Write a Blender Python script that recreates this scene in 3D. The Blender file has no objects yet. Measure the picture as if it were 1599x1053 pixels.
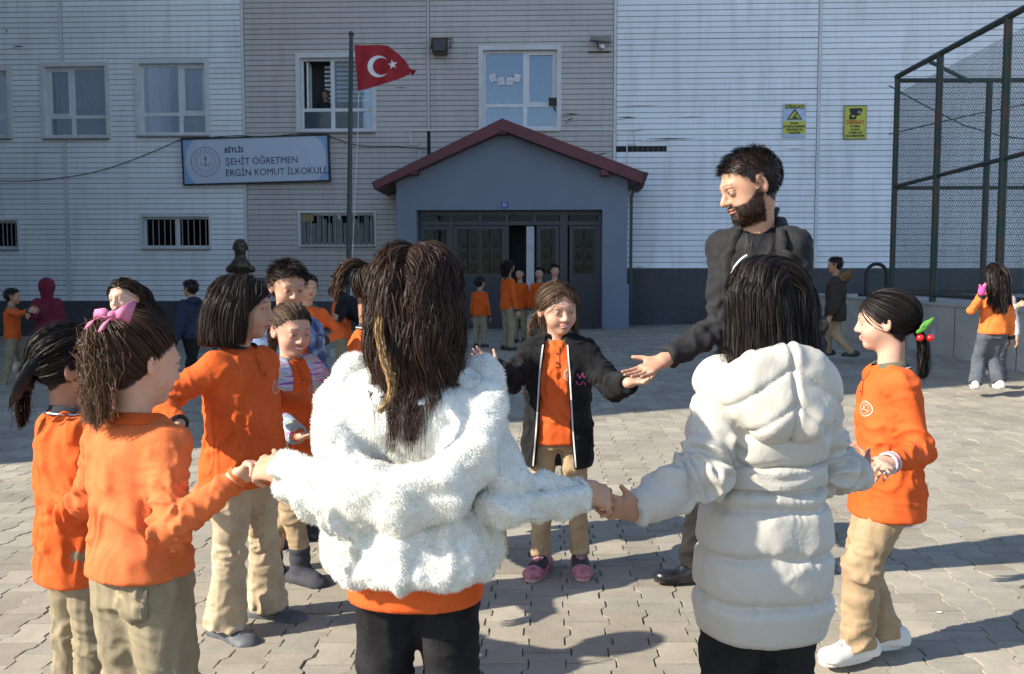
import bpy, math, random
import numpy as np
from mathutils import Vector, Matrix
from mathutils.bvhtree import BVHTree
PI = math.pi
random.seed(5)
RNG = np.random.default_rng(11)
SC = bpy.context.scene
COL = SC.collection

# ------------------------------------------------------------------ camera, sky, sun, exposure
F_PX, W_PX, H_PX = 1400.0, 1599.0, 1053.0
CAM_H = 1.28
YAW, PITCH = math.radians(2.3), math.radians(3.94)
cam_d = bpy.data.cameras.new('camera')
cam = bpy.data.objects.new('camera', cam_d)
COL.objects.link(cam)
cam.location = (0, 0, CAM_H)
cam.rotation_euler = (PI / 2 - PITCH, 0, YAW)
cam_d.sensor_width = 36.0
cam_d.lens = 36.0 * F_PX / W_PX
cam_d.clip_start = 0.05
cam_d.clip_end = 1200
cam_d.dof.use_dof = True
cam_d.dof.focus_distance = 2.9
cam_d.dof.aperture_fstop = 11.0
SC.camera = cam

SUN_EL = math.radians(32.0)
SHADOW_AZ = math.radians(23.0)          # ground direction in which shadows fall, from +x towards +y
world = bpy.data.worlds.new('World')
SC.world = world
world.use_nodes = True
wn = world.node_tree
bg = wn.nodes['Background']
sky = wn.nodes.new('ShaderNodeTexSky')
sky.sky_type = 'NISHITA'
sky.sun_disc = False
sky.sun_elevation = SUN_EL
sky.altitude = 1400
# direction to the sun: (-cos(az), -sin(az)); Nishita rotation 0 is +y, clockwise positive
sun_dx, sun_dy = -math.cos(SHADOW_AZ), -math.sin(SHADOW_AZ)
sky.sun_rotation = math.atan2(sun_dx, sun_dy)
wn.links.new(sky.outputs[0], bg.inputs[0])
bg.inputs[1].default_value = 0.14
sun_d = bpy.data.lights.new('sun', 'SUN')
sun = bpy.data.objects.new('sun', sun_d)
COL.objects.link(sun)
sun_d.energy = 4.9
sun_d.angle = math.radians(0.55)
sun_d.color = (1.0, 0.92, 0.79)
sdir = Vector((-sun_dx * math.cos(SUN_EL), -sun_dy * math.cos(SUN_EL), -math.sin(SUN_EL)))
sun.rotation_euler = sdir.to_track_quat('-Z', 'Y').to_euler()
sun.location = (-20, -10, 30)
SC.view_settings.view_transform = 'Standard'
SC.view_settings.look = 'None'
SC.view_settings.exposure = 0.88
SC.view_settings.gamma = 1.0
SC.view_settings.use_curve_mapping = False
SC.cycles.use_denoising = True
SC.cycles.max_bounces = 6
SC.cycles.transparent_max_bounces = 12

# ------------------------------------------------------------------ small maths
cy_, sy_ = math.cos(YAW), math.sin(YAW)
cp_, sp_ = math.cos(PITCH), math.sin(PITCH)
C_RIGHT = np.array([cy_, sy_, 0.0])
C_FWD = np.array([-sy_ * cp_, cy_ * cp_, -sp_])
C_UP = np.cross(C_RIGHT, C_FWD)
CAMP = np.array([0, 0, CAM_H])
def ray(px, py):
    return C_FWD + C_RIGHT * ((px - W_PX / 2) / F_PX) + C_UP * ((H_PX / 2 - py) / F_PX)
def P(px, py, d):
    "point measured in the photograph at px,py at distance d along the view axis"
    return CAMP + ray(px, py) * d
def on_y(px, py, Y):
    r = ray(px, py)
    return CAMP + r * (Y / r[1])
def gz(x, y=0):
    return 0.020 * x
def ground_at(px, d):
    p = P(px, 430, d)
    return np.array([p[0], p[1], gz(p[0], p[1])])
def V3(*a):
    return np.array(a, dtype=float)
def nrm(v):
    v = np.asarray(v, float)
    return v / (np.linalg.norm(v) + 1e-12)

_lat = np.random.default_rng(3).random((32, 32, 32)).astype(np.float32)
def vnoise(p, seed=0):
    p = np.asarray(p, dtype=np.float32) + np.float32(seed * 7.31)
    i = np.floor(p).astype(np.int32)
    f = p - i
    f = f * f * (3 - 2 * f)
    x0, y0, z0 = (i[..., 0]) & 31, (i[..., 1]) & 31, (i[..., 2]) & 31
    x1, y1, z1 = (x0 + 1) & 31, (y0 + 1) & 31, (z0 + 1) & 31
    fx, fy, fz = f[..., 0], f[..., 1], f[..., 2]
    c00 = _lat[x0, y0, z0] * (1 - fx) + _lat[x1, y0, z0] * fx
    c10 = _lat[x0, y1, z0] * (1 - fx) + _lat[x1, y1, z0] * fx
    c01 = _lat[x0, y0, z1] * (1 - fx) + _lat[x1, y0, z1] * fx
    c11 = _lat[x0, y1, z1] * (1 - fx) + _lat[x1, y1, z1] * fx
    return (c00 * (1 - fy) + c10 * fy) * (1 - fz) + (c01 * (1 - fy) + c11 * fy) * fz
def ridge(n, s=1.0):
    return 1 - np.abs(2 * n - 1) ** s

# ------------------------------------------------------------------ objects
def new_obj(name, me, parent=None, mat=None):
    o = bpy.data.objects.new(name, me)
    COL.objects.link(o)
    if parent is not None:
        o.parent = parent
    if mat is not None and me is not None:
        if isinstance(mat, (list, tuple)):
            for m in mat: me.materials.append(m)
        else:
            me.materials.append(mat)
    return o
def thing(name, label, cat, loc=(0, 0, 0), group=None):
    o = bpy.data.objects.new(name, None)
    COL.objects.link(o)
    o.location = Vector([float(c) for c in loc])
    o.empty_display_size = 0.1
    o['label'] = label
    o['category'] = cat
    if group: o['group'] = group
    return o
def tag(o, label, cat, group=None):
    o['label'] = label; o['category'] = cat
    if group: o['group'] = group
    return o
def np_mesh(name, V, Fc, smooth=True, color=None, mats=None):
    "V (n,3), Fc (m,3|4)"
    V = np.ascontiguousarray(V, dtype=np.float32)
    Fc = np.ascontiguousarray(Fc, dtype=np.int32)
    me = bpy.data.meshes.new(name)
    me.vertices.add(len(V))
    me.vertices.foreach_set('co', V.ravel())
    k = Fc.shape[1]
    me.loops.add(Fc.size)
    me.loops.foreach_set('vertex_index', Fc.ravel())
    me.polygons.add(len(Fc))
    me.polygons.foreach_set('loop_start', np.arange(0, Fc.size, k, dtype=np.int32))
    me.polygons.foreach_set('loop_total', np.full(len(Fc), k, dtype=np.int32))
    me.polygons.foreach_set('use_smooth', np.full(len(Fc), smooth))
    if mats is not None:
        me.polygons.foreach_set('material_index', np.asarray(mats, dtype=np.int32))
    me.update(calc_edges=True)
    me.validate()
    if color is not None:
        a = me.color_attributes.new('Col', 'FLOAT_COLOR', 'POINT')
        c = np.ones((len(V), 4), dtype=np.float32)
        c[:, :3] = color
        a.data.foreach_set('color', c.ravel())
    return me
class MB:
    "collects simple solids and builds them as one mesh"
    def __init__(s): s.v = []; s.f = []; s.n = 0
    def add(s, v, f):
        s.v += [tuple(float(c) for c in p) for p in v]
        s.f += [tuple(i + s.n for i in q) for q in f]
        s.n = len(s.v)
        return s
    def box(s, lo, hi):
        x0, y0, z0 = lo; x1, y1, z1 = hi
        return s.add([(x0, y0, z0), (x1, y0, z0), (x1, y1, z0), (x0, y1, z0), (x0, y0, z1), (x1, y0, z1), (x1, y1, z1), (x0, y1, z1)],
              [(0, 3, 2, 1), (4, 5, 6, 7), (0, 1, 5, 4), (1, 2, 6, 5), (2, 3, 7, 6), (3, 0, 4, 7)])
    def hexa(s, p):   # 8 corners, same order as box
        return s.add(p, [(0, 3, 2, 1), (4, 5, 6, 7), (0, 1, 5, 4), (1, 2, 6, 5), (2, 3, 7, 6), (3, 0, 4, 7)])
    def bar(s, a, b, w, d=None, up=(0, 0, 1)):
        a = np.array(a, float); b = np.array(b, float); d = d or w
        n = nrm(b - a)
        up = np.array(up, float)
        if abs(np.dot(n, up)) > 0.95: up = np.array([1.0, 0, 0])
        u = nrm(np.cross(n, up)); v = np.cross(u, n)
        q = []
        for c in (a, b):
            q += [c - u * w / 2 - v * d / 2, c + u * w / 2 - v * d / 2, c + u * w / 2 + v * d / 2, c - u * w / 2 + v * d / 2]
        return s.hexa(q)
    def tube(s, pts, r, n=8, cap=True):
        pts = [np.array(p, float) for p in pts]
        rs = r if isinstance(r, (list, tuple)) else [r] * len(pts)
        base = s.n; v = []; f = []
        prev = None
        for i, p in enumerate(pts):
            t = nrm(pts[min(i + 1, len(pts) - 1)] - pts[max(i - 1, 0)])
            if prev is None:
                a = np.array([0, 0, 1.0]) if abs(t[2]) < 0.9 else np.array([1.0, 0, 0])
                u = nrm(np.cross(t, a))
            else:
                u = nrm(prev - t * np.dot(prev, t))
            prev = u; w = np.cross(t, u)
            for k in range(n):
                an = 2 * PI * k / n
                v.append(p + (u * math.cos(an) + w * math.sin(an)) * rs[i])
        for i in range(len(pts) - 1):
            for k in range(n):
                f.append((i * n + k, i * n + (k + 1) % n, (i + 1) * n + (k + 1) % n, (i + 1) * n + k))
        if cap:
            f.append(tuple(reversed(range(n)))); f.append(tuple((len(pts) - 1) * n + k for k in range(n)))
        return s.add(v, f)
    def prism(s, poly, y0, y1):
        "poly of (x,z) counter-clockwise seen from -y, extruded y0..y1"
        n = len(poly)
        v = [(x, y0, z) for x, z in poly] + [(x, y1, z) for x, z in poly]
        f = [tuple(range(n)), tuple(reversed(range(n, 2 * n)))]
        f += [(i, i + n, (i + 1) % n + n, (i + 1) % n) for i in range(n)]
        return s.add(v, f)
    def mesh(s, name, smooth=False, bevel=0.0):
        me = bpy.data.meshes.new(name)
        me.from_pydata(s.v, [], s.f)
        me.update()
        if smooth:
            me.polygons.foreach_set('use_smooth', [True] * len(me.polygons))
            if hasattr(me, 'set_sharp_from_angle'): me.set_sharp_from_angle(angle=math.radians(40))
        return me
    def build(s, name, mat, parent=None, smooth=False):
        return new_obj(name, s.mesh(name, smooth), parent, mat)

# ------------------------------------------------------------------ materials
MATS = {}
def _nt(name):
    m = bpy.data.materials.new(name); m.use_nodes = True
    nt = m.node_tree
    return m, nt, nt.nodes['Principled BSDF']
def N(nt, t, **kw):
    n = nt.nodes.new(t)
    for k, v in kw.items(): setattr(n, k, v)
    return n
def coords(nt, scale=(1, 1, 1), generated=False):
    tc = N(nt, 'ShaderNodeTexCoord'); mp = N(nt, 'ShaderNodeMapping')
    nt.links.new(tc.outputs['Object'], mp.inputs[0])
    mp.inputs['Scale'].default_value = scale
    return mp.outputs[0]
def noise(nt, vec, scale, detail=4, rough=0.55, dist=0.0):
    n = N(nt, 'ShaderNodeTexNoise')
    nt.links.new(vec, n.inputs['Vector'])
    n.inputs['Scale'].default_value = scale
    n.inputs['Detail'].default_value = detail
    n.inputs['Roughness'].default_value = rough
    n.inputs['Distortion'].default_value = dist
    return n.outputs['Fac']
def maprange(nt, v, a, b, c, d):
    n = N(nt, 'ShaderNodeMapRange')
    nt.links.new(v, n.inputs[0])
    for i, x in enumerate((a, b, c, d)): n.inputs[i + 1].default_value = x
    return n.outputs[0]
def mixcol(nt, fac, a, b, blend='MIX'):
    n = N(nt, 'ShaderNodeMix', data_type='RGBA', blend_type=blend)
    if hasattr(fac, 'default_value') or not isinstance(fac, (int, float)): nt.links.new(fac, n.inputs[0])
    else: n.inputs[0].default_value = fac
    for i, x in ((6, a), (7, b)):
        if isinstance(x, (tuple, list)): n.inputs[i].default_value = (*x[:3], 1)
        else: nt.links.new(x, n.inputs[i])
    return n.outputs[2]
def bump(nt, bsdf, h, strength=0.3, dist=0.01, prev=None):
    b = N(nt, 'ShaderNodeBump')
    nt.links.new(h, b.inputs['Height'])
    b.inputs['Strength'].default_value = strength
    b.inputs['Distance'].default_value = dist
    if prev is not None: nt.links.new(prev, b.inputs['Normal'])
    nt.links.new(b.outputs[0], bsdf.inputs['Normal'])
    return b.outputs[0]
def plain(name, col, rough=0.6, metal=0.0, var=0.12, vscale=6.0, bmp=0.15, bscale=60.0, spec=0.5, coat=0.0):
    if name in MATS: return MATS[name]
    m, nt, b = _nt(name)
    v = coords(nt)
    f = noise(nt, v, vscale, 5)
    lo = tuple(c * (1 - var) for c in col); hi = tuple(min(1, c * (1 + var)) for c in col)
    c = mixcol(nt, maprange(nt, f, 0.3, 0.7, 0, 1), lo, hi)
    nt.links.new(c, b.inputs['Base Color'])
    b.inputs['Roughness'].default_value = rough
    b.inputs['Metallic'].default_value = metal
    b.inputs['Specular IOR Level'].default_value = spec
    b.inputs['Coat Weight'].default_value = coat
    if bmp: bump(nt, b, noise(nt, v, bscale, 3), bmp, 0.003)
    MATS[name] = m
    return m
def fabric(name, col, rough=0.9, weave=900.0, bmp=0.35, sheen=0.25, var=0.10, wrinkle=0.25, wscale=9.0, spec=0.15):
    if name in MATS: return MATS[name]
    m, nt, b = _nt(name)
    v = coords(nt)
    f = noise(nt, v, 7, 6, 0.65)
    lo = tuple(c * (1 - var * 1.5) for c in col); hi = tuple(min(1, c * (1 + var) + .015) for c in col)
    c = mixcol(nt, maprange(nt, f, 0.35, 0.65, 0, 1), lo, hi)
    fine = noise(nt, v, min(weave * 0.5, 260), 3, 0.7)
    c = mixcol(nt, maprange(nt, fine, 0.35, 0.7, 0.0, 0.34), c, tuple(x * 0.55 for x in col))
    nt.links.new(c, b.inputs['Base Color'])
    b.inputs['Roughness'].default_value = rough
    b.inputs['Specular IOR Level'].default_value = spec
    b.inputs['Sheen Weight'].default_value = sheen
    b.inputs['Sheen Roughness'].default_value = 0.5
    b.inputs['Sheen Tint'].default_value = (*[min(1, c * 1.4 + 0.05) for c in col], 1)
    n1 = bump(nt, b, noise(nt, coords(nt, (1, 1, 0.55)), wscale, 4, 0.5, 0.8), wrinkle, 0.02)
    bump(nt, b, noise(nt, v, weave, 1), bmp, 0.0012, n1)
    MATS[name] = m
    return m
def vcol(name, rough=0.6, spec=0.4, sss=0.0, bmp=0.1, bscale=250, sheen=0.0, coat=0.0, aniso=0.0):
    if name in MATS: return MATS[name]
    m, nt, b = _nt(name)
    a = N(nt, 'ShaderNodeVertexColor', layer_name='Col')
    v = coords(nt)
    f = noise(nt, v, 40, 3)
    c = mixcol(nt, maprange(nt, f, 0.3, 0.7, 0.0, 0.12), a.outputs[0], (0.25, 0.08, 0.05) if sss else (0, 0, 0))
    nt.links.new(c, b.inputs['Base Color'])
    b.inputs['Roughness'].default_value = rough
    b.inputs['Specular IOR Level'].default_value = spec
    b.inputs['Sheen Weight'].default_value = sheen
    b.inputs['Coat Weight'].default_value = coat
    if sss:
        b.inputs['Subsurface Weight'].default_value = sss
        b.inputs['Subsurface Radius'].default_value = (0.9, 0.35, 0.2)
        b.inputs['Subsurface Scale'].default_value = 0.004
    if bmp: bump(nt, b, noise(nt, v, bscale, 3), bmp, 0.001)
    MATS[name] = m
    return m

# ------------------------------------------------------------------ implicit surfaces
CORN = np.array([(i, j, k) for i in (0, 1) for j in (0, 1) for k in (0, 1)])
EDG = [(a, b) for a in range(8) for b in range(a + 1, 8) if np.abs(CORN[a] - CORN[b]).sum() == 1]
def surf_nets(F, org, h):
    ins = F < 0
    u = ins.astype(np.uint8)
    s = (u[:-1, :-1, :-1] + u[1:, :-1, :-1] + u[:-1, 1:, :-1] + u[:-1, :-1, 1:] + u[1:, 1:, :-1] + u[1:, :-1, 1:] + u[:-1, 1:, 1:] + u[1:, 1:, 1:])
    act = (s > 0) & (s < 8)
    idx = np.argwhere(act)
    if len(idx) == 0: return np.zeros((0, 3)), np.zeros((0, 4), int)
    vals = np.stack([F[idx[:, 0] + c[0], idx[:, 1] + c[1], idx[:, 2] + c[2]] for c in CORN], 1)
    acc = np.zeros((len(idx), 3)); cnt = np.zeros(len(idx))
    for a, b in EDG:
        va, vb = vals[:, a], vals[:, b]
        m = (va < 0) != (vb < 0)
        t = va[m] / (va[m] - vb[m])
        acc[m] += CORN[a] + t[:, None] * (CORN[b] - CORN[a])
        cnt[m] += 1
    V = (idx + acc / cnt[:, None]) * h + org
    vid = np.full(act.shape, -1, dtype=np.int32)
    vid[act] = np.arange(len(idx), dtype=np.int32)
    quads = []
    for ax in range(3):
        sl0 = [slice(None)] * 3; sl1 = [slice(None)] * 3
        sl0[ax] = slice(0, -1); sl1[ax] = slice(1, None)
        d = ins[tuple(sl0)] != ins[tuple(sl1)]
        e = np.argwhere(d)
        o1, o2 = (ax + 1) % 3, (ax + 2) % 3
        ok = (e[:, o1] > 0) & (e[:, o2] > 0) & (e[:, o1] < F.shape[o1] - 1) & (e[:, o2] < F.shape[o2] - 1)
        e = e[ok]
        inside0 = ins[e[:, 0], e[:, 1], e[:, 2]]
        def cell(d1, d2):
            c = e.copy(); c[:, o1] += d1; c[:, o2] += d2
            return vid[c[:, 0], c[:, 1], c[:, 2]]
        q = np.stack([cell(-1, -1), cell(0, -1), cell(0, 0), cell(-1, 0)], 1)
        q[~inside0] = q[~inside0][:, ::-1]
        quads.append(q)
    Q = np.concatenate(quads)
    Q = Q[(Q >= 0).all(1)]
    return V, Q
def smooth_mesh(V, Q, it=1, lam=0.5):
    e = np.concatenate([Q[:, [0, 1]], Q[:, [1, 2]], Q[:, [2, 3]], Q[:, [3, 0]]])
    n = len(V)
    deg = np.bincount(e[:, 0], minlength=n) + np.bincount(e[:, 1], minlength=n)
    deg = np.maximum(deg, 1)
    for _ in range(it):
        A = np.zeros_like(V)
        for c in range(3):
            A[:, c] = np.bincount(e[:, 0], weights=V[e[:, 1], c], minlength=n) + np.bincount(e[:, 1], weights=V[e[:, 0], c], minlength=n)
        V = V * (1 - lam) + (A / deg[:, None]) * lam
    return V
def smooth_scalar(d, Q, it=3):
    e = np.concatenate([Q[:, [0, 1]], Q[:, [1, 2]], Q[:, [2, 3]], Q[:, [3, 0]]])
    n = len(d); deg = np.maximum(np.bincount(e[:, 0], minlength=n) + np.bincount(e[:, 1], minlength=n), 1)
    for _ in range(it):
        d = .4 * d + .6 * (np.bincount(e[:, 0], weights=d[e[:, 1]], minlength=n) + np.bincount(e[:, 1], weights=d[e[:, 0]], minlength=n)) / deg
    return d
def vnormals(V, Q):
    n = np.cross(V[Q[:, 2]] - V[Q[:, 0]], V[Q[:, 3]] - V[Q[:, 1]])
    out = np.zeros_like(V)
    for c in range(3):
        w = n[:, c]
        for k in range(4):
            out[:, c] += np.bincount(Q[:, k], weights=w, minlength=len(V))
    return out / (np.linalg.norm(out, axis=1, keepdims=True) + 1e-12)

def _dot(X, v):
    return X[0] * v[0] + X[1] * v[1] + X[2] * v[2]
class Cap:
    def __init__(s, a, b, ra, rb):
        s.a = np.array(a, float); s.b = np.array(b, float); s.ra = ra; s.rb = rb
        r = max(ra, rb); s.lo = np.minimum(s.a, s.b) - r; s.hi = np.maximum(s.a, s.b) + r
    def __call__(s, X):
        ba = s.b - s.a; q = [X[i] - s.a[i] for i in range(3)]
        t = np.clip(_dot(q, ba) / (ba @ ba + 1e-12), 0, 1)
        d = np.sqrt(sum((q[i] - ba[i] * t) ** 2 for i in range(3)))
        return d - (s.ra + (s.rb - s.ra) * t)
class Ell:
    "ellipsoid: centre, axes rows, radii"
    def __init__(s, c, ax, r):
        s.c = np.array(c, float); s.ax = np.array(ax, float); s.r = np.array(r, float)
        e = np.sqrt(((s.ax * s.r[:, None]) ** 2).sum(0)); s.lo = s.c - e; s.hi = s.c + e
    def __call__(s, X):
        q = [X[i] - s.c[i] for i in range(3)]
        a = [_dot(q, s.ax[i]) / s.r[i] for i in range(3)]
        k0 = np.sqrt(a[0] ** 2 + a[1] ** 2 + a[2] ** 2)
        k1 = np.sqrt((a[0] / s.r[0]) ** 2 + (a[1] / s.r[1]) ** 2 + (a[2] / s.r[2]) ** 2)
        return k0 * (k0 - 1) / (k1 + 1e-9)
class Tube:
    "segment with elliptical section: (wa,da) at a to (wb,db) at b; u = width direction"
    def __init__(s, a, b, u, wa, da, wb, db, flat=False):
        s.a = np.array(a, float); s.b = np.array(b, float)
        s.n = nrm(s.b - s.a); u = np.array(u, float); s.u = nrm(u - s.n * (u @ s.n)); s.v = np.cross(s.n, s.u)
        s.p = (wa, da, wb, db); s.flat = flat; r = max(s.p)
        s.lo = np.minimum(s.a, s.b) - r; s.hi = np.maximum(s.a, s.b) + r; s.L = np.linalg.norm(s.b - s.a)
    def __call__(s, X):
        wa, da, wb, db = s.p
        q = [X[i] - s.a[i] for i in range(3)]
        t0 = _dot(q, s.n); t = np.clip(t0 / s.L, 0, 1)
        cu = _dot(q, s.u); cv = _dot(q, s.v); w = wa + (wb - wa) * t; d = da + (db - da) * t
        m = np.minimum(w, d)
        over = t0 - t * s.L
        if s.flat:
            r = np.sqrt((cu / w) ** 2 + (cv / d) ** 2)
            return np.maximum((r - 1) * m, np.abs(over))if False else np.maximum((r - 1) * m, np.abs(t0 - s.L / 2) - s.L / 2)
        r = np.sqrt((cu / w) ** 2 + (cv / d) ** 2 + (over / m) ** 2)
        return (r - 1) * m
class Loft:
    "vertical loft: rows of (z, half width, half depth, forward offset, side offset)"
    def __init__(s, o, fwd, left, rows, power=2.3):
        s.o = np.array(o, float); s.f = np.array(fwd, float); s.l = np.array(left, float)
        s.rows = np.array([list(r) + [0] * (5 - len(r)) for r in rows], float)
        s.rows = s.rows[np.argsort(s.rows[:, 0])]; s.pw = power
        R = s.rows[:, 1:3].max() + np.abs(s.rows[:, 3:]).max()
        s.lo = s.o + np.array([-R, -R, s.rows[0, 0]]); s.hi = s.o + np.array([R, R, s.rows[-1, 0]])
    def __call__(s, X):
        x = X[0] - s.o[0]; y = X[1] - s.o[1]; z = (X[2] - s.o[2])
        zf = z.ravel(); R = s.rows
        sh = z.shape
        w = np.interp(zf, R[:, 0], R[:, 1]).reshape(sh).astype(np.float32); d = np.interp(zf, R[:, 0], R[:, 2]).reshape(sh).astype(np.float32)
        of = np.interp(zf, R[:, 0], R[:, 3]).reshape(sh).astype(np.float32); ol = np.interp(zf, R[:, 0], R[:, 4]).reshape(sh).astype(np.float32)
        cf = x * s.f[0] + y * s.f[1] - of; cl = x * s.l[0] + y * s.l[1] - ol
        r = (np.abs(cl / w) ** s.pw + np.abs(cf / d) ** s.pw) ** (1 / s.pw)
        dd = (r - 1) * np.minimum(w, d)
        zz = np.maximum(R[0, 0] - z, z - R[-1, 0])
        return np.maximum(dd, zz)
class Plane:
    "keeps the side where (p-c).n < 0"
    def __init__(s, c, n): s.c = np.array(c, float); s.n = nrm(n)
    def __call__(s, X): return sum((X[i] - s.c[i]) * s.n[i] for i in range(3))
class Fn:
    def __init__(s, fn, lo, hi): s.fn = fn; s.lo = np.array(lo, float); s.hi = np.array(hi, float)
    def __call__(s, X): return s.fn(X)

class SDF:
    def __init__(s): s.ops = []
    def u(s, prim, k=0.02): s.ops.append(('u', prim, k)); return s
    def sub(s, prim, k=0.01): s.ops.append(('s', prim, k)); return s
    def cut(s, prim): s.ops.append(('i', prim, 0)); return s
    def mesh(s, h, box=None, sm=1, shell=None):
        ub = [o[1] for o in s.ops if o[0] == 'u']
        lo = np.min([p.lo for p in ub], 0) - 3 * h; hi = np.max([p.hi for p in ub], 0) + 3 * h
        if box is not None:
            lo = np.maximum(lo, box[0]); hi = np.minimum(hi, box[1])
        n = np.maximum(np.ceil((hi - lo) / h).astype(int) + 1, 2)
        ax = [(lo[i] + np.arange(n[i]) * h).astype(np.float32) for i in range(3)]
        F = np.full(n, 1.0, dtype=np.float32)
        for op, pr, k in s.ops:
            if op == 'i':
                X = (ax[0][:, None, None], ax[1][None, :, None], ax[2][None, None, :])
                if isinstance(pr, Plane):
                    F = np.maximum(F, pr(X).astype(np.float32))
                else:
                    X = np.broadcast_arrays(*X)
                    F = np.maximum(F, pr(X).astype(np.float32))
                continue
            mrg = k * 1.2 + 3 * h
            i0 = np.clip(np.floor((pr.lo - mrg - lo) / h).astype(int), 0, n); i1 = np.clip(np.ceil((pr.hi + mrg - lo) / h).astype(int) + 1, 0, n)
            if (i1 <= i0).any(): continue
            sl = tuple(slice(i0[j], i1[j]) for j in range(3))
            X = np.broadcast_arrays(ax[0][sl[0]][:, None, None], ax[1][sl[1]][None, :, None], ax[2][sl[2]][None, None, :])
            d = pr(X).astype(np.float32); f = F[sl]
            if op == 'u':
                hh = np.maximum(k - np.abs(f - d), 0) / max(k, 1e-6)
                F[sl] = np.minimum(f, d) - hh * hh * k * 0.25
            else:
                d = -d
                hh = np.maximum(k - np.abs(f - d), 0) / max(k, 1e-6)
                F[sl] = np.maximum(f, d) + hh * hh * k * 0.25
        if shell: F = np.maximum(F, -(F + shell))
        V, Q = surf_nets(F, lo, h)
        if len(V) and sm: V = smooth_mesh(V, Q, sm)
        return V, Q

# ------------------------------------------------------------------ people
Z = V3(0, 0, 1)
SKIN = (0.52, 0.29, 0.185); SKIN_D = (0.42, 0.225, 0.14)
ORANGE = (0.72, 0.118, 0.020)
def seg_param(Pt, a, b):
    ba = b - a
    t = ((Pt - a) @ ba) / (ba @ ba + 1e-9)
    tc = np.clip(t, 0, 1)
    c = a + tc[:, None] * ba
    return tc, np.linalg.norm(Pt - c, axis=1), c

class Head:
    def __init__(s, C, yaw, pitch, roll, hs, body_a):
        a = math.radians(yaw); p = math.radians(pitch); r = math.radians(roll)
        f0 = V3(math.sin(a), math.cos(a), 0); l0 = V3(-math.cos(a), math.sin(a), 0)
        s.f = f0 * math.cos(p) - Z * math.sin(p)
        u = Z * math.cos(p) + f0 * math.sin(p)
        s.l = l0 * math.cos(r) + u * math.sin(r)
        s.u = np.cross(s.f, s.l) 
        if s.u[2] < 0: s.u = -s.u
        s.C = C; s.s = hs / 0.22
    def w(s, f, l, u): return s.C + (s.f * f + s.l * l + s.u * u) * s.s
    def loc(s, Pt):
        q = (Pt - s.C) / s.s
        return np.stack([q @ s.f, q @ s.l, q @ s.u], -1)

HLF = [-.12, -.05, -.02, .012, .035, .058, .075, .10]
HLZ = [-.088, -.075, -.045, .018, .036, .058, .068, .072]

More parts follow.
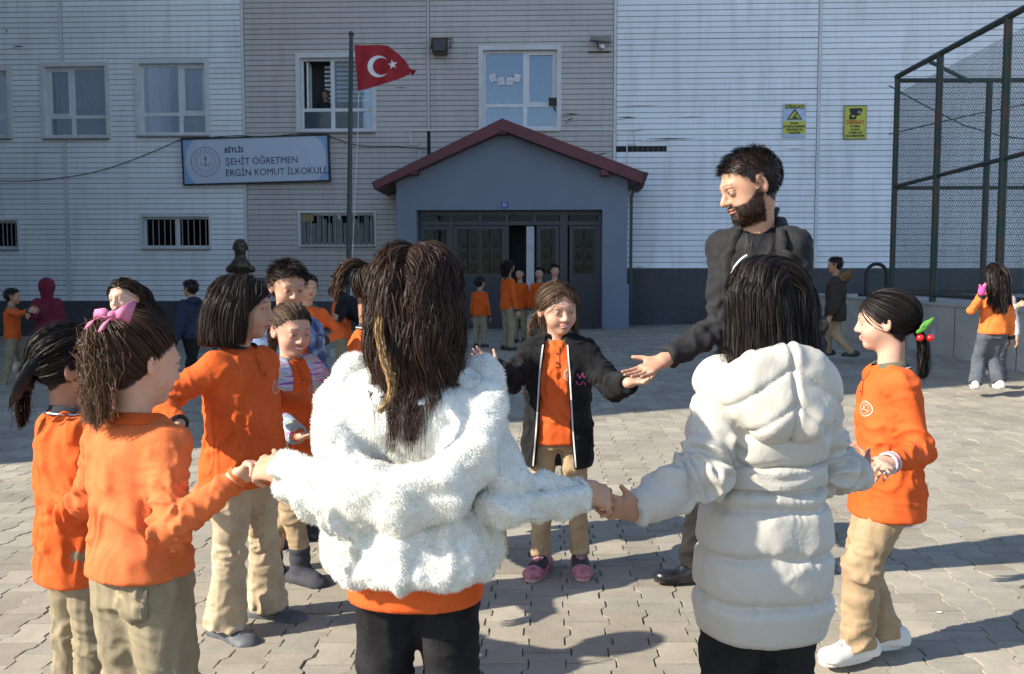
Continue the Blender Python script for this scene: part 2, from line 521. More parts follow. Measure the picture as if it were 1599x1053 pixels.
def crz(n, k=2.2, w=.55):
    return np.exp(-(np.sin(n * PI * k) / w) ** 2)
class Person:
    def __init__(s, label, H, pos, a, head=(0, 0, 0), arms=(None, None), feet=None, adult=False, far=False, skin=SKIN,
                 lean=(0, 0), fat=1.0, name='person', group=None, hs=None, drop=0.0, hf=0.0):
        s.H = H; s.adult = adult; s.far = far; s.skin = np.array(skin)
        s.pos = np.array(pos, float); s.fat = fat
        s.root = thing(name, label, 'person', s.pos, group)
        s.s = H / 1.25
        ar = math.radians(a)
        s.fwd = V3(math.sin(ar), math.cos(ar), 0); s.left = V3(-math.cos(ar), math.sin(ar), 0)
        s.hs = hs or (0.232 if adult else 0.168 * H if H < 1.25 else 0.21)
        k = H
        ln = s.fwd * lean[0] + s.left * lean[1]
        s.ln = ln
        s.pel = V3(0, 0, .50 * k if not adult else .53 * k)
        s.chest = ln * .8 + V3(0, 0, .72 * k if not adult else .74 * k)
        s.neckb = ln * 1.0 + V3(0, 0, (.80 if not adult else .822) * k)
        hC = ln * 1.1 + s.fwd * (.018 * s.s + hf) + V3(0, 0, H - s.hs * .5 - drop)
        s.hd = Head(hC, a + head[0], head[1], head[2], s.hs, a)
        sw = (.104 * s.s if not adult else .140) * (0.5 + 0.5 * fat)
        s.sh = {}
        s.el = {}; s.wr = {}
        shz = (.760 if not adult else .772) * k
        L1, L2 = (.172 * k, .150 * k) if not adult else (.182 * k, .150 * k)
        s.hand = {}
        for i, side in enumerate((1, -1)):      # left, right
            S = ln * .95 + s.left * side * sw + V3(0, 0, shz)
            arm = arms[i]
            if arm is None: arm = dict(w=None)
            W = arm.get('w')
            if W is None:
                W = S + s.left * side * .07 * s.s + s.fwd * .05 * s.s - Z * (L1 + L2) * .97
            else: W = np.array(W, float) - s.pos
            hint = arm.get('hint'); hint = nrm(hint) if hint is not None else nrm(-s.fwd * .6 + s.left * side * .5 - Z * .5)
            D = W - S; dist = np.linalg.norm(D)
            l1, l2 = L1, L2
            if dist > (l1 + l2) * .995:
                q = dist / ((l1 + l2) * .99); l1 *= q; l2 *= q
            x = (l1 * l1 - l2 * l2 + dist * dist) / (2 * dist)
            hgt = math.sqrt(max(l1 * l1 - x * x, 0))
            n = nrm(D); hp = hint - n * (hint @ n); hp = nrm(hp)
            E = S + n * x + hp * hgt
            s.sh[side] = S; s.el[side] = E; s.wr[side] = W
            fd = arm.get('d'); fd = nrm(fd) if fd is not None else nrm(nrm(W - E) + s.fwd * .15)
            pn = arm.get('n')
            if pn is None: pn = -s.left * side
            pn = np.array(pn, float); pn = nrm(pn - fd * (pn @ fd))
            s.hand[side] = (W, fd, pn, arm.get('curl', (18, 22, 18)), arm.get('thumb', .55))
        hw = (.060 * s.s if not adult else .095)
        s.hip = {}; s.kn = {}; s.an = {}; s.fy = {}
        hz = (.475 if not adult else .50) * k
        for i, side in enumerate((1, -1)):
            if feet is not None:
                xy, yaw = feet[i]
                A = V3(xy[0] - s.pos[0], xy[1] - s.pos[1], .055 * s.s + (gz(xy[0]) - s.pos[2]) + (xy[2] if len(xy) > 2 else 0))
            else:
                A = s.left * side * (hw * 1.25) + V3(0, 0, .055 * s.s); yaw = a + side * -12
            Hh = s.left * side * hw + V3(0, 0, hz)
            D = A - Hh; dist = np.linalg.norm(D)
            l1 = l2 = max((hz - .055 * s.s) * .502, dist * .5005)
            x = dist / 2; hgt = math.sqrt(max(l1 * l1 - x * x, 0)); n = nrm(D)
            yr = math.radians(yaw); ff = V3(math.sin(yr), math.cos(yr), 0)
            hp = nrm(ff - n * (ff @ n))
            s.hip[side] = Hh; s.an[side] = A; s.kn[side] = Hh + n * x + hp * hgt; s.fy[side] = ff
        s.hg = .0140 if far else .0058
        s.hh = .0085 if far else .0038
        s.hn = .0060 if far else .0027
    # ---- torso loft
    def torso_rows(s, add=0.0, z0=.46, flare=0.0, belly=0.0):
        k = s.H; q = s.s
        if s.adult:
            R = [(.46, .175, .118), (.53, .17, .118), (.60, .155, .108), (.68, .172, .118), (.74, .172, .122), (.775, .140, .10), (.805, .09, .075), (.825, .060, .060)]
            rows = [(z * k, (w + add) * s.fat, (d + add) * s.fat) for z, w, d in R]
        else:
            R = [(.42, .116, .091), (.50, .114, .091), (.58, .101, .082), (.68, .108, .085), (.735, .106, .078), (.770, .084, .062), (.79, .058, .052), (.805, .043, .043)]
            rows = [(z * k, w * q * s.fat + add, d * q * s.fat + add) for z, w, d in R]
        out = []
        zt = s.neckb[2]
        ks = [r[0] for r in rows]
        zs = sorted(set([z0 * k] + [r for r in ks if r > z0 * k]))
        for z in zs:
            w = np.interp(z, ks, [r[1] for r in rows]); d = np.interp(z, ks, [r[2] for r in rows])
            if flare: 
                e = max(0, (.60 * k - z) / (.14 * k)); w += flare * e; d += flare * e * .8
            b = belly * math.exp(-((z - .56 * k) / (.09 * k)) ** 2)
            t = (z - s.pel[2]) / (zt - s.pel[2])
            out.append((z, w, d + b * .5, float(s.ln @ s.fwd) * max(t, 0) + b * .5, float(s.ln @ s.left) * max(t, 0)))
        return out
    def sleeve(s, F, side, r0, r1, r2, end=1.0, k=.03, flat=True):
        S, E, W = s.sh[side], s.el[side], s.wr[side]
        W2 = E + (W - E) * end
        F.u(Cap(S, E, r0, r1), k)
        F.u(Cap(E, E + (W2 - E) * .6, r1 * 1.02, (r1 * .4 + r2 * .6)), k * .5)
        if flat: F.u(Tube(E + (W2 - E) * .3, W2, np.cross(W - E, Z) + 1e-3, r1 * .95, r1 * .95, r2, r2, flat=True), .012)
        else: F.u(Cap(E, W2, r1, r2), k * .5)
    def folds(s, V, Q, amp=.006, limbs=True, seed=0, torso=1.0, hem=None):
        Nn = vnormals(V, Q)
        disp = np.zeros(len(V))
        # torso drape
        rel = V @ np.stack([s.left, s.fwd, Z], 1)
        n1 = vnoise(rel * np.array([16, 16, 5.5]) / s.s + vnoise(rel * 5, 3)[:, None] * 1.5, seed)
        n2 = vnoise(rel * np.array([9, 9, 17]) / s.s + vnoise(rel * 7, 5)[:, None] * 2.0, seed + 4)
        tors = (crz(n1, 3.0) - .4) * .75 + (crz(n2, 3.4, .45) - .35) * .6 * np.clip(1.3 - np.abs(V[:, 2] / s.H - .55) * 5, .15, 1.2)
        best = np.full(len(V), 1e9); arm = np.zeros(len(V))
        if limbs:
            for side in (1, -1):
                for (a, b, off) in ((s.sh[side], s.el[side], 0), (s.el[side], s.wr[side], 3.1)):
                    t, d, c = seg_param(V, a, b)
                    L = np.linalg.norm(b - a)
                    el = 1 - t if off else t          # 1 near the elbow
                    ax = nrm(b - a); r = V - c
                    uu = nrm(np.cross(ax, Z + .01)); vv = np.cross(ax, uu)
                    an = np.stack([(t * L) * 34 / s.s + off + (r @ uu) * 14, (r @ uu) * 10, (r @ vv) * 10], -1)
                    f = crz(vnoise(an + vnoise(V * 12, 9)[:, None] * 1.2, seed + 7 + side), 3.2, .5)
                    val = (f - .4) * (.35 + 1.3 * el ** 2 + (.7 * t ** 4 if off else 0))
                    m = d < best
                    m &= t > (.12 if off == 0 else 0)
                    arm[m] = val[m]; best[m] = d[m]
            w = np.clip((.085 * s.s - best) / (.03 * s.s), 0, 1)
        else: w = np.zeros(len(V))
        disp = smooth_scalar(tors * torso * (1 - w) * np.clip((V[:, 2] - V[:, 2].min()) / (.09 * s.s), .15, 1) + arm * w, Q, 2) * 1.75
        return V + Nn * (disp * amp)[:, None]
    # ---- body (skin)
    def hand_prims(s, F, side, scale=1.0):
        W, d, n, curl, thumb = s.hand[side]
        L = (.105 if not s.adult else .106) * s.H * scale
        t = np.cross(d, n) * (-1 if side == 1 else 1)
        E = s.el[side]
        F.u(Cap(E + (W - E) * .35, W, .030 * s.s if not s.adult else .040, .0195 * s.s if not s.adult else .028), .01)
        F.u(Tube(W - d * .02 * L, W + d * .46 * L, t, .15 * L, .10 * L, .205 * L, .085 * L), .02)
        F.u(Cap(W + d * .12 * L + t * .12 * L, W + d * .28 * L + t * .17 * L + n * .03 * L, .085 * L, .07 * L), .012)
        off = (.165, .058, -.052, -.158); ln = (.92, 1.0, .94, .76); base = (.47, .50, .485, .44)
        for i in range(4):
            p = W + d * base[i] * L + t * off[i] * L
            spread = nrm(d + t * (.10, .02, -.06, -.16)[i])
            ang = 0
            dirv = spread
            for j, sl in enumerate((.235, .15, .12)):
                ang += curl[j] * (1 + .12 * (i - 1))
                ar = math.radians(ang)
                dv = spread * math.cos(ar) + n * math.sin(ar)
                q = p + dv * sl * ln[i] * L
                r0 = (.046, .041, .037)[j] * L; r1 = (.041, .037, .031)[j] * L
                F.u(Cap(p, q, r0, r1), .004 if j else .009)
                p = q
        p = W + d * .14 * L + t * .15 * L
        dv = nrm(t * thumb + d * .75 + n * .25)
        q = p + dv * .22 * L; F.u(Cap(p, q, .066 * L, .052 * L), .012)
        dv = nrm(dv + d * .35); F.u(Cap(q, q + dv * .19 * L, .052 * L, .042 * L), .004)
    def head_prims(s, F):
        h = s.hd; q = h.s; A = [h.f, h.l, h.u]
        kid = not s.adult
        E = lambda c, r, k, op='u': (F.u if op == 'u' else F.sub)(Ell(h.w(*c), A, [x * q for x in r]), k * q)
        E((-.013, 0, .030), (.096, .077 if not kid else .078, .082), .02)
        E((.030, 0, -.030), (.054, .056 if not kid else .060, .070), .035)
        if kid:
            E((.046, .030, -.036), (.030, .028, .026), .02); E((.046, -.030, -.036), (.030, .028, .026), .02)
            E((.060, 0, -.083), (.020, .020, .017), .025)
        else:
            E((.035, .038, -.058), (.040, .018, .030), .025); E((.035, -.038, -.058), (.040, .018, .030), .025)
            E((.068, 0, -.088), (.022, .024, .020), .022)
        E((.078, 0, .022), (.014, .045, .012), .02)       # brow
        for sg in (1, -1):
            E((.094, .031 * sg, .002), (.013, .020, .012), .012, 's')
            E((.0745, .031 * sg, .002), (.0145, .0150, .0145), .003)
            E((.074, .0795 * sg, -.006), (.001, .001, .001), .001)
            # ear
            ec = (-.008, .079 * sg, -.004)
            axr = [nrm(h.f + h.l * sg * -.35), nrm(h.l * sg + h.f * .35), h.u]
            F.u(Ell(h.w(*ec), axr, [.019 * q, .0075 * q, .031 * q]), .006 * q)
            F.sub(Ell(h.w(ec[0] + .003, ec[1] + .008 * sg, ec[2] + .004), axr, [.011 * q, .006 * q, .019 * q]), .004 * q)
            E((.088, .012 * sg, -.030), (.010, .0075, .0075), .007)
        nt = (.104, 0, -.026) if not kid else (.100, 0, -.026)
        F.u(Cap(h.w(.084, 0, .010), h.w(*nt), .0075 * q, (.0115 if not kid else .0115) * q), .012 * q)
        E((.0845, 0, -.052), (.0115, .0215, .0055), .005)
        E((.0825, 0, -.0625), (.0115, .0180, .0065), .005)
        E((.100, 0, -.0572), (.011, .020, .0014), .003, 's')
        # neck
        nb = s.neckb
        r = .056 if s.adult else .039 * s.s
        F.u(Cap(h.w(-.022, 0, -.045), nb - Z * .06 * s.s, r * 1.0, r * 1.12), .03 * q)
        F.u(Cap(nb - Z * .045 * s.s + s.left * .03 * s.s, nb - Z * .045 * s.s - s.left * .03 * s.s, .03 * s.s, .03 * s.s), .03)
    def body(s, lips=(0.48, 0.13, 0.11), beard=None, smile=0.0, brow=(0.02, 0.012, 0.009), hands=(1, -1), hairc=(0.018, 0.011, 0.008), hl=None, bald=False):
        parts = []
        h = s.hd; q = h.s
        F = SDF(); s.head_prims(F)
        lo = h.w(0, 0, 0) - .24 * q; hi = h.w(0, 0, 0) + .24 * q; lo[2] = s.neckb[2] - .035 * s.s
        V, Q = F.mesh(s.hh, (lo, hi), 1)
        parts.append((V, Q, 0))
        for side in hands:
            F = SDF(); s.hand_prims(F, side)
            W, d, n, _, _ = s.hand[side]
            E = s.el[side]; L = .16 * s.H
            a = nrm(W - E)
            c = W + d * L * .35
            lo = np.minimum(c, W - a * .05) - .42 * L; hi = np.maximum(c, W - a * .05) + .42 * L
            V, Q = F.mesh(s.hn, (c - L * .72, c + L * .72), 1)
            parts.append((V, Q, 1))
        # slim inner body under the clothes
        F = SDF()
        k = s.H; q0 = s.s
        ti = .075 if not s.adult else .045
        F.u(Cap(s.pel, s.chest, ti * q0, ti * q0), .05)
        F.u(Cap(s.chest, s.neckb, ti * .8 * q0, .03 * q0), .05)
        for side in (1, -1):
            F.u(Cap(s.sh[side] * .9 + s.chest * .1, s.el[side], .027 * q0, .024 * q0), .03)
            F.u(Cap(s.el[side], s.wr[side], .024 * q0, .017 * q0), .02)
            F.u(Cap(s.chest + Z * .05 * q0, s.sh[side] * .9 + s.chest * .1, ti * .5 * q0, .022 * q0), .04)
            F.u(Cap(s.hip[side], s.kn[side], .048 * q0, .036 * q0), .04)
            F.u(Cap(s.kn[side], s.an[side], .035 * q0, .024 * q0), .02)
        V, Q = F.mesh(.02, None, 1)
        parts.append((V, Q, 2))
        Vs = []; Qs = []; Cs = []; off = 0
        skin = s.skin
        for V, Q, kind in parts:
            if len(V) == 0: continue
            c = np.tile(skin, (len(V), 1))
            nz = vnoise(V * 60, 2)[:, None]
            c = c * (0.94 + .12 * nz)
            if kind == 0:
                L = h.loc(V); f, l, u = L[:, 0], L[:, 1], L[:, 2]; al = np.abs(l)
                def blob(cf, cl, cu, rf, rl, ru, soft=.35):
                    r = np.sqrt(((f - cf) / rf) ** 2 + ((al - cl) / rl) ** 2 + ((u - cu) / ru) ** 2)
                    return np.clip((1 - r) / soft, 0, 1)[:, None]
                pink = np.array([.62, .24, .17]) * (skin.mean() / .33)
                m = blob(.06, .040, -.036, .05, .028, .026, .9) * .35; c = c * (1 - m) + pink * m
                m = blob(.10, 0, -.028, .02, .016, .012, .9) * .35; c = c * (1 - m) + pink * m
                m = blob(0, .085, -.004, .03, .02, .035, .8) * .35; c = c * (1 - m) + pink * m
                if beard:
                    zb = np.interp(f, [-.02, .0, .02, .05, .075, .11], [.0, -.005, -.022, -.040, -.040, -.036])
                    m = np.clip((zb - u) / .006, 0, 1) * np.clip((f + .012) / .01, 0, 1) * np.clip((u + .125) / .008, 0, 1)
                    m = m * (.80 + .2 * vnoise(V * 300, 4))
                    lipm = blob(.09, 0, -.0575, .04, .023, .011, .3)[:, 0]
                    m = (m * (1 - lipm))[:, None]
                    c = c * (1 - m) + np.array(beard) * m
                # lips, smile corners
                lu = u - smile * 1.4 * l * l * 10
                r = np.sqrt(((al) / (.0235 + .006 * smile)) ** 2 + ((lu + .0575) / .0115) ** 2)
                m = (np.clip((1 - r) / .25, 0, 1) * (f > .06))[:, None]
                c = c * (1 - m) + np.array(lips) * m
                r = np.sqrt(((al) / .0215) ** 2 + ((lu + .0572) / (.0016 + .0034 * smile)) ** 2)
                m = (np.clip((1 - r) / .3, 0, 1) * (f > .06))[:, None]
                c = c * (1 - m) + (np.array([.78, .74, .68]) if smile > .5 else np.array([.12, .03, .03])) * m
                # brows
                arch = .0255 + .004 * np.sin(np.clip((al - .012) / .04, 0, 1) * PI)
                m = (np.clip(1 - np.abs(u - arch) / .0036, 0, 1) ** .7 * ((al > .012) & (al < .047) & (f > .04)))[:, None] * .75
                c = c * (1 - m) + np.array(brow) * m
                # eyes: lids closed around a dark almond with white corners
                eu = u - .0015 + .0
                r = np.sqrt(((al - .031) / .0135) ** 2 + ((eu) / (.0050 - .0018 * smile)) ** 2)
                m = (np.clip((1 - r) / .25, 0, 1) * (f > .06))[:, None]
                c = c * (1 - m) + np.array([.42, .36, .33]) * m
                r = np.sqrt(((al - .031) / .0075) ** 2 + ((eu) / (.0058 - .0018 * smile)) ** 2)
                m = (np.clip((1 - r) / .3, 0, 1) * (f > .06))[:, None]
                c = c * (1 - m) + np.array([.02, .012, .008]) * m
                m = (np.clip(1 - np.abs(u - .0085 + 12 * (al - .031) ** 2) / .0024, 0, 1) * ((np.abs(al - .031) < .017) & (f > .055)))[:, None]
                c = c * (1 - m) + np.array([.03, .018, .014]) * m
                if not bald:
                    zh = np.interp(f, HLF, HLZ if hl is None else hl)
                    m = np.clip((u - zh + (vnoise(V * 90, 8) - .5) * .010) / .006, 0, 1)
                    ear = (al > .0765 * 1.0) & (u < .03) & (f > -.035) & (f < .015)
                    m = np.where(ear, 0, m)[:, None]
                    c = c * (1 - m) + np.array(hairc) * m
            Vs.append(V); Qs.append(Q + off); Cs.append(c); off += len(V)
        V = np.concatenate(Vs); Q = np.concatenate(Qs); c = np.concatenate(Cs)
        me = np_mesh('body', V, Q, True, np.clip(c, 0, 1))
        s.body_o = new_obj('body', me, s.root, vcol('skin', .52, .35, .12, .12, 260))
        return s.body_o
    def part(s, name, V, Q, mat, color=None, label=None):
        o = new_obj(name, np_mesh(name, V, Q, True, color), s.root, mat)
        if label: o['label'] = label
        return o
    # ---- clothes
    def shirt(s, mat, z0=.455, add=.014, rs=(.052, .044, .034), sleeves=True, amp=.006, seed=1, flare=0.0, end=.97, belly=0.0, name='shirt', h=None, label=None):
        F = SDF()
        q = s.s if not s.adult else 1.45
        F.u(Loft(V3(0, 0, 0), s.fwd, s.left, s.torso_rows(add, z0, flare, belly)), .03)
        if sleeves:
            for side in (1, -1):
                F.u(Cap(s.chest * .4 + s.neckb * .6 - Z * .03 * q, s.sh[side], .05 * q, rs[0] * q), .05)
                s.sleeve(F, side, rs[0] * q, rs[1] * q, rs[2] * q, end)
        V, Q = F.mesh(h or s.hg, None, 2)
        V = s.folds(V, Q, amp * (q if not s.adult else 1.2), True, seed)
        o = s.part(name, V, Q, mat, None, label)
        s.shirt_o = o; s.shirt_VQ = (V, Q)
        return o
    def cuffs(s, mat, r=.036, w=.022, end=.97, name='cuff'):
        q = s.s if not s.adult else 1.45
        for side in (1, -1):
            E, W = s.el[side], s.wr[side]
            b = E + (W - E) * end; a = nrm(W - E)
            mb = MB(); mb.tube([b - a * .004, b - a * .002, b + a * (w - .003), b + a * w], [r * q * .93, r * q, r * q * .95, r * q * .80], 16)
            mb.build(name, mat, s.root, True)
    def collar(s, mat, r=.045, hgt=.02, drop=.034, flare=.040, stripe=None, name='collar', gap=.35, zoff=0.0):
        q = s.s if not s.adult else 1.4
        c0 = s.neckb + s.fwd * .004 + Z * (zoff + .010 * q)
        n = 40
        prof = [(-.004, -.012), (0.0, hgt * .9), (.003, hgt), (.008, hgt * .9), (flare * .55, -drop * .15), (flare, -drop * .95), (flare - .004, -drop)]
        V = []; Q = []
        for i in range(n + 1):
            th = gap + (2 * PI - 2 * gap) * i / n          # angle from front
            front = math.cos(th)
            dr = s.fwd * math.cos(th) + s.left * math.sin(th)
            ex = 1.18 if True else 1
            for j, (ro, zo) in enumerate(prof):
                rr = (r + ro) * q
                tip = max(0, front) ** 2
                zz = zo * q - (0.012 * q * tip if j < 4 else 0.022 * q * tip) + .006 * q * max(0, -front)
                p = c0 + dr * rr + s.left * (dr @ s.left) * rr * .14 + Z * zz
                V.append(p)
        m = len(prof)
        for i in range(n):
            for j in range(m - 1):
                Q.append((i * m + j, (i + 1) * m + j, (i + 1) * m + j + 1, i * m + j + 1))
        o = s.part(name, np.array(V), np.array(Q)[:, ::-1], mat)
        if stripe is not None:
            V2 = []
            for i in range(n + 1):
                th = gap + .8 + (2 * PI - 2 * gap - 1.6) * i / n
                front = math.cos(th); dr = s.fwd * math.cos(th) + s.left * math.sin(th); tip = max(0, front) ** 2
                for (ro, zo) in ((flare * .80, -drop * .60), (flare * .93, -drop * .83)):
                    rr = (r + ro + .002) * q
                    V2.append(c0 + dr * rr + s.left * (dr @ s.left) * rr * .14 + Z * (zo * q - .022 * q * tip + .006 * q * max(0, -front) + .002))
            Q2 = [(2 * i, 2 * i + 1, 2 * i + 3, 2 * i + 2) for i in range(n)]
            new_obj('collar_stripe', np_mesh('collar_stripe', np.array(V2), np.array(Q2)), o, stripe)
        return o
    def bvh(s, VQ=None):
        V, Q = VQ or s.shirt_VQ
        return BVHTree.FromPolygons([tuple(v) for v in V], [tuple(int(i) for i in q) for q in Q])
    def patch(s, name, shapes, origin, dirv, right, up, mat, off=.002, bv=None, parent=None):
        "project flat polygons (list of (pts, faces)) along dirv onto the shirt"
        bv = bv or s.bvh()
        V = []; Fc = []
        for pts, fs in shapes:
            b = len(V)
            for (x, y) in pts:
                p = origin + right * x + up * y
                hit = bv.ray_cast(Vector(p), Vector(dirv))
                V.append(None if hit[0] is None else np.array(hit[0]) - dirv * off)
            Fc += [tuple(i + b for i in f) for f in fs if all(V[i + b] is not None for i in f) and max(np.linalg.norm(V[f[i] + b] - V[f[i - 1] + b]) for i in range(len(f))) < .09]
        V = [np.zeros(3) if v is None else v for v in V]
        used = sorted(set(i for f in Fc for i in f)); ix = {j: i for i, j in enumerate(used)}
        V = [V[i] for i in used]; Fc = [tuple(ix[i] for i in f) for f in Fc]
        me = bpy.data.meshes.new(name); me.from_pydata([tuple(v) for v in V], [], Fc); me.update()
        me.polygons.foreach_set('use_smooth', [True] * len(me.polygons))
        return new_obj(name, me, parent or s.root, mat)
    def emblem(s, side=1, z=.695, lat=.055, r=.025, ring=None, mark=None, fill=None):
        q = s.s
        o = s.fwd * .35 + s.left * side * lat * q + V3(0, 0, z * s.H) + s.ln * .8
        ri = -s.left; up = Z; d = -s.fwd
        def annul(r0, r1, n=28, cx=0, cy=0):
            pts = []; fs = []
            for i in range(n):
                t = 2 * PI * i / n
                pts += [(cx + r0 * math.cos(t), cy + r0 * math.sin(t)), (cx + r1 * math.cos(t), cy + r1 * math.sin(t))]
                j = (i + 1) % n
                fs.append((2 * i, 2 * i + 1, 2 * j + 1, 2 * j))
            return pts, fs
        bv = s.bvh()
        e = s.patch('emblem', [annul(r * .86, r * 1.0), annul(r * .60, r * .66)], o, d, ri, up, ring, .0022, bv)
        g = [([(-.5 * r, -.28 * r), (-.05 * r, -.12 * r), (-.05 * r, .0), (-.5 * r, -.12 * r)], [(0, 1, 2, 3)]),
             ([(.5 * r, -.28 * r), (.05 * r, -.12 * r), (.05 * r, .0), (.5 * r, -.12 * r)], [(3, 2, 1, 0)]),
             ([(-.09 * r, 0), (.09 * r, 0), (.13 * r, .3 * r), (0, .46 * r), (-.13 * r, .3 * r)], [(0, 1, 2, 3, 4)])]
        s.patch('emblem_mark', g, o, d, ri, up, mark or ring, .0022, bv, e)
    def placket(s, mat, button=None, L=.085, top=.79, bv=None):
        q = s.s
        pts = []; fs = []
        n = 8
        o = s.fwd * .35 + s.ln * .9
        for i in range(n + 1):
            z = top * s.H - L * q * i / n
            pts += [(-.010 * q, z), (.010 * q, z)]
        fs = [(2 * i, 2 * i + 1, 2 * i + 3, 2 * i + 2) for i in range(n)]
        bv = bv or s.bvh()
        e = s.patch('placket', [(pts, fs)], o, -s.fwd, -s.left, Z, mat, .003, bv)
        if button:
            for k in (.35, .8):
                z = top * s.H - L * q * k
                pp = [(.0045 * math.cos(t), z + .0045 * math.sin(t)) for t in np.arange(8) * PI / 4]
                s.patch('button', [(pp, [tuple(range(8))])], o, -s.fwd, -s.left, Z, button, .006, bv, e)
    def pants(s, mat, r=(.082, .062, .054), amp=.008, top=.52, seed=3, flare=0.0, name='trousers', hem=.0, stack=1.0, h=None, cut=None):
        r = tuple(x * .91 for x in r)
        F = SDF(); q = s.s if not s.adult else 1.42
        tr = s.torso_rows(.004, .0)
        zt = top * s.H
        hw = .113 * q if not s.adult else .150; hd = .089 * q if not s.adult else .118
        rows = [(s.hip[1][2] - .045 * q, hw * .92 * s.fat, hd * .95 * s.fat), (s.hip[1][2] + .02 * q, hw * .93 * s.fat, hd * .93 * s.fat), (zt - .04, hw * .84 * s.fat, hd * .84 * s.fat), (zt, hw * .72 * s.fat, hd * .72 * s.fat)]
        F.u(Loft(V3(0, 0, 0), s.fwd, s.left, rows), .04)
        for side in (1, -1):
            Hh, K, A = s.hip[side], s.kn[side], s.an[side]
            F.u(Cap(Hh + Z * .0, K, r[0] * q * s.fat, r[1] * q), .035)
            A2 = A + Z * (hem * q) - Z * .018 * q
            F.u(Tube(K, A2, s.left, r[1] * q, r[1] * q, (r[2] + flare) * q, (r[2] + flare) * q, flat=True), .03)
        V, Q = F.mesh(h or s.hg, None, 2)
        Nn = vnormals(V, Q); disp = np.zeros(len(V)); best = np.full(len(V), 1e9)
        for side in (1, -1):
            for (a, b, off) in ((s.hip[side], s.kn[side], 0.), (s.kn[side], s.an[side], 5.3)):
                t, d, c = seg_param(V, a, b)
                L = np.linalg.norm(b - a); rr = V - c
                w = (.25 + .9 * t ** 3 + .5 * np.exp(-(t / .2) ** 2)) if off == 0 else (.25 + .9 * np.exp(-(t / .25) ** 2) + 1.1 * stack * t ** 3)
                cc = np.stack([t * L * 24 / q + off + side * 3 + (rr @ s.left) * 10, (rr @ s.left) * 9, (rr @ s.fwd) * 9], -1)
                f = crz(vnoise(cc + vnoise(V * 9, 4)[:, None] * 1.3, seed + side), 3.2, .5) - .4
                g = crz(vnoise(V * np.array([16, 16, 4]), seed + 2), 2.6) - .4
                val = f * w + g * .3
                m = d < best; disp[m] = val[m]; best[m] = d[m]
        V = V + Nn * (smooth_scalar(disp, Q, 2) * amp * 1.5 * q)[:, None]
        s.pants_VQ = (V, Q)
        return s.part(name, V, Q, mat)
    def shoes(s, mat, sole, L=.20, style='shoe', laces=None, tops=None):
        q = s.s if not s.adult else 1.0
        for side in (1, -1):
            A = s.an[side]; f = s.fy[side]; l = V3(-f[1], f[0], 0)
            g = V3(A[0], A[1], A[2] - .055 * s.s)
            w = .20 * L; hL = L
            F = SDF()
            heel = g - f * .055 * q
            F.u(Ell(heel + f * .01 + Z * .035 * q, [f, l, Z], [.042 * q, .034 * q, .042 * q]), .02)
            F.u(Cap(g + Z * .055 * q, g + f * .045 * q + Z * .045 * q, .034 * q, .030 * q), .03)
            F.u(Ell(g + f * (hL * .52 - .02) + Z * .022, [f, l, Z], [.055 * q, .040 * q, .030 * q]), .03)
            F.u(Tube(heel + Z * .022, g + f * (hL * .5) + Z * .022, l, .030 * q, .022, .038 * q, .020), .02)
            if style == 'boot':
                F.u(Cap(g + Z * .06 * q, g + Z * .17 * q - f * .005, .045 * q, .047 * q), .02)
                F.u(Cap(g + f * .05 * q + Z * .045, g + f * .09 * q + Z * .04, .04 * q, .037 * q), .03)
            F.cut(Plane(g + Z * .012, -Z))
            V, Q = F.mesh(.010 if s.far else .0055, None, 1)
            if style == 'boot':
                Nn = vnormals(V, Q); V = V + Nn * ((np.abs(np.sin((V[:, 2]) * 75)) - .5) * .004)[:, None]
            o = s.part('boot' if style == 'boot' else 'shoe', V, Q, mat)
            mb = MB()
            pts = []
            for i in range(18):
                t = 2 * PI * i / 18
                x = math.cos(t); y = math.sin(t)
                ww = (.036 + .006 * x) * q
                c = g + f * ((hL * .5 + .035 * q - .058 * q) * .5 + x * (hL * .5 + .095 * q) * .5) + l * (ww * np.sign(y) * abs(y) ** .7)
                pts.append(c)
            n = len(pts); th = .022 if style != 'boot' else .024
            v = [p + Z * .001 for p in pts] + [p + Z * th for p in pts]
            mb.add(v, [tuple(reversed(range(n))), tuple(range(n, 2 * n))] + [(i, (i + 1) % n, (i + 1) % n + n, i + n) for i in range(n)])
            mb.build('sole', sole, o)
            if laces and not s.far:
                mb = MB()
                for k in range(4):
                    c = g + f * (.035 + .018 * k) * q + Z * (.079 - .0085 * k) * q
                    mb.tube([c - l * .022 * q - Z * .012, c - l * .01 * q, c + l * .01 * q + f * .004, c + l * .022 * q - Z * .012 + f * .004], .0025, 5)
                mb.build('lace', laces, o)
    def cap(s): return [(s.sh[1], s.sh[-1], .05 * s.s), (s.hd.w(-.02, 0, -.05), s.neckb, .045 * s.s)]

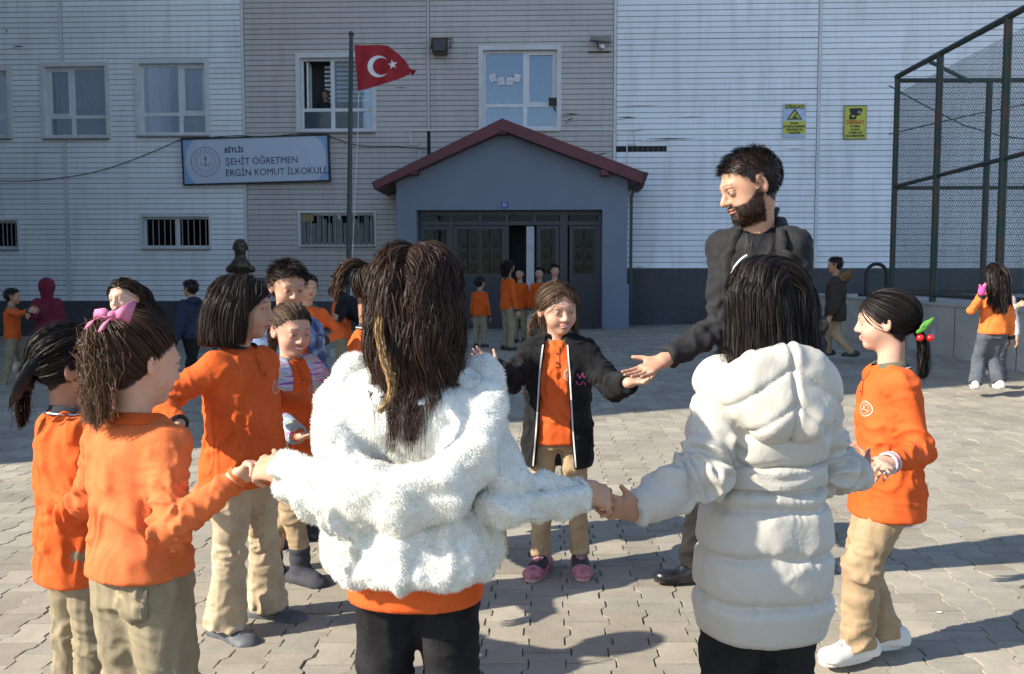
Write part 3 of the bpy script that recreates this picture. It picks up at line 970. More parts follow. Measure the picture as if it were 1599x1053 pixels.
# ------------------------------------------------------------------ hair
def pile(name, col, tr=.5):
    if name in MATS: return MATS[name]
    m = bpy.data.materials.new(name); m.use_nodes = True; nt = m.node_tree
    for n in list(nt.nodes): nt.nodes.remove(n)
    out = N(nt, 'ShaderNodeOutputMaterial'); mx = N(nt, 'ShaderNodeMixShader'); a = N(nt, 'ShaderNodeBsdfDiffuse'); b = N(nt, 'ShaderNodeBsdfTranslucent')
    c = mixcol(nt, maprange(nt, noise(nt, coords(nt), 8, 3), .3, .7, 0, 1), tuple(x * .9 for x in col), col)
    nt.links.new(c, a.inputs[0]); nt.links.new(c, b.inputs[0]); mx.inputs[0].default_value = tr
    nt.links.new(a.outputs[0], mx.inputs[1]); nt.links.new(b.outputs[0], mx.inputs[2]); nt.links.new(mx.outputs[0], out.inputs[0])
    MATS[name] = m
    return m
def ribbons(P3, width, ref, twist=.7, seed=0):
    "P3 (N,n,3); width (n,) or (N,n); ref: outward direction (N,n,3)"
    N_, n, _ = P3.shape
    T = np.gradient(P3, axis=1); T /= (np.linalg.norm(T, axis=2, keepdims=True) + 1e-9)
    S = np.cross(T, ref); S /= (np.linalg.norm(S, axis=2, keepdims=True) + 1e-9)
    O = np.cross(S, T)
    r = np.random.default_rng(seed)
    tw = r.normal(0, twist, (N_, 1, 1))
    S2 = S * np.cos(tw) + O * np.sin(tw)
    w = (np.broadcast_to(width, (N_, n)) * r.uniform(.7, 1.3, (N_, 1)))[..., None] * .5
    V = np.stack([P3 - S2 * w, P3 + S2 * w], 2).reshape(-1, 3)
    b = (np.arange(N_)[:, None] * n + np.arange(n - 1)[None]).reshape(-1) * 2
    Q = np.stack([b, b + 1, b + 3, b + 2], 1)
    return V, Q
def push_cap(Pt, a, b, r):
    sh = Pt.shape; q = Pt.reshape(-1, 3)
    t, d, c = seg_param(q, a, b)
    m = d < r
    dirn = (q - c) / (d[:, None] + 1e-9)
    q = np.where(m[:, None], c + dirn * r, q)
    return q.reshape(sh)
SKC = np.array([-.013, 0, .030]); SKR = np.array([.099, .081, .085])
def roots(n, rng, hl=None, zmin=-.075):
    out = []
    tot = 0
    while tot < n:
        d = rng.normal(size=(n * 3, 3)); d /= np.linalg.norm(d, axis=1, keepdims=True)
        p = SKC + d * SKR
        zh = np.interp(p[:, 0], HLF, HLZ if hl is None else hl)
        ok = (p[:, 2] > zh) & (p[:, 2] > zmin)
        out.append(p[ok]); tot += ok.sum()
    return np.concatenate(out)[:n]
def push_skull(L, extra):
    q = (L - SKC) / (SKR + extra[..., None])
    r = np.linalg.norm(q, axis=-1, keepdims=True)
    q = np.where(r < 1, q / (r + 1e-9), q)
    return SKC + q * (SKR + extra[..., None])
def clumpify(Pth, rts, k, amt, rng, start=.15, power=1.2):
    N_, n, _ = Pth.shape
    ci = rng.choice(N_, k, replace=False)
    d = ((rts[:, None, :] - rts[ci][None]) ** 2).sum(2)
    own = ci[d.argmin(1)]
    t = np.clip((np.linspace(0, 1, n) - start) / (1 - start), 0, 1) ** power
    a = amt[:, None, None] if hasattr(amt, 'shape') else amt
    return Pth + (Pth[own] - Pth) * (t[None, :, None] * a), own
def colour(n_str, n, base, rng, var=.35, tips=None):
    k = np.exp(rng.normal(0, var, (n_str, 1, 1)))
    c = np.array(base)[None, None] * k
    c = np.broadcast_to(c, (n_str, n, 3)).copy()
    if tips is not None:
        t = (np.linspace(0, 1, n) ** 1.5)[None, :, None]
        c = c * (1 - t) + np.array(tips) * k * t
    return np.repeat(c.reshape(-1, 3), 2, axis=0)
def build_hair(s, Pw, width, base, rng, seed, var=.30, tips=None, name='hair', parent=None, ctr=None, rough=.46):
    ctr = s.hd.w(-.013, 0, .0) if ctr is None else ctr
    ref = Pw - ctr
    V, Q = ribbons(Pw, width, ref, .9, seed)
    c = colour(Pw.shape[0], Pw.shape[1], base, rng, var, tips)
    me = np_mesh(name, V, Q, True, np.clip(c, 0, 1))
    o = new_obj(name, me, parent or s.root, vcol('hair', .52, .22, 0, 0, sheen=0.0))
    return o
def hair_loose(s, n=3000, L=.30, part=0.0, vol=.012, wave=.006, wfreq=14, col=(.02, .012, .009), width=.0022, seed=1, back=.55, clump=.6,
               nclump=90, steps=20, tips=None, caps=(), hl=None, zend=None, lvar=.12, curl_in=0.0, wind=(0, 0, 0), spread=.5, grav=1.0, frontpull=1.0, name='hair'):
    rng = np.random.default_rng(seed); h = s.hd
    R = roots(n, rng, hl)
    lay = rng.random(n) ** .7 * vol
    lw = (h.f, h.l, h.u)
    gd = np.array([-(Z @ h.f), -(Z @ h.l), -(Z @ h.u)])
    wd = np.array([np.dot(wind, h.f), np.dot(wind, h.l), np.dot(wind, h.u)])
    Ls = L * (1 - lvar * rng.random(n)) / h.s
    sg = np.where(R[:, 1] > part, 1.0, -1.0)
    Pp = R.copy(); path = [Pp.copy()]
    ph = rng.uniform(0, 6.28, n)
    for i in range(steps - 1):
        t = i / (steps - 1)
        comb = np.stack([-np.ones(n) * back * (1 + 1.2 * (Pp[:, 0] > .02) * frontpull), sg * spread * np.clip(1 - t * 2.5, 0, 1) * (Pp[:, 2] > .02), np.zeros(n)], 1)
        comb *= np.clip(1 - t * 1.6, 0, 1)
        D = comb + gd * (.45 + 2.2 * t) * grav + wd * t + rng.normal(0, .05, (n, 3))
        D /= np.linalg.norm(D, axis=1, keepdims=True)
        Pp = Pp + D * (Ls / (steps - 1))[:, None]
        Pp = push_skull(Pp, lay * min(1, t * 4 + .15) + .002)
        face = (Pp[:, 0] > .012) & (Pp[:, 2] < .045)
        Pp[:, 1] = np.where(face & (np.abs(Pp[:, 1]) < .075), np.sign(Pp[:, 1] + 1e-6) * .075, Pp[:, 1])
        low = Pp[:, 2] < .050
        fm = .030 + .9 * np.clip(Pp[:, 2] + .01, 0, .06)
        Pp[:, 0] = np.where(low & (Pp[:, 0] > fm), fm, Pp[:, 0])
        path.append(Pp.copy())
    Pth = np.stack(path, 1)
    Pth, own = clumpify(Pth, R, nclump, rng.uniform(clump * .6, min(1, clump * 1.3), n), rng)
    if n > 3000: Pth, _o = clumpify(Pth, R, int(n / 14), .32, rng, .1)
    Pth += rng.normal(0, 1, (n, 1, 3)) * .0028 * np.linspace(0, 1, steps)[None, :, None] * np.where(rng.random(n) < .03, 4, 1)[:, None, None]
    tt = np.linspace(0, 1, steps)[None]
    pho = rng.uniform(0, 6.28, n)[own]; amp = (.6 + .8 * rng.random(n)[own])[:, None]
    wv = np.sin(tt * wfreq * (L / .3) + pho[:, None]) * wave * amp * np.clip(tt * 2.5, 0, 1)
    wv2 = np.cos(tt * wfreq * (L / .3) * 1.1 + pho[:, None] * 1.7) * wave * amp * np.clip(tt * 2.5, 0, 1)
    Pth[..., 1] += wv; Pth[..., 0] += wv2
    if curl_in:
        e = np.clip((tt - .7) / .3, 0, 1) ** 2
        ax = Pth - np.array([-.02, 0, -.08])
        Pth[..., :2] -= ax[..., :2] * (e * curl_in)[..., None]
    Pth = push_skull(Pth, np.full(Pth.shape[:2], .001))
    Pw = h.C + (Pth[..., 0:1] * h.f + Pth[..., 1:2] * h.l + Pth[..., 2:3] * h.u) * h.s
    for a, b, r in list(s.cap()) + list(caps):
        Pw = push_cap(Pw, a, b, r)
    if zend is not None:     # blunt cut at a height
        z = Pw[..., 2]
        zz = zend + rng.normal(0, .006, n)[:, None]
        over = np.clip(zz - z, 0, None)
        Pw[..., 2] = z + over
    wd_ = width * (1 - .6 * np.linspace(0, 1, steps) ** 3)
    return build_hair(s, Pw, wd_, col, rng, seed, tips=tips, name=name)
def hair_pony(s, ties, n=2500, tail=.16, col=(.02, .012, .009), width=.0022, seed=1, vol=.004, tdir=None, tr=.025, wave=.008, wfreq=18, hl=None, steps_a=9, steps_b=14,
              clump=.5, nclump=60, part=None, tips=None, caps=(), grav=1.0, puff=.0, loose=.003, tvar=.35, name='hair', exitlen=.04):
    rng = np.random.default_rng(seed); h = s.hd
    R = roots(n, rng, hl)
    ties = np.array(ties, float)
    if len(ties) == 1: own_t = np.zeros(n, int)
    else: own_t = np.where(R[:, 1] > (part or 0), 0, 1)
    T = ties[own_t]
    def unit(p):
        q = (p - SKC) / SKR; return q / np.linalg.norm(q, axis=-1, keepdims=True)
    a, b = unit(R), unit(T)
    dot = np.clip((a * b).sum(1), -.999, .999); om = np.arccos(dot); so = np.sin(om)
    tt = np.linspace(0, 1, steps_a)
    A = (np.sin((1 - tt)[None] * om[:, None]) / so[:, None])[..., None] * a[:, None] + (np.sin(tt[None] * om[:, None]) / so[:, None])[..., None] * b[:, None]
    bump_ = np.sin(tt * PI)[None]
    lay = (.003 + vol * rng.random(n))[:, None] + puff * bump_ * rng.random(n)[:, None]
    lay = lay + loose * rng.normal(0, 1, n)[:, None] * bump_
    PA = SKC + A * (SKR + np.abs(lay)[..., None])
    PA += (rng.normal(0, 1, (n, 1, 3)) * .0045) * tt[None, :, None] ** 3
    # tail, in world space
    PAw = h.C + (PA[..., 0:1] * h.f + PA[..., 1:2] * h.l + PA[..., 2:3] * h.u) * h.s
    Tw = np.array([h.w(*t) for t in ties])
    p = PAw[:, -1].copy()
    outs = []
    d0s = []
    for k, t in enumerate(ties):
        if tdir is not None:
            dd = tdir[k]; d0s.append(nrm(h.f * dd[0] + h.l * dd[1] + h.u * dd[2]))
        else: d0s.append(nrm(Tw[k] - h.w(*SKC)))
    d0 = np.array(d0s)[own_t]
    spread = rng.normal(0, 1, (n, 3)) * tr * 9
    Ls = tail * (1 - tvar * rng.random(n))
    for i in range(steps_b):
        t = (i + 1) / steps_b
        D = d0 * max(0, 1 - t * (tail / exitlen) * .35) * 1.2 - Z * (.25 + 2.0 * t) * grav + spread * (1 - t) * .35
        D /= np.linalg.norm(D, axis=1, keepdims=True)
        p = p + D * (Ls / steps_b)[:, None]
        for c in list(s.cap()) + list(caps) + [(h.w(-.013, 0, .03), h.w(-.005, 0, .02), .086 * h.s)]:
            p = push_cap(p, *c)
        outs.append(p.copy())
    PB = np.stack(outs, 1)
    PB, own = clumpify(PB, R, nclump, clump, rng, 0.1)
    PB += rng.normal(0, 1, (n, 1, 3)) * .003 * np.linspace(0, 1, steps_b)[None, :, None] * np.where(rng.random(n) < .03, 4, 1)[:, None, None]
    tb = np.linspace(0, 1, steps_b)[None]
    pho = rng.uniform(0, 6.28, n)[own][:, None]
    sd = np.cross(d0, Z + .001); sd /= np.linalg.norm(sd, axis=1, keepdims=True)
    PB = PB + (np.sin(tb * wfreq * tail / .16 + pho) * wave * np.clip(tb * 3, 0, 1))[..., None] * sd[:, None] + (np.cos(tb * wfreq * tail / .16 + pho) * wave * np.clip(tb * 3, 0, 1))[..., None] * Z
    Pw = np.concatenate([PAw, PB], 1)
    nn = Pw.shape[1]
    wd_ = width * (1 - .6 * np.linspace(0, 1, nn) ** 4)
    return build_hair(s, Pw, wd_, col, rng, seed, tips=tips, name=name), Tw
def hair_short(s, n=2500, L=.025, col=(.012, .009, .008), width=.0022, seed=1, lift=.5, dirl=(.5, .2, .1), vol=.003, hl=None, steps=6, top=1.6, noisy=.35, name='hair', curl=0.0, flt=None):
    rng = np.random.default_rng(seed); h = s.hd
    R = roots(n, rng, hl)
    if flt is not None: R = R[flt(R)]; n = len(R)
    nn = (R - SKC) / SKR ** 2; nn /= np.linalg.norm(nn, axis=1, keepdims=True)
    d = np.array(dirl) + rng.normal(0, noisy, (n, 3)) * .5
    cl = vnoise(R * 55, seed)[:, None] - .5; cl2 = vnoise(R * 55, seed + 3)[:, None] - .5
    d = d + np.concatenate([cl * 1.6, cl2 * 1.6, np.zeros((n, 1))], 1)
    gdn = np.array([0, 0, -1.0]) * np.clip((.05 - R[:, 2:3]) * 12, 0, 1.2)
    d = d * np.clip((R[:, 2:3] + .02) * 12, .1, 1) + gdn + nn * lift
    d /= np.linalg.norm(d, axis=1, keepdims=True)
    ln = L * (1 + (top - 1) * np.clip((R[:, 2] - .04) / .05, 0, 1)) * rng.uniform(.7, 1.1, n) / h.s
    t = np.linspace(0, 1, steps)
    Pt = R[:, None] + nn[:, None] * .001 + d[:, None] * (ln[:, None] * t)[..., None] - np.array([0, 0, 1])[None, None] * ((t ** 2) * .25)[None, :, None] * ln[:, None, None]
    if curl:
        ph = rng.uniform(0, 6.28, n)[:, None]
        Pt += np.stack([np.sin(t * 9 + ph), np.cos(t * 9 + ph), np.sin(t * 7 + ph)], -1) * curl * t[None, :, None]
    Pt = push_skull(Pt, np.full(Pt.shape[:2], .0015) + (np.linspace(0, vol, steps))[None])
    Pw = h.C + (Pt[..., 0:1] * h.f + Pt[..., 1:2] * h.l + Pt[..., 2:3] * h.u) * h.s
    return build_hair(s, Pw, width * (1 - .7 * t ** 2), col, rng, seed, name=name)
def fur_on(s, V, Q, n, L, mat_color, seed=1, width=.0022, down=.5, name='fleece_pile', parent=None, lmin=.5, mask=None, mat=None):
    rng = np.random.default_rng(seed)
    Nn = vnormals(V, Q)
    A = np.linalg.norm(np.cross(V[Q[:, 2]] - V[Q[:, 0]], V[Q[:, 3]] - V[Q[:, 1]]), axis=1)
    if mask is not None: A = A * mask(V[Q].mean(1))
    pr = A / A.sum()
    fi = rng.choice(len(Q), n, p=pr)
    w = rng.dirichlet(np.ones(4), n)
    p = (V[Q[fi]] * w[..., None]).sum(1); nn = (Nn[Q[fi]] * w[..., None]).sum(1)
    cl = np.stack([vnoise(p * 70, 1), vnoise(p * 70, 2), vnoise(p * 70, 3)], 1) - .5
    cl2 = np.stack([vnoise(p * 25, 4), vnoise(p * 25, 5), vnoise(p * 25, 6)], 1) - .5
    d = nn + cl * 1.7 + cl2 * 1.3 + rng.normal(0, .22, (n, 3)) - Z * down
    d -= nn * np.minimum(0, (d * nn).sum(1, keepdims=True)) ; d /= np.linalg.norm(d, axis=1, keepdims=True)
    ln = L * rng.uniform(lmin, 1, n)[:, None]
    sd = np.cross(d, nn + rng.normal(0, .3, (n, 3))); sd /= np.linalg.norm(sd, axis=1, keepdims=True)
    v0 = p - sd * width * .5 - nn * .001; v1 = p + sd * width * .5 - nn * .001; v2 = p + d * ln
    VV = np.stack([v0, v1, v2], 1).reshape(-1, 3)
    FF = np.arange(n * 3).reshape(-1, 3)
    me = np_mesh(name, VV, FF, True)
    o = new_obj(name, me, parent or s.root, mat)
    o['kind'] = 'stuff'
    return o

# ================================================================== SETTING
def struct(o): o['kind'] = 'structure'; return o
def m_concrete(name, col, scale=1.0, rough=.9, stain=.35, use_col=False, bmp=.5):
    if name in MATS: return MATS[name]
    m, nt, b = _nt(name)
    g = N(nt, 'ShaderNodeNewGeometry'); v = g.outputs['Position']
    n1 = noise(nt, v, 1.1 * scale, 5, .6); n2 = noise(nt, v, 9 * scale, 5, .65); n3 = noise(nt, v, 160, 3, .7); n4 = noise(nt, v, 420, 2, .7)
    base = mixcol(nt, maprange(nt, n1, .3, .7, 0, 1), tuple(c * .78 for c in col), tuple(min(1, c * 1.14) for c in col))
    base = mixcol(nt, maprange(nt, n2, .42, .70, 0, stain), base, tuple(c * .55 for c in col))
    base = mixcol(nt, maprange(nt, n3, .55, .70, 0, .6), base, tuple(c * .45 for c in col))
    base = mixcol(nt, maprange(nt, n4, .60, .75, 0, .5), base, tuple(min(1, c * 1.5) for c in col))
    if use_col:
        a = N(nt, 'ShaderNodeVertexColor', layer_name='Col')
        base = mixcol(nt, 1.0, base, a.outputs[0], 'MULTIPLY')
    nt.links.new(base, b.inputs['Base Color'])
    b.inputs['Roughness'].default_value = rough
    b.inputs['Specular IOR Level'].default_value = .25
    p = bump(nt, b, n2, .35 * bmp, .01)
    bump(nt, b, n3, .8 * bmp, .002, p)
    MATS[name] = m
    return m
M_PAVER = m_concrete('paver_concrete', (.345, .312, .250), 1.0, .88, .35, True, .9)
M_SAND = m_concrete('joint_sand', (.16, .145, .115), 2, .95, .5)
M_GROUND = m_concrete('yard_ground', (.25, .235, .21), .3, .95, .4)
M_WALLC = m_concrete('wall_concrete', (.46, .44, .40), .8, .9, .35)

TILT = -math.atan(.02)
mb = MB(); mb.box((-250, -250, -.6), (250, 250, -.048))
g = struct(mb.build('ground', M_GROUND)); g.rotation_euler = (0, TILT, 0)
mb = MB(); mb.box((-24, 1.0, -.045), (22, 24, -.0075))
pav = struct(mb.build('pavement', M_SAND)); pav.rotation_euler = (0, TILT, 0)
PW, PL = .146, .180
def paver_geo():
    w, l, a = PW / 2 - .0011, PL / 2 - .0010, .0105
    right = [(w + a, -l), (w + a, -l * .60), (w - a, -l * .34), (w - a, l * .34), (w + a, l * .60), (w + a, l)]
    return right + [(-x, -y) for x, y in right]
POUT = paver_geo()
def paver_mesh(rng, gx=0, gy=0, dz=0, tx=0, ty=0):
    n = len(POUT); ch = .0024
    v = []
    for (x, y) in POUT:
        v.append((gx + x, gy + y, dz - .0135 + x * tx + y * ty))
    for (x, y) in POUT:
        xx = x - math.copysign(ch, x); yy = y - math.copysign(ch, y) * (1 if abs(y) > PL * .49 - .004 else 0)
        v.append((gx + xx, gy + yy, dz + xx * tx + yy * ty))
    f = [tuple(range(n, 2 * n))] + [(i, (i + 1) % n, (i + 1) % n + n, i + n) for i in range(n)]
    return v, f
def tone(rng):
    k = math.exp(rng.normal(0, .08)); w = rng.normal(0, .014)
    return (k * (1 + w), k, k * (1 - w))
prng = np.random.default_rng(21)
cells = []
for i in range(-96, 96):
    for j in range(6, 140):
        x = i * PW; y = j * PL + (PL / 2 if i % 2 else 0)
        if y > 22.5: continue
        d = y * cy_ - x * sy_ if False else (x * -sy_ + y * cy_)
        u = (x * cy_ + y * sy_) / max(d, .1)
        if abs(u) > .60 + 1.1 / max(d, .3) or d < 2.2: continue
        cells.append((d + (50 if abs(u) > .575 + .1 / d or d < 2.3 else 0), x, y))
cells.sort()
def hidden(x, y):   # people standing over the nearest stones hide a good share of them
    return False
variants = []
for k in range(8):
    v, f = paver_mesh(prng, tx=prng.normal(0, .006), ty=prng.normal(0, .006))
    me = bpy.data.meshes.new('paver'); me.from_pydata(v, [], f); me.update()
    a = me.color_attributes.new('Col', 'FLOAT_COLOR', 'POINT'); t = tone(prng)
    a.data.foreach_set('color', np.tile(np.array([*t, 1.0], dtype=np.float32), len(v)))
    me.materials.append(M_PAVER); variants.append(me)
for d, x, y in cells[:300]:
    o = bpy.data.objects.new('paver', variants[int(prng.integers(8))]); COL.objects.link(o); o.parent = pav
    o.location = (x + prng.normal(0, .0012), y + prng.normal(0, .0012), prng.normal(0, .0014))
    o.rotation_euler = (0, 0, prng.normal(0, .006) + (PI if prng.random() < .5 else 0))
base_n = len(POUT) * 2
v0, f0 = paver_mesh(prng); v0 = np.array(v0)
rest = cells[300:]
nr_ = len(rest)
off3 = np.array([(x + prng.normal(0, .0012), y + prng.normal(0, .0012), prng.normal(0, .0014)) for d, x, y in rest])
tl = prng.normal(0, .006, (nr_, 2))
VV = v0[None] + off3[:, None]; VV[..., 2] += v0[None, :, 0] * tl[:, :1] + v0[None, :, 1] * tl[:, 1:]
quads = np.array([f for f in f0 if len(f) == 4]); topf = np.array(f0[0])
# top face as fan of quads: 12-gon -> 5 quads
n12 = len(topf); fan = np.array([(topf[i], topf[i + 1], topf[n12 - 2 - i], topf[n12 - 1 - i]) for i in range(n12 // 2 - 1)])
allq = np.concatenate([quads, fan])
QQ = (allq[None] + (np.arange(nr_) * base_n)[:, None, None]).reshape(-1, 4)
tn = np.array([tone(prng) for _ in range(nr_)]); CC = np.repeat(tn, base_n, axis=0)
o = new_obj('paving', np_mesh('paving', VV.reshape(-1, 3), QQ, False, CC), pav, M_PAVER); o['kind'] = 'stuff'
# grit and scraps lying in the joints
gr = MB(); rr = random.Random(4)
for k in range(900):
    dd = 2.4 + 9 * rr.random() ** 1.5; uu = rr.uniform(-.58, .58)
    p = C_FWD * dd + C_RIGHT * uu * dd; x, y = p[0], p[1]; s_ = rr.uniform(.0015, .0045); z = -.002
    a = rr.random() * 3
    pts = [(x + s_ * math.cos(a + i * 2.1), y + s_ * math.sin(a + i * 2.1), z) for i in range(3)] + [(x, y, z + s_ * 1.2)]
    gr.add(pts, [(0, 1, 3), (1, 2, 3), (2, 0, 3), (0, 2, 1)])
o = gr.build('grit', plain('grit', (.22, .19, .14), .95), pav); o['kind'] = 'stuff'
mb = MB(); c = P(1466, 966, 3.33)
c = np.array([c[0], c[1], gz(c[0]) + .003])
mb.add([c + V3(.012 * math.cos(t) * (1 + .3 * math.sin(3 * t)), .007 * math.sin(t), .0015 * math.sin(2 * t)) for t in np.arange(9) * 2 * PI / 9] + [c + V3(0, 0, .004)], [(i, (i + 1) % 9, 9) for i in range(9)])
tag(mb.build('paper_scrap', plain('paper', (.8, .8, .78), .8)), 'tiny white scrap of paper on the sunlit paving at the lower right', 'litter')

# ------------------------------------------------------------------ school building
WY = 22.4
def WX(px, py=430): return on_y(px, py, WY)
def siding_mat(name, col):
    if name in MATS: return MATS[name]
    m, nt, b = _nt(name)
    g = N(nt, 'ShaderNodeNewGeometry')
    mp = N(nt, 'ShaderNodeMapping'); nt.links.new(g.outputs['Position'], mp.inputs[0]); mp.inputs['Scale'].default_value = (.35, 1, 1)
    v = mp.outputs[0]
    mp2 = N(nt, 'ShaderNodeMapping'); nt.links.new(g.outputs['Position'], mp2.inputs[0]); mp2.inputs['Scale'].default_value = (3.0, 1, .25)
    n1 = noise(nt, v, .9, 5, .6); n2 = noise(nt, mp2.outputs[0], 1.6, 6, .65); n3 = noise(nt, v, 9, 5, .7)
    oi = N(nt, 'ShaderNodeObjectInfo')
    base = mixcol(nt, maprange(nt, n1, .3, .7, 0, 1), tuple(c * .90 for c in col), tuple(min(1, c * 1.08) for c in col))
    base = mixcol(nt, maprange(nt, oi.outputs['Random'], 0, 1, 0, .10), base, tuple(c * .6 for c in col))
    base = mixcol(nt, maprange(nt, n2, .48, .76, 0, .42), base, (col[0] * .55, col[1] * .52, col[2] * .48))
    base = mixcol(nt, maprange(nt, n3, .66, .74, 0, .35), base, tuple(c * .5 for c in col))
    nt.links.new(base, b.inputs['Base Color'])
    b.inputs['Roughness'].default_value = .42
    b.inputs['Specular IOR Level'].default_value = .45
    bump(nt, b, n1, .12, .05)
    MATS[name] = m
    return m
M_SL = siding_mat('siding_white', (.80, .81, .82)); M_SC = siding_mat('siding_beige', (.52, .475, .445)); M_SR = siding_mat('siding_right', (.80, .82, .84))
M_TRIM = plain('trim_white', (.60, .60, .60), .5, var=.1, vscale=2, bmp=.05)
M_DARK = plain('dark_gap', (.02, .02, .022), .9)
M_PLINTH = m_concrete('plinth_paint', (.085, .086, .092), .8, .7, .4)
M_PVC = plain('window_pvc', (.66, .67, .68), .4, var=.06, bmp=0)
def glass(name, tint=(.8, .88, .95), fac=.4, rough=.04, thru=(.75, .8, .82)):
    m = bpy.data.materials.new(name); m.use_nodes = True; nt = m.node_tree
    for n in list(nt.nodes): nt.nodes.remove(n)
    out = N(nt, 'ShaderNodeOutputMaterial'); mx = N(nt, 'ShaderNodeMixShader'); gl = N(nt, 'ShaderNodeBsdfGlossy'); tr = N(nt, 'ShaderNodeBsdfTransparent')
    gl.inputs['Color'].default_value = (*tint, 1); gl.inputs['Roughness'].default_value = rough
    tr.inputs['Color'].default_value = (*thru, 1)
    v = coords(nt); b = N(nt, 'ShaderNodeBump'); nt.links.new(noise(nt, v, 1.3, 2), b.inputs['Height']); b.inputs['Strength'].default_value = .05; b.inputs['Distance'].default_value = .05
    nt.links.new(b.outputs[0], gl.inputs['Normal'])
    mx.inputs[0].default_value = fac
    nt.links.new(tr.outputs[0], mx.inputs[1]); nt.links.new(gl.outputs[0], mx.inputs[2]); nt.links.new(mx.outputs[0], out.inputs[0])
    return m
M_GLASS = glass('window_glass', (.80, .90, 1.0), .50, thru=(.95, .97, 1.0))
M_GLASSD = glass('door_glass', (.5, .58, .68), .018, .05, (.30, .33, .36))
M_GLASSB = glass('window_glass_dim', (.50, .56, .62), .20, thru=(.85, .87, .88))
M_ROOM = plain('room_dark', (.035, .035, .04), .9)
M_CURT = plain('curtain_white', (.75, .80, .85), .9, bmp=.1)
M_CURTR = plain('curtain_maroon', (.10, .015, .03), .9)
M_SILL = plain('sill_stone', (.22, .20, .18), .8)
school = thing('school_building', 'two-storey school clad in white and beige horizontal siding behind the yard', 'building', (0, WY, 0))
def bpart(mb, name, mat, parent=None, smooth=False):
    "world-space geometry parented under the school"
    pr = parent or school
    base = np.array(school.location)
    mb.v = [tuple(np.array(p) - base) for p in mb.v]
    return mb.build(name, mat, pr, smooth)
TOPZ = 10.4
z_left = on_y(200, 470, WY)[2]; z_right = on_y(1150, 419, WY)[2]
PX = [-75, 108, 386, 671, 958, 1272, 1597]
XB = [WX(p)[0] for p in PX]
def rect(x0, y0, x1, y1):
    a = on_y(x0, (y0 + y1) / 2, WY)[0]; b = on_y(x1, (y0 + y1) / 2, WY)[0]
    c = on_y((x0 + x1) / 2, y0, WY)[2]; d = on_y((x0 + x1) / 2, y1, WY)[2]
    return a, b, d, c        # X0 X1 Z0 Z1
WINS = [dict(r=(-70, 105, 19, 216), t='up', c='maroon'), dict(r=(65, 98, 172, 216), t='up', fl=1), dict(r=(212, 93, 327, 212), t='up'),
        dict(r=(463, 84, 587, 206), t='up', open=1), dict(r=(748, 72, 876, 203), t='up', c='none'),
        dict(r=(-50, 342, 31, 389), t='low'), dict(r=(220, 336, 330, 388), t='low'), dict(r=(467, 330, 588, 384), t='low', broken=1)]
for w in WINS: w['R'] = rect(*w['r'])
holes = [w['R'] for w in WINS]
# missing strip by the roof end
miss = rect(984, 231, 1041, 239); 
# backing wall with holes: build as vertical strips between hole edges
mb = MB()
xs = sorted(set([XB[0], XB[-1]] + [h for R in holes for h in R[:2]]))
for a, b in zip(xs[:-1], xs[1:]):
    m_ = (a + b) / 2
    hs_ = sorted([(R[2], R[3]) for R in holes if R[0] < m_ < R[1]])
    z = -1.0
    for (c, d) in hs_ + [(TOPZ, None)]:
        if c > z: mb.box((a, WY, z), (b, WY + .12, c))
        z = d if d else z
bpart(mb, 'backing_wall', M_DARK)
mb = MB(); mb.box((XB[0], WY + .6, -1), (XB[-1], WY + 9, TOPZ + .3)); bpart(mb, 'building_core', M_ROOM)
mb = MB(); mb.box((XB[0] - .3, WY - .4, TOPZ + .303), (XB[-1] + .3, WY + 9.3, TOPZ + .5)); bpart(mb, 'roof', plain('roof_red', (.16, .03, .03), .6))
planks = []
pr2 = random.Random(8)
for bi in range(6):
    x0, x1 = XB[bi] + .045, XB[bi + 1] - .045
    if bi in (0, 1): zb, pitch, mt = z_left, .1285, M_SL
    elif bi in (2, 3): zb, pitch, mt = z_left, .1268, M_SC
    else: zb, pitch, mt = z_right, .1355, M_SR
    k = 0
    while zb + k * pitch < TOPZ:
        za = zb + k * pitch; zc = za + pitch * .5; k += 1
        if zc > 8.6 and False: continue
        segs = [(x0, x1)]
        for R in holes:
            if za + pitch > R[2] and za < R[3]:
                n2 = []
                for (a, b) in segs:
                    if R[1] <= a or R[0] >= b: n2.append((a, b)); continue
                    if R[0] - a > .05: n2.append((a, R[0]))
                    if b - R[1] > .05: n2.append((R[1], b))
                segs = n2
                a, b = max(R[0], x0), min(R[1], x1)
                if b - a > .05:
                    if za + pitch > R[3] + .006: planks.append((b - a, a, b, R[3], za + pitch - R[3], mt, bi))
                    if R[2] > za + .006: planks.append((b - a, a, b, za, R[2] - za, mt, bi))
        if bi == 4 and abs(zc - (miss[2] + miss[3]) / 2) < pitch * .5:
            segs = [(miss[1], x1)]
        for (a, b) in segs: planks.append((b - a, a, b, za, pitch, mt, bi))
vis = lambda p: (p[3] < on_y(800, 0, WY)[2] + .15)
planks.sort(key=lambda p: (-int(vis(p)), -p[0]))
def plank_geo(a, b, z, pitch, sag=0.0, lift=0.0):
    yb = WY - .017 - lift; yt = WY - .004; g_ = pitch * .09
    p = [(a, yb, z + g_), (b, yb - lift, z + g_ - sag), (b, WY - .001, z + g_ - sag), (a, WY - .001, z + g_), (a, yt - .004, z + pitch), (b, yt - .004, z + pitch - sag), (b, WY - .001, z + pitch - sag), (a, WY - .001, z + pitch)]
    return p
MBs = {}
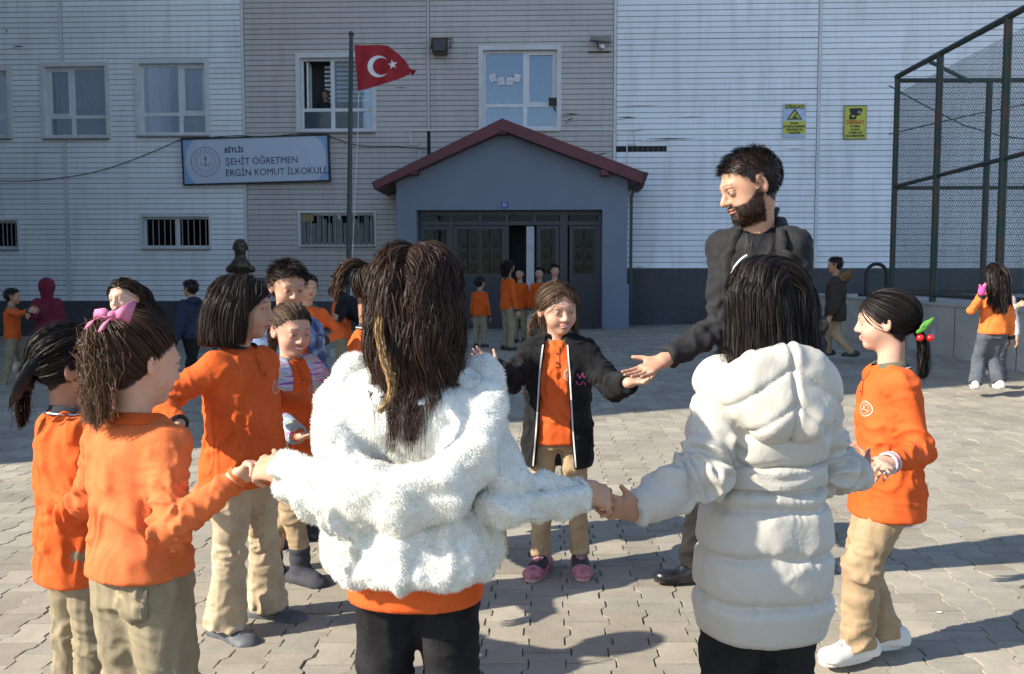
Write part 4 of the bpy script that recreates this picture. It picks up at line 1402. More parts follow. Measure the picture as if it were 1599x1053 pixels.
for i, (L_, a, b, z, pt, mt, bi) in enumerate(planks):
    sag = 0; lift = 0
    if pr2.random() < .10: sag = pr2.uniform(-.006, .006); lift = pr2.uniform(0, .004)
    geo = plank_geo(a, b, z, pt * 1.0, sag, lift)
    if i < 300:
        q = MB(); q.hexa(geo); bpart(q, 'plank', mt)
    else: MBs.setdefault(mt.name, (MB(), mt))[0].hexa(geo)
for k_, (q, mt) in MBs.items():
    o = bpart(q, 'siding', mt); o['kind'] = 'stuff'
for i, x in enumerate(XB[:-1]):
    q = MB(); w_ = .034
    zlo = z_left if i < 4 else z_right
    if i in (3,): q.box((x - w_, WY - .034, on_y(671, 203, WY)[2]), (x + w_, WY - .001, TOPZ))
    else:
        zz_ = zlo
        for R in sorted([R for R in holes if R[0] < x + w_ and R[1] > x - w_], key=lambda R: R[2]) + [(0, 0, TOPZ, TOPZ)]:
            if R[2] > zz_: q.box((x - w_, WY - .034, zz_), (x + w_, WY - .001, R[2]))
            zz_ = R[3]
    bpart(q, 'joint_strip', M_TRIM if i != 3 else M_SC)
q = MB(); q.box((XB[-1] - .05, WY - .05, z_right), (XB[-1] + .06, WY + .1, TOPZ)); bpart(q, 'corner_trim', M_SR)
q = MB(); q.box((XB[0], WY - .05, -1), (XB[4] - .0, WY - .002, z_left)); q.box((XB[4] + .001, WY - .05, -1), (XB[-1], WY - .002, z_right)); bpart(q, 'plinth', M_PLINTH)
q = MB(); q.box((XB[0], WY - .045, z_left - .01), (XB[3], WY - .0, z_left + .012)); q.box((XB[4] + .3, WY - .045, z_right - .012), (XB[-1], WY, z_right + .012)); bpart(q, 'base_trim', M_TRIM)
# trim outline above the porch
q = MB()
def wbar(q, p0, p1, w_=.03, y=WY - .03):
    a = on_y(p0[0], p0[1], y); b = on_y(p1[0], p1[1], y); q.bar(a, b, w_, .03, up=(0, 1, 0))
for p0, p1 in (((641, 204), (748, 203)), ((641, 203), (641, 227)), ((641, 226), (656, 226)), ((655, 226), (655, 250)), ((876, 203), (991, 203)), ((991, 202), (991, 227)), ((991, 226), (979, 226)), ((979, 226), (979, 262))):
    wbar(q, p0, p1)
bpart(q, 'edge_trim', M_TRIM)
# torn siding: loose slivers and dark splits
for (x0, y0, x1, y1, s_) in ((878, 178, 905, 179, 1), (882, 189, 898, 184, 1), (960, 183, 995, 184, 1), (960, 166, 1036, 165, 0), (1002, 217, 1090, 217, 1), (930, 242, 950, 239, 1), (980, 205, 1010, 204, 0), (1055, 184, 1100, 182, 0), (18, 72, 38, 73, 1), (8, 44, 12, 52, 0), (612, 136, 640, 138, 0), (1220, 233, 1260, 233, 0), (985, 418, 1010, 417, 0), (1070, 419, 1115, 421, 0)):
    q = MB(); a = on_y(x0, y0, WY - .02); b = on_y(x1, y1, WY - .02); m_ = (a + b) / 2
    h_ = .018 if s_ else .008
    q.add([a, m_ + V3(0, -.004, -h_ * .8), b, m_ + V3(.02, -.004, h_)], [(0, 1, 2, 3)])
    bpart(q, 'siding_split', M_DARK)
    if s_:
        q = MB(); q.hexa([a + V3(0, -.03, -.05), m_ + V3(0, -.05, -.035), m_ + V3(0, -.047, -.035), a + V3(0, -.027, -.05), a + V3(0, -.004, -.012), m_ + V3(0, -.004, -.014), m_ + V3(0, 0, -.014), a + V3(0, 0, -.012)])
        bpart(q, 'loose_sliver', M_SR if x0 > 955 else (M_SC if x0 > 380 else M_SL))
# studs seen in the missing strip
q = MB()
for k in range(7):
    xx = miss[0] + (miss[1] - miss[0]) * (k + .3) / 7; q.box((xx, WY - .004, miss[2] - .03), (xx + .03, WY - .001, miss[3] + .05))
bpart(q, 'batten', plain('batten_wood', (.10, .08, .06), .9))

for w in WINS:
    X0, X1, Z0, Z1 = w['R']; up = w['t'] == 'up'
    tw = .10 if up else .045
    q = MB()
    q.box((X0 - .01, WY - .045, Z0 - .01), (X0 + tw, WY + .16, Z1 + .01)); q.box((X1 - tw, WY - .0451, Z0 - .01), (X1 + .01, WY + .16, Z1 + .01))
    q.box((X0 + tw, WY - .0445, Z1 - tw), (X1 - tw, WY + .16, Z1 + .01)); q.box((X0 + tw, WY - .044, Z0 - .01), (X1 - tw, WY + .16, Z0 + tw * .4))
    wo = bpart(q, 'window', M_TRIM)
    a, b, c, d = X0 + tw, X1 - tw, Z0 + tw * .4, Z1 - tw
    W_, H_ = b - a, d - c
    q = MB(); q.box((a, WY + .55, c), (b, WY + .58, d)); q.box((a - .02, WY + .161, c), (a, WY + .55, d)); q.box((b, WY + .161, c), (b + .02, WY + .55, d)); q.box((a, WY + .161, d), (b, WY + .55, d + .02)); q.box((a, WY + .161, c - .02), (b, WY + .55, c))
    bpart(q, 'room', M_ROOM, wo)
    y0, y1 = WY + .10, WY + .15
    q = MB()
    fr = .055
    q.box((a, y0, c), (a + fr, y1, d)); q.box((b - fr, y0, c), (b, y1, d)); q.box((a + fr, y0, c), (b - fr, y1, c + fr)); q.box((a + fr, y0, d - fr), (b - fr, y1, d))
    if up:
        left_narrow = w.get('fl')
        xm = a + W_ * (.42 if left_narrow else (.60 if not w.get('open') else .44)) if not w.get('c') == 'none' else a + W_ * .57
        zt = c + H_ * (.29 if w.get('c') != 'none' else .30)
        q.box((xm - .05, y0 - .004, c + fr), (xm + .05, y1, d - fr)); q.box((a + fr, y0 - .002, zt - .04), (xm - .05, y1, zt + .04)); q.box((xm + .05, y0 - .002, zt - .04), (b - fr, y1, zt + .04))
        # opening casement has a second frame
        ca, cb = (a + fr, xm - .05) if (left_narrow or w.get('open')) else (xm + .05, b - fr)
        if not w.get('open'):
            q.box((ca, y0 - .012, zt + .04), (ca + .05, y1, d - fr)); q.box((cb - .05, y0 - .012, zt + .04), (cb, y1, d - fr)); q.box((ca + .05, y0 - .012, d - fr - .05), (cb - .05, y1, d - fr)); q.box((ca + .05, y0 - .012, zt + .04), (cb - .05, y1, zt + .08))
        bpart(q, 'frame', M_PVC, wo)
        for (pa, pb, pc, pd) in ((a + fr, xm - .05, zt + .04, d - fr), (xm + .05, b - fr, zt + .04, d - fr), (a + fr, xm - .05, c + fr, zt - .04), (xm + .05, b - fr, c + fr, zt - .04)):
            if w.get('open') and pa < xm - .1 and pc > zt: continue
            q = MB(); q.box((pa, y0 + .02, pc), (pb, y0 + .028, pd)); bpart(q, 'pane', M_GLASSB if (w.get('open') or w.get('c') == 'none') else M_GLASS, wo)
        if w.get('open'):
            # sash swung inwards, and the blind on the right
            q = MB(); sx = a + fr + .06
            for (z0_, z1_) in ((zt + .04, zt + .09), (d - fr - .06, d - fr - .01)): q.box((sx, y1 + .02, z0_), (sx + .05, y1 + .34, z1_))
            q.box((sx, y1 + .02, zt + .09), (sx + .05, y1 + .07, d - fr - .06)); q.box((sx, y1 + .29, zt + .09), (sx + .05, y1 + .34, d - fr - .06)); bpart(q, 'sash', M_PVC, wo)
            q = MB()
            for k in range(9):
                z_ = d - fr - .03 - k * .11; q.box((xm + .06, y1 + .10, z_ - .062), (b - fr, y1 + .105, z_))
                q.box((xm - .30, y1 + .36, z_ - .062), (xm - .06, y1 + .365, z_))
            bpart(q, 'blind', M_CURT, wo)
        else:
            mt = {'maroon': M_CURTR, 'none': plain('room_pale', (.13, .16, .19), .9)}.get(w.get('c'), M_CURT)
            nseg = 40; q = MB(); ca_ = a + .04 if w.get('c') else a + .16
            v = []; f = []
            for k in range(nseg + 1):
                xx = ca_ + (b - ca_) * k / nseg; yy = y1 + .04 + .012 * math.sin(k * 1.1) + .01 * math.sin(k * 2.7)
                v += [(xx, yy, c), (xx, yy, d)]
                if k: f.append((2 * k - 2, 2 * k, 2 * k + 1, 2 * k - 1))
            q.add(v, f); bpart(q, 'curtain', mt, wo, True)
        q = MB(); q.box((X0 + .02, WY - .09, Z0 - .045), (X1 - .02, WY + .09, Z0 - .012)); bpart(q, 'sill', M_SILL if not w.get('c') == 'none' else M_TRIM, wo)
    else:
        xm = a + W_ * .5
        q.box((xm - .06, y0, c + fr), (xm + .06, y1, d - fr))
        bpart(q, 'frame', M_PVC, wo)
        for (pa, pb) in ((a + fr, xm - .06), (xm + .06, b - fr)):
            q = MB(); q.box((pa, y0 + .02, c + fr), (pb, y0 + .028, d - fr)); bpart(q, 'pane', M_GLASSD, wo)
        nb = 11 if not w.get('broken') else 12
        for k in range(nb):
            xx = a + W_ * (k + .7) / (nb + .4)
            q = MB(); q.tube([(xx, WY + .03, c), (xx + (.01 if w.get('broken') and k % 3 else 0), WY + .03, d)], .009, 5); bpart(q, 'bar', plain('bar_paint', (.42, .40, .36), .6), wo)
        q = MB(); q.box((X0 + .03, WY - .06, Z0 - .05), (X1 - .03, WY + .05, Z0 - .012)); bpart(q, 'sill', M_SILL, wo)
        if w.get('broken'):
            q = MB(); q.box((a + .02, WY + .04, d - .20), (a + .32, WY + .05, d - .01)); bpart(q, 'cardboard', plain('cardboard', (.30, .24, .10), .9), wo)
            q = MB()
            for k in range(14): 
                xx = a + W_ * k / 14; q.box((xx, WY + .05, c), (xx + W_ / 17, WY + .056, d - .05 - .1 * ((k * 7) % 3)))
            bpart(q, 'net_curtain', plain('net_grey', (.16, .17, .17), .9), wo)

# bunting inside the upper middle window
R = WINS[4]['R']; bw = thing('bunting', 'string of four small white paper flags in the window above the entrance', 'bunting', (on_y(790, 125, WY + .11)))
bl = np.array(bw.location)
cx_ = [(770, 123), (783, 128), (796, 128), (807, 123)]
for k, (px, py) in enumerate(cx_):
    c = on_y(px, py, WY + .085) - bl; q = MB(); an = (.25, .08, -.08, -.25)[k]; w_ = .075; h_ = .11
    pts = [(-w_, h_), (-w_, -h_ * .8), (0, -h_ * .6), (w_, -h_ * .8), (w_, h_)]
    ca, sa = math.cos(an), math.sin(an)
    q.prism([(c[0] + x * ca - z * sa, c[2] + x * sa + z * ca) for x, z in pts], c[1], c[1] + .004)
    po = q.build('paper_flag', plain('paper_flag', (.75, .70, .72), .8), bw)
    q = MB(); n = 14; pts = [(c[0] + .042 * math.cos(t), c[1] - .003, c[2] + .01 + .042 * math.sin(t)) for t in np.arange(n) * 2 * PI / n] + [(c[0] + .03 * math.cos(t), c[1] - .003, c[2] + .01 + .03 * math.sin(t)) for t in np.arange(n) * 2 * PI / n]
    q.add(pts, [(i, i + n, (i + 1) % n + n, (i + 1) % n) for i in range(n)]); q.build('printed_ring', plain('print_grey', (.30, .25, .30), .8), po)
q = MB(); q.tube([on_y(x, y, WY + .088) - bl for x, y in ((765, 117), (775, 119), (789, 122), (801, 119), (806, 115))], .006, 4); q.build('string', M_TRIM, bw)

# ------------------------------------------------------------------ porch
PY = 20.9
def PX_(px, py=430): return on_y(px, py, PY)
M_PORCH = plain('porch_paint', (.185, .215, .27), .75, var=.07, vscale=1.2, bmp=.25, bscale=25)
M_MAROON = plain('maroon_roof', (.115, .012, .022), .45, var=.2, vscale=3, bmp=.1)
M_DOORF = plain('door_frame_dark', (.018, .022, .032), .4, bmp=.05)
porch = thing('entrance_porch', 'blue-grey entrance porch with a maroon gabled roof and dark glazed doors', 'porch', (PX_(800)[0], PY, 0))
pb = np.array(porch.location)
def ppart(q, name, mat, parent=None, smooth=False):
    q.v = [tuple(np.array(p) - pb) for p in q.v]
    return q.build(name, mat, parent or porch, smooth)
xl, xr = PX_(620, 420)[0], PX_(979, 420)[0]
dl, dr = PX_(651, 420)[0], PX_(940, 420)[0]; dz = on_y(795, 328, PY)[2]
ap = on_y(786, 196, PY); el = on_y(604, 290, PY); er = on_y(990, 280, PY)
q = MB(); q.box((xl, PY, -.3), (dl, WY - .052, dz)); ppart(q, 'column', M_PORCH)
q = MB(); q.box((dr, PY, -.3), (xr, WY - .052, dz)); ppart(q, 'column', M_PORCH)
q = MB(); q.box((dr + .02, PY - .06, -.3), (xr + .05, PY - .002, on_y(960, 444, PY)[2])); ppart(q, 'column_casing', M_PORCH)
zl = ap[2] - (ap[0] - xl) * (ap[2] - el[2]) / (ap[0] - el[0]); zr = ap[2] - (xr - ap[0]) * (ap[2] - er[2]) / (er[0] - ap[0])
q = MB(); q.prism([(xl, dz), (xr, dz), (xr, zr), (ap[0], ap[2]), (xl, zl)], PY, PY + .15); ppart(q, 'gable_wall', M_PORCH)
q = MB(); q.box((xl, PY + .152, dz), (xr, WY - .052, dz + .1)); ppart(q, 'porch_ceiling', M_PORCH)
def roofslab(a, b, name, y0=PY - .38, th=.17):
    q = MB(); dx, dz_ = b[0] - a[0], b[2] - a[2]; L = math.hypot(dx, dz_); nx, nz = -dz_ / L, dx / L
    if nz < 0: nx, nz = -nx, -nz
    poly = [(a[0], a[2]), (b[0], b[2]), (b[0] + nx * th, b[2] + nz * th), (a[0] + nx * th, a[2] + nz * th)]
    if dx < 0: poly = poly[::-1]
    q.prism(poly, y0, WY - .06); return ppart(q, name, M_MAROON)
oy = PY - .38
apx = on_y(786, 204, oy); el2 = on_y(584, 296, oy); er2 = on_y(1004, 287, oy)
ap_t = on_y(784, 185, oy); el_t = on_y(580, 285, oy); er_t = on_y(1004, 268, oy)
q = MB(); q.prism([(el2[0], el2[2]), (apx[0], apx[2]), (ap_t[0], ap_t[2]), (el_t[0], el_t[2])], oy, WY - .06); ppart(q, 'roof_slope', M_MAROON)
q = MB(); q.prism([(apx[0], apx[2]), (er2[0], er2[2]), (er_t[0], er_t[2]), (ap_t[0], ap_t[2])], oy + .003, WY - .06); ppart(q, 'roof_slope', M_MAROON)
q = MB(); e0 = on_y(988, 262, oy); e1 = on_y(1015, 268, oy); e2 = on_y(1006, 292, oy); e3 = on_y(994, 283, oy)
q.prism([(e3[0], e3[2]), (e2[0], e2[2]), (e1[0], e1[2]), (e0[0], e0[2])], oy + .25, WY - .3); ppart(q, 'gutter_end', plain('maroon_dark', (.06, .008, .015), .5))
for px, py in ((646, 268), (784, 205), (944, 269)):
    c = on_y(px, py, oy + .1); q = MB(); q.box((c[0] - .09, oy + .06, c[2] - .07), (c[0] + .09, WY - .06, c[2] + .07)); ppart(q, 'rafter', M_MAROON)
q = MB(); c = on_y(797, 290, oy); q.tube([(er_t[0] - .1, PY - .0, er2[2]), (xr + .09, PY + .02, er2[2] - .25), (xr + .09, PY + .05, .3)], .035, 8); ppart(q, 'downpipe', plain('pipe_dark', (.05, .05, .055), .6), smooth=True)
# floor step
q = MB(); q.box((dl, PY - .0, -.2), (dr, WY, .02)); ppart(q, 'threshold', plain('threshold_stone', (.18, .17, .16), .8))
# door set: a frame with transoms, panels and four leaves
DY = PY + .30
def DX(px): return on_y(px, 430, DY)[0]
def DZ(py): return on_y(795, py, DY)[2]
q = MB(); dl2, dr2 = dl + .001, dr - .001
q.box((dl2, DY, dz - .1), (dr2, DY + .08, dz)); q.box((dl2, DY, DZ(352)), (dr2, DY + .08, DZ(346)))
for px, w_ in ((655, 5), (705, 5), (792, 5), (880, 12), (936, 6)):
    q.box((DX(px - w_ / 2), DY - .01, 0), (DX(px + w_ / 2), DY + .09, dz - .1))
for px in (750, 835): q.box((DX(px - 3), DY - .005, DZ(346)), (DX(px + 3), DY + .085, dz - .1))
door_frame = ppart(q, 'door_frame', M_DOORF)
for a, b in ((657, 702), (708, 746), (754, 790), (796, 831), (839, 873), (888, 932)):
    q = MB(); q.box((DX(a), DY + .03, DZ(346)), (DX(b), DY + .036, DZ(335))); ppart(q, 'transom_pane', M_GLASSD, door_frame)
M_IRON = plain('wrought_iron', (.03, .03, .035), .5)
for a, b, nm in ((657, 703, 'side_panel'), (708, 790, 'door'), (838, 873, 'door'), (889, 933, 'side_panel')):
    q = MB(); xa, xb = DX(a), DX(b); zt, zm = DZ(353), DZ(428)
    q.box((xa, DY + .01, .03), (xb, DY + .06, zm)); q.box((xa, DY + .01, zm), (xa + .09, DY + .06, zt)); q.box((xb - .09, DY + .01, zm), (xb, DY + .06, zt)); q.box((xa + .09, DY + .01, zt - .08), (xb - .09, DY + .06, zt))
    if b - a > 60: q.box(((xa + xb) / 2 - .04, DY + .008, zm), ((xa + xb) / 2 + .04, DY + .06, zt - .08))
    do = ppart(q, nm, M_DOORF)
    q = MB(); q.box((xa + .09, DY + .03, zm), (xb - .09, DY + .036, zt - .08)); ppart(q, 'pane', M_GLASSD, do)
    q = MB(); rr = random.Random(a)
    for gx in np.arange(xa + .22, xb - .15, .26):
        for gz_ in np.arange(zm + .16, zt - .2, .27):
            n = 14; R0 = rr.uniform(.07, .10)
            q.tube([(gx + R0 * (1 - i / 22) * math.cos(i * .62 + a), DY + .0, gz_ + R0 * (1 - i / 22) * math.sin(i * .62 + a)) for i in range(16)], .008, 4)
            q.bar((gx + .12, DY + .0, zm), (gx + .12, DY + .0, zt - .08), .01)
    ppart(q, 'grille', M_IRON, do)
    q = MB()
    for k in range(int((xb - xa) / .13)): q.box((xa + .03 + k * .13, DY + .004, .06), (xa + .03 + k * .13 + .115, DY + .012, zm - .05))
    ppart(q, 'kick_panel', plain('kick_panel', (.022, .024, .03), .5), do)
q = MB(); q.box((DX(822), DY - .02, .03), (DX(834), DY + .05, DZ(354))); ppart(q, 'door_edge', plain('door_edge_white', (.42, .44, .46), .5))
q = MB(); q.tube([(DX(785), DY - .03, 1.0), (DX(785), DY - .06, 1.02), (DX(785), DY - .06, 1.25), (DX(785), DY - .03, 1.27)], .012, 6); ppart(q, 'handle', plain('steel', (.5, .5, .5), .3, 1.0), None)
# dim lobby behind the doors
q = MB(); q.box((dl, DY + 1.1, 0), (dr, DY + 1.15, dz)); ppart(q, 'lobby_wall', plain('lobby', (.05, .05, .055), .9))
# house number
def text_mesh(body, size, align='CENTER', extrude=.002, bold=0.0):
    cu = bpy.data.curves.new('t', 'FONT'); cu.body = body; cu.size = size; cu.align_x = align; cu.align_y = 'CENTER'; cu.extrude = extrude; cu.offset = bold
    cu.resolution_u = 3
    ob = bpy.data.objects.new('t', cu); COL.objects.link(ob)
    bpy.context.view_layer.update()
    dg = bpy.context.evaluated_depsgraph_get()
    me = bpy.data.meshes.new_from_object(ob.evaluated_get(dg))
    bpy.data.objects.remove(ob); bpy.data.curves.remove(cu)
    return me
def text(name, body, size, loc, parent, mat, align='CENTER', bold=0.0, sx=1.0, rot=0.0):
    me = text_mesh(body, size, align, .0015, bold)
    me.materials.clear(); me.materials.append(mat)
    o = bpy.data.objects.new(name, me); COL.objects.link(o); o.parent = parent
    o.location = loc; o.rotation_euler = (PI / 2, rot, 0); o.scale = (sx, 1, 1)
    return o
M_BLUEP = plain('plate_blue', (.02, .07, .36), .4, bmp=0)
M_WHITE = plain('paint_white', (.72, .72, .72), .5, bmp=0)
c = on_y(788, 320, PY - .02)
hn = thing('house_number_plate', 'small blue house number plate above the entrance doors', 'number plate', c)
q = MB(); q.box((-.085, 0, -.07), (.085, .015, .07)); q.build('plate', M_BLUEP, hn)
text('number', '21', .10, (0, -.003, 0), hn, M_WHITE, bold=.002)

# ------------------------------------------------------------------ school sign
SY = WY - .14
def SP(px, py): return on_y(px, py, SY)
c = SP(399, 250)
sg = thing('school_sign', 'long pale blue school name sign with black frame hung on the siding', 'sign', c)
w_ = (SP(514, 250)[0] - SP(284, 250)[0]) / 2; h_ = (SP(399, 213.5)[2] - SP(399, 287)[2]) / 2
sg.rotation_euler = (0, -.024, 0)
M_SBLUE = plain('sign_blue', (.24, .40, .60), .35, var=.04, bmp=0); M_SWHITE = plain('sign_white', (.50, .56, .66), .35, var=.03, bmp=0); M_INK = plain('sign_ink', (.012, .022, .05), .5, bmp=0)
M_RED = plain('emblem_red', (.38, .07, .10), .5, bmp=0)
q = MB(); f_ = .035
q.box((-w_, -.02, -h_), (w_, .10, -h_ + f_)); q.box((-w_, -.02, h_ - f_), (w_, .10, h_)); q.box((-w_, -.02, -h_ + f_), (-w_ + f_, .10, h_ - f_)); q.box((w_ - f_, -.02, -h_ + f_), (w_, .10, h_ - f_)); q.build('frame', plain('sign_frame', (.015, .015, .018), .5), sg)
q = MB(); q.box((-w_ + f_, 0, -h_ + f_), (w_ - f_, .09, h_ - f_)); q.build('panel', M_SBLUE, sg)
pts = []
hx, hz = w_ * .955, h_ - f_ - .001
for i in range(64):
    t = 2 * PI * i / 64; cx, sx = math.cos(t), math.sin(t)
    X = math.copysign(w_ * .955 - h_ * .95, cx) + cx * h_ * .95; Zz = max(-hz, min(hz, sx * h_ * 1.12)); pts.append((X, Zz))
q = MB(); q.prism(pts, -.003, .004); q.build('white_field', M_SWHITE, sg)

ex, ez = SP(321, 251)[0] - c[0], SP(321, 251)[2] - c[2]
def ringmb(q, cx, cz, r0, r1, y, n=48):
    q.add([(cx + r * math.cos(2 * PI * i / n), y, cz + r * math.sin(2 * PI * i / n)) for r in (r0, r1) for i in range(n)], [(i, (i + 1) % n, (i + 1) % n + n, i + n) for i in range(n)])
def starpts(cx, cz, R, rot=0, k=.382, n=5):
    return [(cx + (R if i % 2 == 0 else R * k) * math.sin(rot + PI * i / n), cz + (R if i % 2 == 0 else R * k) * math.cos(rot + PI * i / n)) for i in range(2 * n)]
q = MB(); ringmb(q, ex, ez, .355, .37, -.007); ringmb(q, ex, ez, .225, .232, -.007)
for k in range(16):
    t = 2 * PI * k / 16; sp = starpts(ex + .295 * math.cos(t), ez + .295 * math.sin(t), .024); q.add([(x, -.007, z) for x, z in sp], [tuple(range(10))])
for k in range(26):
    t = PI * (.5 + (k - 12.5) / 30 * 1.9); q.bar((ex + .242 * math.cos(t), -.007, ez + .242 * math.sin(t)), (ex + .26 * math.cos(t), -.007, ez + .26 * math.sin(t)), .009, .001, up=(0, 1, 0))
q.add([(ex - .13, -.007, ez - .07), (ex, -.007, ez - .11), (ex + .13, -.007, ez - .07), (ex + .13, -.007, ez - .055), (ex, -.007, ez - .09), (ex - .13, -.007, ez - .055)], [(0, 1, 4, 5), (1, 2, 3, 4)])
q.add([(ex - .13, -.007, ez - .055), (ex - .115, -.007, ez - .06), (ex - .115, -.007, ez + .0), (ex - .13, -.007, ez + .0)], [(0, 1, 2, 3)]); q.add([(ex + .115, -.007, ez - .06), (ex + .13, -.007, ez - .055), (ex + .13, -.007, ez + .0), (ex + .115, -.007, ez + .0)], [(0, 1, 2, 3)])
q.add([(ex - .012, -.007, ez - .08), (ex + .012, -.007, ez - .08), (ex + .012, -.007, ez + .03), (ex - .012, -.007, ez + .03)], [(0, 1, 2, 3)])
q.add([(ex, -.007, ez + .14), (ex - .035, -.007, ez + .075), (ex, -.007, ez + .03), (ex + .035, -.007, ez + .075)], [(0, 1, 2, 3)])
q.build('emblem', M_RED, sg)
tx = SP(351, 240)[0] - c[0]
text('lettering', 'BİTLİS', .17, (tx, -.006, SP(360, 233)[2] - c[2] - .02), sg, M_INK, 'LEFT', .004, .95)
text('lettering', 'ŞEHİT ÖĞRETMEN', .235, (tx, -.006, SP(360, 250)[2] - c[2] - .035), sg, M_INK, 'LEFT', 0.0, .92)
text('lettering', 'ERGİN KOMUT İLKOKULU', .235, (tx, -.006, SP(360, 267)[2] - c[2] - .045), sg, M_INK, 'LEFT', 0.0, .92)

# ------------------------------------------------------------------ warning signs
M_YEL = plain('sign_yellow', (.52, .50, .05), .45, bmp=0); M_BLK = plain('ink_black', (.012, .012, .012), .5, bmp=0)
def flat(q, pts, y=-.006): q.add([(x, y, z) for x, z in pts], [tuple(range(len(pts)))])
c = on_y(1240.5, 188.5, WY - .05); ws = thing('warning_sign', 'yellow and white warning sign with a black triangle on the right siding', 'sign', c)
w_, h_ = .275, .405
q = MB(); q.box((-w_, -.004, -h_), (w_, .02, h_)); q.build('panel', plain('sign_pale', (.42, .50, .66), .4, bmp=0), ws)
q = MB(); q.box((-w_ * .85, -.0055, h_ * .72), (w_ * .85, 0, h_ * .97)); q.build('yellow_strip', M_YEL, ws); q = MB(); q.box((-w_ * .97, -.0055, -h_ * .80), (w_ * .97, 0, -h_ * .02)); q.build('yellow_field', M_YEL, ws)
q = MB(); flat(q, [(-.19, .02), (.19, .02), (0, .285)], -.006); q.build('triangle', M_BLK, ws)
q = MB(); flat(q, [(-.14, .045), (.14, .045), (0, .235)], -.0065); q.build('triangle_field', M_YEL, ws)
q = MB(); flat(q, [(-.09, .05), (-.02, .09), (.0, .15), (.04, .15), (.02, .10), (.09, .06), (.08, .05)], -.007); flat(q, starpts(.045, .17, .02, 0, .9), -.007); q.build('pictogram', M_BLK, ws)
text('lettering', 'DİKKAT!', .115, (0, -.007, h_ * .80), ws, M_BLK, bold=.005)
for k, t_ in enumerate(('SAÇAK', 'ALTINDA DURMAK', 'TEHLİKELİ VE', 'YASAKTIR')):
    text('lettering', t_, .068, (0, -.0075, -.065 - k * .078), ws, M_BLK, bold=.0035, sx=.92)
c = on_y(1335.5, 191.5, WY - .05); ws = thing('warning_sign', 'all yellow surveillance warning sign with camera picture and red word', 'sign', c)
w_, h_ = .27, .40
q = MB(); q.box((-w_, -.004, -h_), (w_, .02, h_)); q.build('panel', plain('sign_rim', (.10, .12, .10), .5), ws)
q = MB(); q.box((-w_ + .014, -.0055, -h_ + .014), (w_ - .014, 0, h_ - .014)); q.build('yellow_field', M_YEL, ws)
q = MB(); flat(q, [(-.15, .30), (-.12, .19), (.02, .15), (.12, .18), (.165, .30), (.14, .34), (-.14, .34)]); flat(q, [(-.01, .16), (.02, .16), (.03, .10), (-.02, .10)], -.0062); flat(q, [(-.15, .19), (-.10, .19), (-.08, .13), (.01, .12), (.01, .07), (-.15, .07)], -.0062); q.build('pictogram', M_BLK, ws)
q = MB(); flat(q, starpts(.085, .245, .035, 0, .95, 8), -.0075); q.build('lens', plain('lens_grey', (.30, .32, .34), .4), ws)
text('lettering', 'DİKKAT', .115, (0, -.007, .0), ws, plain('ink_red', (.40, .05, .02), .5, bmp=0), bold=.005)
for k, t_ in enumerate(('BU BİNA', '24 SAAT', 'KAMERA İLE', 'İZLENMEKTEDİR')):
    text('lettering', t_, .062, (0, -.0075, -.095 - k * .076), ws, M_BLK, bold=.003, sx=.95)

# ------------------------------------------------------------------ wall fittings, cables
c = on_y(688, 74, WY - .12); sp = thing('wall_floodlight', 'rusty brown floodlight box fixed high on the beige siding', 'floodlight', c)
M_RUST = plain('rust_brown', (.07, .045, .035), .8, var=.4, vscale=8)
q = MB(); q.hexa([(-.19, -.12, -.20), (.19, -.12, -.20), (.16, .10, -.17), (-.16, .10, -.17), (-.20, -.16, .19), (.20, -.16, .19), (.17, .10, .17), (-.17, .10, .17)]); q.build('housing', M_RUST, sp)
q = MB(); q.box((-.15, -.185, -.13), (.15, -.14, .14)); q.build('lens', plain('lens_dark', (.02, .02, .022), .3), sp)
q = MB(); q.tube([(-.24, -.05, 0), (-.24, .08, .0), (-.24, .1, .22), (.24, .1, .22), (.24, .08, 0), (.24, -.05, 0)], .012, 5); q.tube([(.15, 0, .15), (.28, .05, .25), (.30, .1, .1)], .008, 5); q.build('bracket', M_RUST, sp)
c = on_y(938, 66, WY - .15); sc_ = thing('security_camera', 'small grey security camera on a bracket near the siding joint', 'camera', c)
q = MB(); q.hexa([(-.26, -.16, .02), (.24, -.12, -.02), (.24, .06, -.02), (-.26, .02, .02), (-.25, -.16, .13), (.24, -.12, .10), (.24, .06, .10), (-.25, .02, .13)]); q.build('housing', plain('cam_grey', (.20, .19, .18), .5), sc_)
q = MB(); q.tube([(-.10, -.05, 0), (-.05, .03, -.12), (.05, .1, -.14)], .02, 6); q.box((-.3, .09, -.22), (.25, .14, -.19)); q.build('bracket', M_RUST, sc_)
q = MB(); q.tube([(-.0, -.10, -.13), (.02, -.15, -.14), (.05, -.19, -.15)], [.05, .055, .045], 10); q.build('dome', M_WHITE, sc_, True)
c = on_y(864, 160, WY + .07); so = thing('socket_box', 'dirty brown socket box on the window rail above the porch', 'socket box', c)
q = MB(); q.box((-.11, -.05, -.08), (.11, .02, .08)); q.build('box', plain('dirty_brown', (.05, .04, .025), .8), so); q = MB(); q.box((-.12, -.055, .08), (.12, .02, .1)); q.tube([(0, -.03, -.08), (.05, -.05, -.2), (.15, -.06, -.3)], .012, 5); q.build('cable', M_DARK, so)
